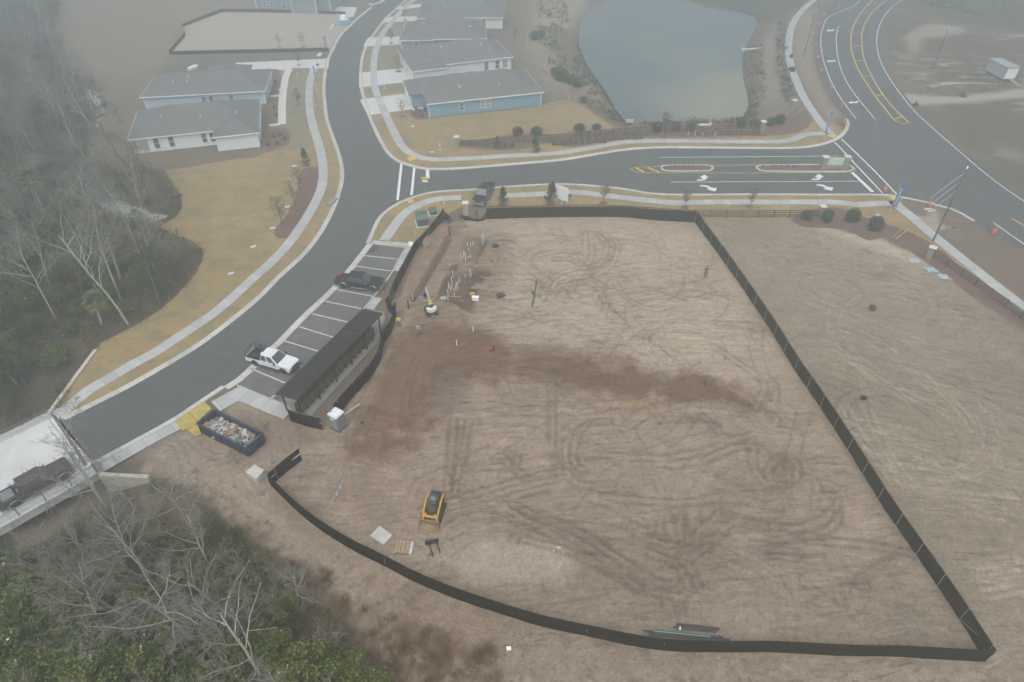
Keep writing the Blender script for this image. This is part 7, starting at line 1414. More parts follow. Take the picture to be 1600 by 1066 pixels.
for u, v, h, lb in ((694,319,.9,'white stake on the verge between pavement and green boxes'), (648.5,367.5,1.0,'white stake in the grass below the large transformer'), (656,327,.7,'white stake just above the large transformer'), (466,180,1.0,'white stake'), (688,236,1.6,'tall white stake on the lawn near the left stone column'), (602,139,1.4,'white stake between the two middle driveways'), (611,46,1.3,'white stake beside the pavement near the farthest houses'), (466,122,1.2,'white stake in the strip next to the left driveway'),
    (1075,212,.9,'first of four white stakes on the verge north of the road'), (1085.5,212,.9,'second of four white stakes on the verge north of the road'), (1097.5,213,.7,'third of four white stakes on the verge north of the road'), (1117,212.5,.8,'fourth of four white stakes on the verge north of the road'), (1138,323,.9,'white stake in the verge south of the entrance road'), (645,469,.9,'white stake at the low end of the trench'), (714,540,.9,'white stake at the edge of the brown fill'), (927,222,1.0,'white stake at the front of the ornamental grass bed')):
    if lb != 'white stake': stake(u, v, h, lb)
for u, v, lb in ((396,386,'pale square utility cover on the lawn nearest the mulch bed'), (361,428,'pale square utility cover lower on the lawn by the wood'), (393,394,'pale utility cover'), (426,357,'pale square cover beside the lower tip of the mulch bed'), (449,324,'pale square cover beside the middle of the mulch bed'), (645,198,'pale square cover on the lawn south of the blue house'), (675,238,'small pale cover on the lawn by the pavement bend'), (460,260,'round pale cover at the top of the mulch bed'), (1371,337,'flat pale cover in the south bed by the flag')):
    if lb == 'pale utility cover': continue
    r_ = thing('utility_cover', lb, 'cover', at(u, v, 0.0), R(25), 'utility covers in the lawn'); m = MB(); m.box((0, 0, .03), (.95, .75, .08)); m.build('frame', M_CONC, r_); m = MB(); m.box((0, 0, .075), (.75, .55, .03)); m.build('lid', M_DRIVE, r_)
odd('drain_inlet', 'concrete storm drain inlet in the street kerb left of the junction', 'drain', 519, 316, [('frame', lambda m: m.box((0, 0, .1), (.9, 2.4, .2)), M_KERB), ('opening', lambda m: m.box((.5, -.3, .07), (.15, .9, .12)), M_BLK)], R(-17))
odd('drain_inlet', 'square pale storm drain grate in the dirt near the utility pole', 'drain', 1491, 357, [('frame', lambda m: m.box((0, 0, .03), (1.3, 1.1, .08)), M_CONC), ('opening', lambda m: m.box((0, 0, .08), (.9, .7, .03)), M_BLK)], R(-35))
odd('concrete_pads', 'pair of white concrete strips beside the orange barrel', 'concrete strip', 1452, 328.5, [('strip', lambda m: m.box((0, .3, .05), (1.4, .35, .1)), M_DRIVE), ('strip', lambda m: m.box((.15, -.3, .05), (1.4, .35, .1)), M_DRIVE)], R(15))
odd('outfall', 'pale concrete outfall at the near corner of the pond', 'outfall', 984, 191, [('headwall', lambda m: m.box((0, 0, .2), (1.6, .3, .6)), M_DRIVE), ('apron', lambda m: m.box((0, .7, .0), (1.0, 1.1, .1)), M_DRIVE)], R(10))
odd('outfall', 'white concrete spillway on the right bank of the pond', 'outfall', 1172, 77, [('headwall', lambda m: m.box((-2.0, -.2, .15), (.6, 1.2, .5)), M_DRIVE), ('apron', lambda m: m.box((.5, 0, .05), (4.6, .7, .15)), M_DRIVE)], R(14))
odd('outfall', 'flat pale rubble apron at the near right edge of the pond', 'outfall', 1100, 195.5, [('apron', lambda m: m.box((0, 0, .05), (2.6, .9, .15)), M_DRIVE), ('headwall', lambda m: m.box((1.2, 0, .2), (.4, 1.0, .4)), M_DRIVE)])
odd('portable_tank', 'white tank wrapped in blue sheeting at the corner of the dirt lot', 'tank', 538, 36, [('body', lambda m: m.lathe([(1.0, .1), (1.15, .9), (.7, 1.9), (.3, 2.1)], (0, 0, 0), 14), M_TRIM), ('sheeting', lambda m: m.blob((-.2, -.9, .45), (1.7, 1.2, .6), .3, 2, 8), mat('tarp_blue', (0.10, 0.33, 0.50), 0.6, 0, .2, 3))])
for u, v, k in ((520,43,0), (517,47,1)): odd('white_bucket', ('farther' if k == 0 else 'nearer') + ' of two white buckets on the dirt lot by the street', 'bucket', u, v, [('body', lambda m: m.lathe([(.22, 0), (.28, .7)], (0, 0, 0), 12), M_TRIM), ('lid', lambda m: m.lathe([(.3, .68), (.3, .76)], (0, 0, 0), 12), M_TRIM)])
odd('portable_cooler', 'small white box lying in the weeds at the bottom edge', 'box', 795, 1015, [('body', lambda m: m.box((0, 0, .12), (.36, .26, .22)), M_TRIM), ('lid', lambda m: m.box((0, 0, .25), (.38, .28, .04)), M_TRIM)], .1)
for k, pts in enumerate(([(1392,375),(1413,356)], [(1397,377),(1421,360)], [(1400,376.5),(1419,359)])):
    lying('bamboo_cane', 'yellow cane lying across the south mulch bed, %s from the road' % ORD[k], 'cane', pts[0], pts[1], 0.05, mat('cane_yellow', (0.50, 0.37, 0.16), 0.8), 0.35)
for k, pts in enumerate(([(1228,182),(1240,171)], [(1240,184),(1254,172)])): lying('bamboo_cane', 'yellow cane leaning in the bed by the highway column, %s from the bushes' % ORD[k], 'cane', pts[0], pts[1], 0.05, mat('cane_yellow', (0.50, 0.37, 0.16), 0.8), 0.35)
lying('silt_sock', 'long pale sock barrier winding behind the blue house', 'barrier', (848,165.5), (889,159), 0.12, mat('sock', (0.36, 0.31, 0.25), 0.9))
def sock(px, label):
    P = [Vector(at(*p, 0.1)) for p in smooth(px, 6)]; o = P[0]; m = MB(); m.tube([p - o for p in P], 0.12, 6); ob = m.build('silt_sock', mat('sock', (0.36, 0.31, 0.25), 0.9)); ob.location = o; tag(ob, label, 'barrier')
sock([(889,159),(888,148),(872,132),(858,116),(840,100),(828,82),(823,80),(825,60),(822,48)], 'pale sock barrier curving down the bank left of the pond')
# orange barrels along the works
bar = None
BL = [(1309,13),(1287.5,26),(1279,41),(1274,56),(1273.5,74.5),(1277,93),(1282,114),(1297.5,140),(1315,166),(1319,196)]
def barrel(lb, u, v, group):
    global bar
    if bar is None:
        bar = thing('traffic_barrel', lb, 'traffic barrel', at(u, v), 0, group)
        m = MB(); m.lathe([(.30, .08), (.29, .42), (.27, .75), (.24, 1.02), (.1, 1.06)], (0, 0, 0), 16); m.build('body', mat('barrel_orange', (0.60, 0.12, 0.06), 0.5), bar)
        for z_ in (.35, .68): m = MB(); m.lathe([(.302 - .04 * z_, z_), (.298 - .05 * z_, z_ + .14)], (0, 0, 0), 16); m.build('reflective_band', mat('band_white', (0.72, 0.70, 0.66), 0.4), bar)
        m = MB(); m.lathe([(.40, 0), (.38, .09)], (0, 0, 0), 16); m.build('base', M_TYRE, bar); m = MB(); m.box((0, 0, 1.1), (.2, .05, .1)); m.build('handle', mat('barrel_orange', (0.60, 0.12, 0.06), 0.5), bar)
        return
    dup(bar, at(u, v), rnd.uniform(0, 3), lb, group)
for k, (u, v) in enumerate(BL): barrel('orange and white traffic barrel beside the highway, %s from the top of the photo' % ORD[k], u, v, 'orange barrels along the highway works')
for u, v, lb in ((1381.5,299.5,'orange barrel on the stop lines left of the large blue flag'), (1452,323,'orange barrel at the kerb by the white concrete strips'), (1551,366,'orange barrel in the dirt nearest the right edge')): barrel(lb, u, v, 'orange barrels at the corner')
for k, (u, v) in enumerate(((1284,6),(1272.5,22),(1264.5,47))): odd('fire_hydrant', 'yellow hydrant on the brown verge, %s from the top' % ORD[k], 'hydrant', u, v, [('barrel', lambda m: m.lathe([(.2, 0), (.15, .1), (.14, .6), (.19, .62), (.17, .75), (.05, .88)], (0, 0, 0), 12), mat('hydrant_yellow', (0.65, 0.42, 0.08) if k < 2 else (0.6, 0.25, 0.08), 0.5)), ('outlet', lambda m: m.tube([(-.26, 0, .5), (.26, 0, .5)], .08, 8), mat('hydrant_yellow', (0.65, 0.42, 0.08), 0.5))])
for k, (u, v) in enumerate(((1430,165.5),(1504,151))): crumple('scrap_pile', ('dark scrap pile at the dirt track mouth by the highway' if k == 0 else 'small wire frame scrap beside the dirt track'), 'scrap', u, v, 1.4, M_BRN, 50 + k, 0.8)

# ------------------------------------------------------------------ plants
def inside(px_poly_world, x, y):
    c = False; n = len(px_poly_world); j = n - 1
    for i in range(n):
        xi, yi = px_poly_world[i]; xj, yj = px_poly_world[j]
        if ((yi > y) != (yj > y)) and x < (xj - xi) * (y - yi) / (yj - yi) + xi: c = not c
        j = i
    return c
def proj(x, y, z):
    dp = y * _cd - (z - CAM_H) * _sd; up = y * _sd + (z - CAM_H) * _cd; return 800 + FPX * x / dp, 533 - FPX * up / dp
def quads(name, V, mats, mi=None, parent=None, k=4):
    n = len(V) // k; me = bpy.data.meshes.new(name); me.vertices.add(len(V)); me.vertices.foreach_set('co', np.asarray(V, np.float32).ravel())
    me.loops.add(len(V)); me.loops.foreach_set('vertex_index', np.arange(len(V))); me.polygons.add(n); me.polygons.foreach_set('loop_start', np.arange(n) * k); me.polygons.foreach_set('loop_total', np.full(n, k)); me.update(calc_edges=True)
    for m_ in (mats if isinstance(mats, (list, tuple)) else [mats]): me.materials.append(m_)
    if mi is not None: me.polygons.foreach_set('material_index', np.asarray(mi, np.int32))
    o = bpy.data.objects.new(name, me); COL.objects.link(o)
    if parent is not None: o.parent = parent
    return o
def leaf_v(C_, size, rs, flat=0.5, asp=0.6):
    """one small four-cornered leaf at every centre, turned at random"""
    n = len(C_); a = rs.randn(n, 3); a[:, 2] *= flat; a /= np.linalg.norm(a, axis=1)[:, None]; b_ = rs.randn(n, 3); b_ -= (b_ * a).sum(1)[:, None] * a; b_ /= np.linalg.norm(b_, axis=1)[:, None]
    s = size * (0.6 + 0.8 * rs.rand(n))[:, None]; a *= s; b_ *= s * asp
    return np.stack([C_ - a * .5, C_ + b_ * .5, C_ + a * .5, C_ - b_ * .5], 1).reshape(-1, 3)
def blade_v(B, H_, w, rs, lean=0.5):
    """thin three-cornered blades or stems from base points"""
    n = len(B); az = rs.rand(n) * 2 * pi; d = np.stack([np.cos(az), np.sin(az), np.zeros(n)], 1); p = np.stack([-np.sin(az), np.cos(az), np.zeros(n)], 1)
    ln = (rs.rand(n) * lean)[:, None]; h = H_ * (0.5 + rs.rand(n))[:, None]
    return np.stack([B - p * w / 2, B + p * w / 2, B + d * ln * h + np.array([0, 0, 1]) * h], 1).reshape(-1, 3)
def bare_tree(seed, Ht=13, spread=1.0, lean=0.0, dens=1.0, fork=0.45, thick=0.2):
    rr = random.Random(seed); T_, Cn = MB(), MB()
    def rv(): return Vector((rr.gauss(0, 1), rr.gauss(0, 1), rr.gauss(0, 1))).normalized()
    def branch(p, d, L, r, lev):
        n = 5 if lev == 0 else (4 if lev == 1 else 3); pts = [p.copy()]; rs = [r]; q = p.copy(); dd = d.copy()
        for i in range(n):
            dd = (dd + rv() * (0.10 if lev == 0 else 0.26) + Vector((0, 0, 0.06 if lev < 3 else -0.02))).normalized(); q = q + dd * L / n; pts.append(q.copy()); rs.append(max(r * (1 - (0.5 if lev == 0 else 0.62) * (i + 1) / n), 0.010))
        (T_ if lev <= 1 or (lev == 2 and r > .022) else Cn).tube(pts, rs, (8, 6, 4, 3, 3)[lev], cap=False)
        if lev == 4: return
        k = (int(8 * dens), int(6 * dens), int(5 * dens), int(4 * dens))[lev] + rr.randint(0, 1)
        for j in range(k):
            t_ = (fork + (1 - fork) * (j + rr.random() * .6) / k) if lev == 0 else (0.22 + 0.78 * (j + rr.random() * .6) / k)
            t_ = min(t_, 1.0); i = min(int(t_ * n), n - 1); f = t_ * n - i; pos = pts[i].lerp(pts[i + 1], f); ax = (pts[i + 1] - pts[i]).normalized(); rad = rs[i] + (rs[i + 1] - rs[i]) * f
            side = ax.orthogonal().normalized(); side.rotate(Matrix.Rotation(rr.random() * 2 * pi + j * 2.4, 3, ax)); an = (0.75 if lev == 0 else 0.7) * rr.uniform(.7, 1.3) * (spread ** .5)
            nd = (ax * cos(an) + side * sin(an)).normalized(); LL = L * ((0.52, 0.55, 0.5, 0.48)[lev]) * rr.uniform(.7, 1.2) * (1.1 - .35 * t_ if lev else 1.15 - .4 * t_)
            branch(pos, nd, LL, rad * rr.uniform(.45, .65), lev + 1)
    branch(Vector((0, 0, -0.3)), Vector((lean, rr.uniform(-.08, .08), 1)).normalized(), Ht * .82, thick, 0); return T_, Cn
M_BARK = mat('pale_bark', (0.30, 0.30, 0.26), 0.9, 0, .3, 2.0, .5, col2=(0.46, 0.46, 0.41)); M_TWP = mat('pale_twigs', (0.15, 0.14, 0.115), 0.9, 0, .25, .6, col2=(0.26, 0.25, 0.215)); M_TWIG = mat('grey_twigs', (0.15, 0.135, 0.11), 0.9, 0, .25, .6, col2=(0.25, 0.235, 0.205)); M_BRKD = mat('dark_bark', (0.13, 0.115, 0.10), 0.9, 0, .3, 2.0, .5)
PROT = []
for s, kw in enumerate((dict(Ht=15, dens=1.0, thick=.14), dict(Ht=13, dens=1.1, spread=1.3, thick=.13), dict(Ht=16, dens=.9, fork=.55, thick=.13), dict(Ht=11, dens=1.1, spread=1.5, fork=.3, thick=.13), dict(Ht=14, dens=1.0, lean=.25, thick=.14), dict(Ht=9, dens=1.0, spread=1.2, fork=.2, thick=.11))):
    a, b_ = bare_tree(100 + s, **kw); PROT.append((a, b_, kw))
L_OAK = leaf_mat('evergreen_leaves', [(0.025, 0.045, 0.014), (0.045, 0.075, 0.02), (0.075, 0.11, 0.028), (0.11, 0.135, 0.045)]); L_YG = leaf_mat('bright_leaves', [(0.045, 0.075, 0.012), (0.085, 0.125, 0.02), (0.14, 0.175, 0.035), (0.19, 0.21, 0.06)])
L_BRN = leaf_mat('dead_leaves', [(0.10, 0.07, 0.04), (0.16, 0.11, 0.06), (0.22, 0.16, 0.09), (0.13, 0.11, 0.08)]); L_DK = leaf_mat('dark_hedge_leaves', [(0.02, 0.032, 0.016), (0.04, 0.058, 0.028), (0.075, 0.095, 0.045)]); L_CON = leaf_mat('conifer_leaves', [(0.04, 0.055, 0.028), (0.07, 0.085, 0.04), (0.10, 0.11, 0.055)])
L_GRY = leaf_mat('grey_stems', [(0.17, 0.15, 0.13), (0.26, 0.24, 0.22), (0.34, 0.32, 0.29), (0.13, 0.11, 0.09)]); L_GRB = leaf_mat('brown_stems', [(0.06, 0.05, 0.038), (0.11, 0.09, 0.07), (0.16, 0.14, 0.115), (0.05, 0.045, 0.035)]); L_PUR = leaf_mat('dormant_grass', [(0.13, 0.095, 0.085), (0.19, 0.145, 0.125), (0.25, 0.19, 0.155)]); L_RED = leaf_mat('rust_grass', [(0.16, 0.105, 0.06), (0.24, 0.16, 0.085), (0.31, 0.22, 0.12)])
P0 = {}
def put_tree(kind, x, y, rz, sc, label, group, bark=None):
    """a bare tree; the first of a kind is built, the rest are copies of it and its parts"""
    z = ground_z(x, y)
    if kind not in P0:
        r = thing('bare_tree', label, 'tree', (x, y, z), rz, group); r.scale = (sc,) * 3
        PROT[kind][0].build('trunk', M_BARK if kind in (0, 1, 3, 5) else M_BRKD, r, smooth_=True, recalc=False); PROT[kind][1].build('crown', M_TWP if kind in (1, 5) else M_TWIG, r, recalc=False); P0[kind] = r; return r
    return dup(P0[kind], (x, y, z), rz, label, group, sc)
big = [(200,506,0,1.15,0.2,'tall pale forked bare tree at the wood edge, beside the tan lawn'), (252,481,2,.95,1.5,'slender pale bare tree at the wood edge nearest the pavement'), (157,778,5,1.25,.6,'pale bare tree rising in front of the bridge end'),
       (312,1014,1,1.05,2.6,'big spreading white limbed bare tree in the lower left wood'), (235,992,4,.95,R(180),'leaning bare tree reaching left in the lower left wood'), (425,1078,3,1.1,0.4,'pale bare tree at the bottom edge with upright forked top'), (366,1013,5,1.0,1.0,'broken topped snag between the two spreading trees'),
       (365,970,5,1.1,2.0,'grey bare tree with a crooked limb near the dirt edge'), (235,905,1,.7,.9,'bare tree with fine crown below the bridge'), (20,590,0,.9,.3,'bare tree at the left edge above the bridge'), (115,225,0,.9,2,'pale bare tree at the far wood edge by the brown clearing'), (140,197,5,1.2,1,'thin pale trunk at the far edge of the wood')]
for u, v, k, sc, rz, lb in big: p = G(u, v); put_tree(k, p[0], p[1], rz, sc, lb, 'bare trees')
def scatter(poly_px, n, md, rr, mg=(60, 40), zt=12, taken=None, tries=30000):
    W_ = GP(poly_px); x0, x1 = min(p[0] for p in W_), max(p[0] for p in W_); y0, y1 = min(p[1] for p in W_), max(p[1] for p in W_); out = []; taken = taken if taken is not None else []
    for _ in range(tries):
        if len(out) >= n: break
        x, y = rr.uniform(max(x0, -210), min(x1, 150)), rr.uniform(max(y0, 8), min(y1, 260))
        if not inside(W_, x, y): continue
        a, b_ = proj(x, y, 0), proj(x, y, zt)
        if max(a[0], b_[0]) < -mg[0] or min(a[0], b_[0]) > 1660 or b_[1] > 1066 + mg[1] or a[1] < -30: continue
        if any((x - q[0]) ** 2 + (y - q[1]) ** 2 < md * md for q in taken): continue
        out.append((x, y)); taken.append((x, y))
    return out
rr = random.Random(21); tk = [G(b_[0], b_[1]) for b_ in big]
fa1 = [(150,530),(215,500),(250,478),(275,458),(300,425),(308,400),(295,385),(262,372),(240,356),(262,338),(275,320),(268,296),(250,275),(180,275),(145,262),(128,235),(140,205),(155,170),(150,142),(105,112),(80,62),(85,0),(100,-40),(-200,-90),(-900,0),(-1200,500),(-900,900),(-300,720),(0,610),(70,590)]
fb1 = [(-300,890),(0,880),(60,850),(120,820),(180,800),(250,790),(310,830),(350,880),(400,905),(460,930),(500,985),(540,1040),(560,1120),(500,1500),(-1500,2500),(-1500,900)]
near = scatter(fa1, 125, 4.6, rr, taken=tk); lowb = scatter(fb1, 19, 4.0, rr, taken=tk, zt=8)
kinds = [0, 1, 2, 3, 4, 5]
for i, (x, y) in enumerate(near): put_tree(rr.choice(kinds), x, y, rr.random() * 6.3, rr.uniform(.6, 1.0), 'grey bare tree crowded in the hazy wood along the left side', 'bare trees in the left wood')
for i, (x, y) in enumerate(lowb): put_tree(rr.choice([1, 3, 1, 5, 5]), x, y, rr.random() * 6.3, rr.uniform(.45, .85), 'grey bare tree among the undergrowth in the lower left corner', 'bare trees in the lower left wood')
# distant wood at the top right and top left
far = scatter([(1440,0),(1500,20),(1600,38),(1800,60),(1800,-80),(1440,-60)], 26, 6, rr, zt=5)
for x, y in far: put_tree(rr.choice(kinds), x, y, rr.random() * 6.3, rr.uniform(.55, .8), 'bare tree lost in fog beyond the scraped field, top right', 'bare trees in the fog at the top right')
# evergreens: short trunk, crown of leaf clumps of uneven size
def ever(seed, Ht, rad, n, lm):
    rs = np.random.RandomState(seed); k = 26; r2 = random.Random(seed); C_ = []; m = MB(); m.tube([(0, 0, -.3), (.1, .05, Ht * .35), (.0, .2, Ht * .6)], [.16, .12, .07], 7, cap=False)
    cl = []
    for i in range(k):
        a = rs.rand() * 2 * pi; q = rad * math.sqrt(rs.rand()) * .85; z_ = Ht * (.35 + .6 * rs.rand() * (1 - (q / rad) ** 2 * .5)); c = np.array([q * cos(a), q * sin(a), z_]); cl.append(c)
        m.tube([(0, 0, Ht * .3), tuple(c * .5 + np.array([0, 0, Ht * .2])), tuple(c)], [.06, .035, .012], 4, cap=False)
        rr_ = rad * rs.uniform(.2, .42); d = rs.randn(n // k, 3); d /= np.linalg.norm(d, axis=1)[:, None]; C_.append(c + d * rr_ * (rs.rand(n // k, 1) ** .4) * np.array([1, 1, .65]))
    return m, leaf_v(np.concatenate(C_), .2, rs)
EV = [ever(1, 6.5, 3.0, 5200, L_OAK), ever(2, 4.2, 2.3, 4200, L_YG), ever(3, 8, 3.2, 5600, L_OAK), ever(4, 3.0, 2.0, 3600, L_YG)]; EM = [L_OAK, L_YG, L_OAK, L_YG]; E0 = {}
def put_ever(k, x, y, rz, sc, label, group):
    z = ground_z(x, y)
    if k not in E0:
        r = thing('evergreen_tree', label, 'tree', (x, y, z), rz, group); r.scale = (sc,) * 3; EV[k][0].build('trunk', M_BRKD, r, recalc=False); quads('crown', EV[k][1], EM[k], None, r); E0[k] = r; return
    dup(E0[k], (x, y, z), rz, label, group, sc)
fae = [(0,330),(120,330),(200,400),(290,420),(300,440),(220,490),(120,560),(40,610),(-200,680),(-300,400)]
tk2 = []
for x, y in scatter(fae, 42, 3.4, rr, taken=tk2, zt=5): put_ever(rr.choice([0, 1, 2, 3, 3]), x, y, rr.random() * 6.3, rr.uniform(.55, 1.1), 'low green evergreen under the bare trees of the left wood', 'evergreens in the left wood')
for x, y in scatter([(-100,200),(60,200),(100,300),(60,330),(-200,420)], 8, 5, rr, taken=tk2, zt=5): put_ever(rr.choice([0, 2]), x, y, rr.random() * 6.3, rr.uniform(.6, 1.0), 'hazy evergreen deep in the left wood', 'hazy evergreens in the left wood')
for u, v, k, sc in ((20,925,1,1.1),(60,960,3,1.2),(5,985,1,1.2),(100,1000,3,1.0),(40,1040,1,1.2),(120,1060,3,1.3),(250,1080,1,1.3),(330,1085,3,1.3),(410,1010,3,.75),(385,980,3,.55),(480,1090,1,1.3),(560,1080,3,1.1),(530,1050,3,.9),(460,940,3,.45),(440,965,3,.5),(180,1100,1,1.4),(80,900,3,.7),(300,1040,3,.8),(590,1095,3,.9),(500,1120,1,1.2),(360,1060,3,.9),(150,960,3,.7),(-30,940,1,1.1),(20,880,0,.6),(60,1010,0,.7),(160,1030,2,.6),(200,1060,0,.8),(270,1010,1,.8),(300,1075,0,.8),(340,1030,1,.7),(130,930,3,.9),(220,940,3,.7),(180,900,3,.6),(270,900,3,.6),(90,950,1,.8),(380,1040,1,.8),(430,1030,3,.9),(450,1075,1,.9),(350,930,3,.5),(10,1060,0,.9),(60,1090,1,1.1),(240,1110,0,.9)):
    p = G(u, v); put_ever(k, p[0], p[1], rr.random() * 6.3, sc, 'bright green leafy shrub tree in the lower left wood', 'green shrub trees in the lower left wood')
# cabbage palms
def palm(u, v, Ht, label, sc=1.0):
    p = G(u, v); root = thing('cabbage_palm', label, 'palm tree', (p[0], p[1], 0), rr.random() * 6); rs = random.Random(u); m = MB(); m.tube([(0, 0, -.2), (-.3, .1, Ht * .5), (-.5, .2, Ht)], [.2, .16, .17], 8, cap=False); m.build('trunk', M_BARK, root)
    V, mi = [], []; c = Vector((-.5, .2, Ht))
    for i in range(42):
        az = i * 2.4; el = R(75 - 130 * i / 42); d = Vector((cos(az) * cos(el), sin(az) * cos(el), sin(el))); L = 1.2 * sc; e = c + d * L; s = d.cross(Vector((0, 0, 1))).normalized(); u_ = s.cross(d)
        V += [c - s * .02, c + s * .02, e]; mi.append(0)
        for j in range(11):
            a = R(-80 + 16 * j); q = (d * cos(a) + s * sin(a)).normalized(); tip = e + q * .95 * sc + Vector((0, 0, -.25)); w = s.cross(q).cross(q).normalized() if False else (d * -sin(a) + s * cos(a)) * .06
            V += [e - w, e + w, tip]; mi.append(1 if i > 31 else 0)
    quads('crown', [tuple(q) for q in V], [leaf_mat('palm_leaves', [(0.07, 0.10, 0.035), (0.12, 0.15, 0.06), (0.17, 0.18, 0.085)]), leaf_mat('palm_dead', [(0.22, 0.16, 0.08), (0.30, 0.23, 0.12)])], mi, root, 3)
palm(76, 352, 7.5, 'tall cabbage palm leaning out of the left wood'); palm(188, 436, 6.5, 'cabbage palm behind the forked pale tree'); palm(158, 505, 3.2, 'short cabbage palm low at the foot of the wood', .8)
# undergrowth: too much to count
def undergrowth(name, polys, nclump, mats, seed, size=.2, label='', zs=(.2, 1.1), rad=(.4, 1.3), per=34, wts=None, blades=0, bh=.9, bw=.03, bmi=0):
    r3 = random.Random(seed); rs = np.random.RandomState(seed); V, mi, BV, bm_ = [], [], [], []
    for poly, share in polys:
        W_ = GP(poly); x0, x1 = min(p[0] for p in W_), max(p[0] for p in W_); y0, y1 = min(p[1] for p in W_), max(p[1] for p in W_); k = 0; t_ = 0
        while k < nclump * share and t_ < nclump * 60:
            t_ += 1; x, y = r3.uniform(max(x0, -175), min(x1, 130)), r3.uniform(max(y0, 15), min(y1, 230))
            if not inside(W_, x, y): continue
            u, v = proj(x, y, .5)
            if u < -25 or u > 1620 or v > 1090 or v < -25: continue
            if mnoise.noise(Vector((x * .11, y * .11, seed))) < r3.uniform(-.5, .25): continue
            k += 1; R_ = r3.uniform(*rad); h = r3.uniform(*zs); far_ = y > 95; c = per // 2 if far_ else per; sz = size * (1.6 if far_ else 1); mm = r3.choices(range(len(mats)), wts or [1] * len(mats))[0]; gz = ground_z(x, y)
            if c and mm != bmi: P_ = rs.randn(c, 3) * np.array([R_ * .5, R_ * .5, h * .3]) + np.array([x, y, gz + h * .5]); P_[:, 2] = np.maximum(P_[:, 2], gz + .03); V.append(leaf_v(P_, sz, rs)); mi += [mm] * c
            nb = blades if mm == bmi else blades // 4
            if nb: B_ = np.stack([x + rs.randn(nb) * R_ * .4, y + rs.randn(nb) * R_ * .4, np.full(nb, gz - .05)], 1); BV.append(blade_v(B_, bh * r3.uniform(.6, 1.3), bw * (1.7 if far_ else 1), rs, .7)); bm_ += [bmi] * nb
    obs = []
    if V: o = quads(name, np.concatenate(V), mats, mi); tag(o, label, kind='stuff')
    if BV: o = quads(name, np.concatenate(BV), mats, bm_, None, 3); tag(o, label + ', bare stems', kind='stuff')
undergrowth('undergrowth', [(FA, 1.0)], 2800, [L_GRB, L_OAK, L_YG, L_BRN], 3, .2, 'tangled green and brown undergrowth on the floor of the left wood', wts=[3, 4, 4, 3], blades=22, bh=2.0, bw=.035)
undergrowth('undergrowth', [(FB, 1.0)], 1300, [L_GRB, L_OAK, L_YG, L_BRN], 5, .13, 'tangled undergrowth beneath the lower left trees', wts=[2, 4, 5, 3], per=70, blades=34, bh=1.3, bw=.018)
undergrowth('dead_grass', [([(400,850),(470,880),(530,900),(600,960),(680,990),(760,1010),(780,1020),(780,1090),(620,1100),(560,1010),(500,960),(440,900)], 1.0)], 190, [L_RED, L_BRN, L_GRY], 6, .08, 'rust brown dead grass and weeds outside the south fence', zs=(.1, .4), rad=(.3, .9), per=60, wts=[5, 3, 1], blades=90, bh=.75, bw=.02)
undergrowth('weeds', [([(240,750),(340,760),(400,800),(470,850),(560,910),(700,960),(800,985),(1000,1030),(1150,1040),(1500,1050),(1500,1090),(700,1090),(560,960),(430,870),(340,810),(230,770)], 1.0)], 260, [L_BRN, L_RED, L_GRY], 8, .07, 'low brown weeds scattered on the dirt outside the fence', zs=(.05, .2), rad=(.2, .6), per=30, wts=[3, 2, 1], blades=30, bh=.25, bw=.015)
undergrowth('bank_weeds', [([(1156,80),(1190,62),(1196,140),(1180,180),(1140,192),(1155,150)], .3), ([(905,60),(912,80),(945,130),(985,185),(960,190),(920,150),(895,100)], .3), ([(1000,192),(1160,185),(1180,192),(1000,197)], .15), ([(1215,30),(1228,30),(1225,100),(1240,150),(1228,160),(1212,100)], .25)], 420, [L_BRN, L_CON, L_GRB], 12, .2, 'brown weeds and rushes on the banks round the pond', zs=(.2, .7), wts=[3, 2, 3], blades=16, bh=.8, bw=.04)
undergrowth('scrub', [([(840,-10),(880,-10),(890,30),(870,60),(900,110),(930,150),(925,170),(895,140),(860,100),(840,50)], .6), ([(1430,5),(1600,40),(1620,-40),(1430,-40)], .4)], 330, [L_GRY, L_CON, L_OAK], 9, .22, 'grey green scrub on the bank left of the pond and across the highway', wts=[1, 3, 2], blades=12, bh=1.0, bw=.04)
# stones dumped at the wood edge
rs_ = random.Random(5); m = MB()
for poly, n in (([(150,318),(180,302),(190,315),(230,330),(255,338),(246,350),(215,340),(170,330)], 420), ([(135,138),(150,145),(162,165),(160,195),(150,200),(152,170)], 160)):
    W_ = GP(poly); k = 0
    while k < n:
        x, y = rs_.uniform(min(p[0] for p in W_), max(p[0] for p in W_)), rs_.uniform(min(p[1] for p in W_), max(p[1] for p in W_))
        if inside(W_, x, y): s = rs_.uniform(.08, .3); m.box((x, y, ground_z(x, y) + s * .3), (s * rs_.uniform(1, 2), s, s * .8), rs_.random() * 3, rs_.uniform(-.5, .5), rs_.uniform(-.5, .5)); k += 1
tag(m.build('rubble', mat('pale_rubble', (0.50, 0.50, 0.49), 0.85, 0, .25, 2)), 'pale broken stone dumped along the edge of the wood', kind='stuff')
crumple('plastic_sheet', 'white sheet lying at the end of the stone rubble by the lawn', 'plastic sheet', 248, 340, 2.2, mat('white_plastic', (0.68, 0.70, 0.70), 0.5), 61, .3, 1.3, .6)
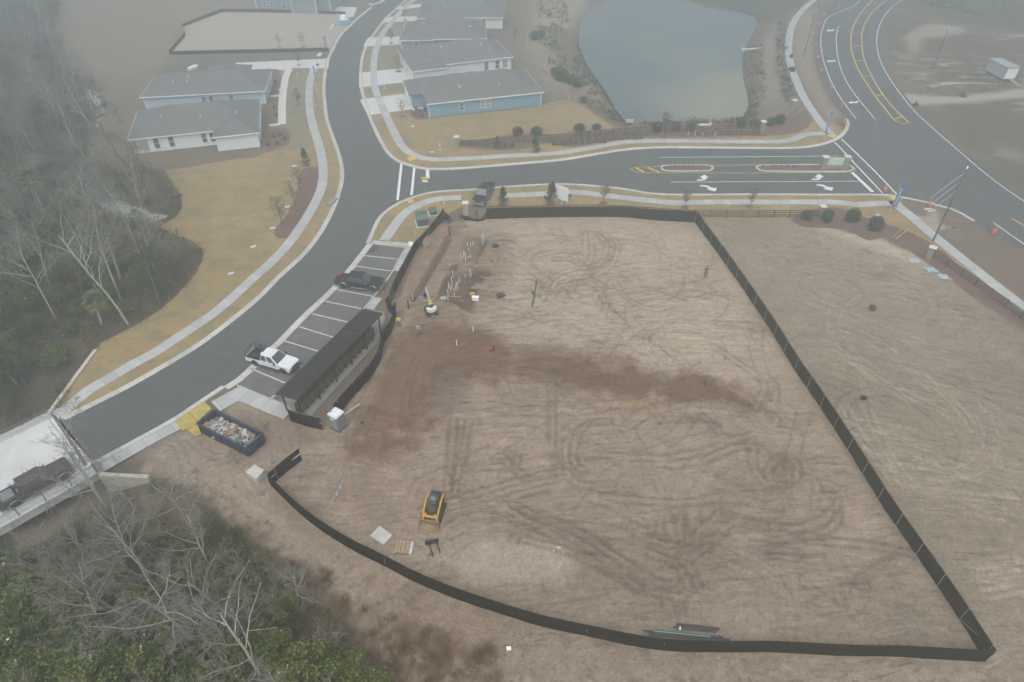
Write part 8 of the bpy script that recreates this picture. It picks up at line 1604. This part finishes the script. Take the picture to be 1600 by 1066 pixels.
for k, (u, v, sx_, sy_, sz_) in enumerate(((668,385,.9,2.2,.5), (700,412,1.0,.8,.4), (668,468,1.1,.8,.45), (752,447,1.2,.7,.35), (772,405,.7,.9,.3), (716,352,1.3,.7,.4))):
    o = MB().blob((0, 0, -.05), (sx_, sy_, sz_), .35, 2, k).build('soil_pile', mat('spoil_soil', (0.20, 0.138, 0.10), .95, 0, .25, 2, .6, col2=(0.29, 0.21, 0.16)), smooth_=True); p = G(u, v); o.location = (p[0], p[1], ground_z(*p)); tag(o, ('long bank of spoil beside the trench', 'low soil pile between the two excavations', 'soil pile behind the excavator arm', 'flat soil pile right of the nearer excavation', 'small soil pile below the black coil', 'soil pile at the head of the pad near the black posts')[k], 'soil pile')
# round bushes
def ball(seed, r, lm, n=2600, sz=.11):
    rs = np.random.RandomState(seed); d = rs.randn(n, 3); d /= np.linalg.norm(d, axis=1)[:, None]; q = (1 - .3 * rs.rand(n, 1) ** 2) * r; P_ = d * q
    for k in range(14): c = rs.randn(3); c /= np.linalg.norm(c); P_ *= (1 + .13 * np.exp(-((d - c) ** 2).sum(1) / .18))[:, None] * (1 - .006)
    P_[:, 2] = P_[:, 2] * .9 + r * .78; return leaf_v(P_[P_[:, 2] > .02], sz, rs)
B0 = {}
def bush(u, v, r, label, group, lm=L_DK, kind='a'):
    if kind not in B0:
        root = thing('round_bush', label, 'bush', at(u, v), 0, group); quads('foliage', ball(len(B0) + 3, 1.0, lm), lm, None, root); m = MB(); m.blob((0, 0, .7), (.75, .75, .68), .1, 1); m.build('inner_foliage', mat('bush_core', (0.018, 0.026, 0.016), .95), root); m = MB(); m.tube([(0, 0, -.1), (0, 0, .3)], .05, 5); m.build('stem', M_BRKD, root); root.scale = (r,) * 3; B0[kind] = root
    else: dup(B0[kind], at(u, v), rnd.random() * 6, label, group, (r * rnd.uniform(.85, 1.2), r * rnd.uniform(.8, 1.15), r * rnd.uniform(.8, 1.1) * (.55 if kind == 'b' else 1)))
bl = [(809,212),(838,212),(905,206),(932,203),(1026,205.5),(1055,204.5),(1078,204),(1157,198.5),(1179,197.5),(1203,195.5),(1217,193)]
for k, (u, v) in enumerate(bl): bush(u, v, 1.05 if k != 3 else .8, 'dark round clipped bush in the north bed, %s from the left' % ORD[k], 'dark round bushes north of the entrance road')
for k, (u, v, r) in enumerate(((1260,342,.95),(1291,345,1.05),(1331,345,1.15),(1366,358,1.35))): bush(u, v, r, 'dark round bush in the south mulch bed, %s from the left' % ORD[k], 'dark round bushes in the south bed', L_DK)
bush(1362, 484, .45, 'small green tuft growing alone on the outer field', 'lone green tufts', L_YG, 'b'); bush(1348, 624, .3, 'smallest green tuft on the outer field below the other', 'lone green tufts')
for k, (u, v, r) in enumerate(((836,62,1.3),(846,60,1.1),(868,118,1.2),(876,125,1.5),(890,130,1.3),(902,135,1.2),(912,160,.9),(1237,112,.7),(1236,90,.5))): bush(u, v, r, 'ragged green shrub on the bank, %s from the top' % ORD[k] if k < 7 else 'green shrub against the highway pavement, %s one' % ('nearer' if k == 7 else 'farther'), 'shrubs on the pond bank', L_CON, 'c')
# clumps of ornamental grass in rows
gc = None
def grass(u, v, s, label, group):
    global gc
    if gc is None:
        gc = thing('grass_clump', label, 'ornamental grass', at(u, v), 0, group); rs = np.random.RandomState(2); B_ = np.stack([rs.randn(260) * .12, rs.randn(260) * .12, np.zeros(260)], 1); quads('blades', blade_v(B_, .8, .035, rs, .9), L_PUR, None, gc, 3); m = MB(); m.blob((0, 0, .2), (.34, .34, .3), .2, 1, 4); m.build('clump_base', mat('grass_base', (0.13, 0.095, 0.08), .95), gc)
    else: dup(gc, at(u, v), rnd.random() * 6, label, group, s)
k = 0
for row, (v0, v1, u0, u1, n) in enumerate(((222,217,855,1000,17), (227,223,865,945,10), (214,212,900,1010,13), (226,230,722,800,9), (211,210,1090,1185,12))):
    for i in range(n): t_ = i / (n - 1); grass(u0 + (u1 - u0) * t_ + rnd.uniform(-1, 1), v0 + (v1 - v0) * t_ + rnd.uniform(-.5, .5), rnd.uniform(.8, 1.1), 'dormant brownish grass clump in the bed north of the entrance road', 'ornamental grass clumps north of the road')
for i in range(8): grass(1047 + i * 7.2, 261.5, .45, 'small dark plant on the left traffic island, %s from its left end' % ORD[i], 'plants on the left island')
for i, u in enumerate((1192,1207,1212,1219,1229,1239,1245)): grass(u, 261, .45, 'small dark plant on the right traffic island, %s from its left end' % ORD[i], 'plants on the right island')
for k, (u, v) in enumerate(((650,172),(657,176),(664,172),(648,180),(659,183),(428,215),(438,212),(445,218),(433,226),(419,228),(430,130),(432,142),(429,170),(431,182))): grass(u, v, .9, 'low brown shrub in the mulch %s' % ('beside the blue house' if k < 5 else 'in front of the white porch house' if k < 10 else 'between the two left houses'), 'shrubs in the house beds %d' % (0 if k < 5 else 1 if k < 10 else 2))
# young street trees
def young(seed, Ht, rad, n, lm, cone=False, sz=.13):
    rs = np.random.RandomState(seed); m = MB(); m.tube([(0, 0, -.1), (0, 0, Ht * .5), (.03, 0, Ht * .95)], [.05, .035, .012], 6, cap=False); P_ = []
    for i in range(34):
        z_ = Ht * ((.12 if cone else .38) + (.84 if cone else .58) * rs.rand()); w = rad * ((1 - z_ / Ht) * 1.05 + .08 if cone else math.sqrt(max(.05, 1 - ((z_ / Ht - .66) / .36) ** 2))); a = rs.rand() * 2 * pi; e = np.array([cos(a) * w, sin(a) * w, z_ + .15])
        m.tube([(0, 0, z_ - .25), tuple(e * np.array([.5, .5, 1]) - np.array([0, 0, .1])), tuple(e)], [.016, .01, .005], 3, cap=False); t_ = rs.rand(n // 34, 1) ** .6; P_.append(np.array([0, 0, z_ - .2]) * (1 - t_) + e * t_ + rs.randn(n // 34, 3) * .12)
    return m, leaf_v(np.concatenate(P_), sz, rs)
Y0 = {}; L_SP = leaf_mat('sparse_leaves', [(0.07, 0.075, 0.05), (0.11, 0.11, 0.075), (0.15, 0.14, 0.10)])
YK = {'cone': (young(1, 3.4, 1.15, 3200, L_CON, True), L_CON), 'thin': (young(2, 3.8, 1.0, 1100, L_SP), L_SP), 'wisp': (young(3, 4.2, 1.1, 520, L_SP), L_SP)}
def ytree(k, u, v, sc, label, group):
    if k not in Y0:
        r = thing('young_tree', label, 'tree', at(u, v), rnd.random() * 6, group); r.scale = (sc,) * 3; YK[k][0][0].build('trunk', M_BRKD, r, recalc=False); quads('crown', YK[k][0][1], YK[k][1], None, r); m = MB(); m.lathe([(.75, 0), (.7, .05), (.2, .1)], (0, 0, 0), 14); m.build('mulch_ring', M_MULCH, r); Y0[k] = r
    else: dup(Y0[k], at(u, v), rnd.random() * 6, label, group, sc)
for k, u, v, sc, lb in (('cone',786,321,.95,'dense young conifer just right of the dark pickup'), ('cone',861,318,1.1,'dense young conifer beside the white billboard'), ('thin',943,317.5,.85,'young tree between pavement and fence, first right of the billboard'), ('thin',1070,324,.8,'young tree by the pavement above the fence corner'), ('thin',1172,324,.85,'young tree by the pavement midway to the stone column'),
    ('cone',836,238,.9,'dark young tree in front of the north rail fence near the left column'), ('cone',777,233,.75,'small young tree in the left end of the north bed'), ('thin',1037,213,1.2,'tall young tree between the round bushes by the pond'), ('thin',1138,208,.8,'dark young tree in the north bed right of the stakes'),
    ('cone',478,258,.9,'young conifer on the tan lawn above the curved mulch bed'), ('wisp',470,300,1.1,'wispy young tree in the curved mulch bed, upper'), ('wisp',462,325,1.2,'wispy young tree in the middle of the curved mulch bed'), ('wisp',442,355,1.3,'wispy young tree at the lower end of the curved mulch bed'),
    ('thin',467,102,.7,'small tree at the corner of the left driveway'), ('wisp',628,182,.9,'thin staked tree in the lawn by the blue house'), ('wisp',623,112,1.0,'thin tree in the lawn beside the white house'), ('wisp',633,32,.9,'thin tree by the top driveway'), ('thin',611,68,.9,'small tree between driveway and farthest houses'), ('wisp',437,74,.8,'thin tree on the strip under the dirt lot, left one'), ('wisp',474,74,.9,'thin tree on the strip under the dirt lot, right one'),
    ('thin',466,165,.9,'small tree on the olive lawn left of the street'), ('wisp',187,190,.9,'thin small tree alone in the brown strip beside the wood'), ('wisp',804,66,.9,'thin tree behind the white house'), ('wisp',397,226,.8,'bare sapling against the white garage wing')): ytree(k, u, v, sc, lb, 'young planted trees')

for o in bpy.data.objects:
    if o.parent is None and o.get('category') and not o.get('kind'): o['kind'] = 'thing'

# ------------------------------------------------------------------ the foggy air: one even volume round everything
hz = MB(); hz.box((0, 185, 29), (700, 530, 68)); hm = bpy.data.materials.new('fog'); hm.use_nodes = True; t = hm.node_tree; t.nodes.clear()
vo = N(t, 'ShaderNodeVolumePrincipled'); vo.inputs['Density'].default_value = 0.0041; vo.inputs['Color'].default_value = (0.90, 0.975, 0.985, 1); vo.inputs['Anisotropy'].default_value = 0.75
oo = N(t, 'ShaderNodeOutputMaterial'); t.links.new(vo.outputs[0], oo.inputs['Volume'])
tag(hz.build('haze', hm), kind='stuff')
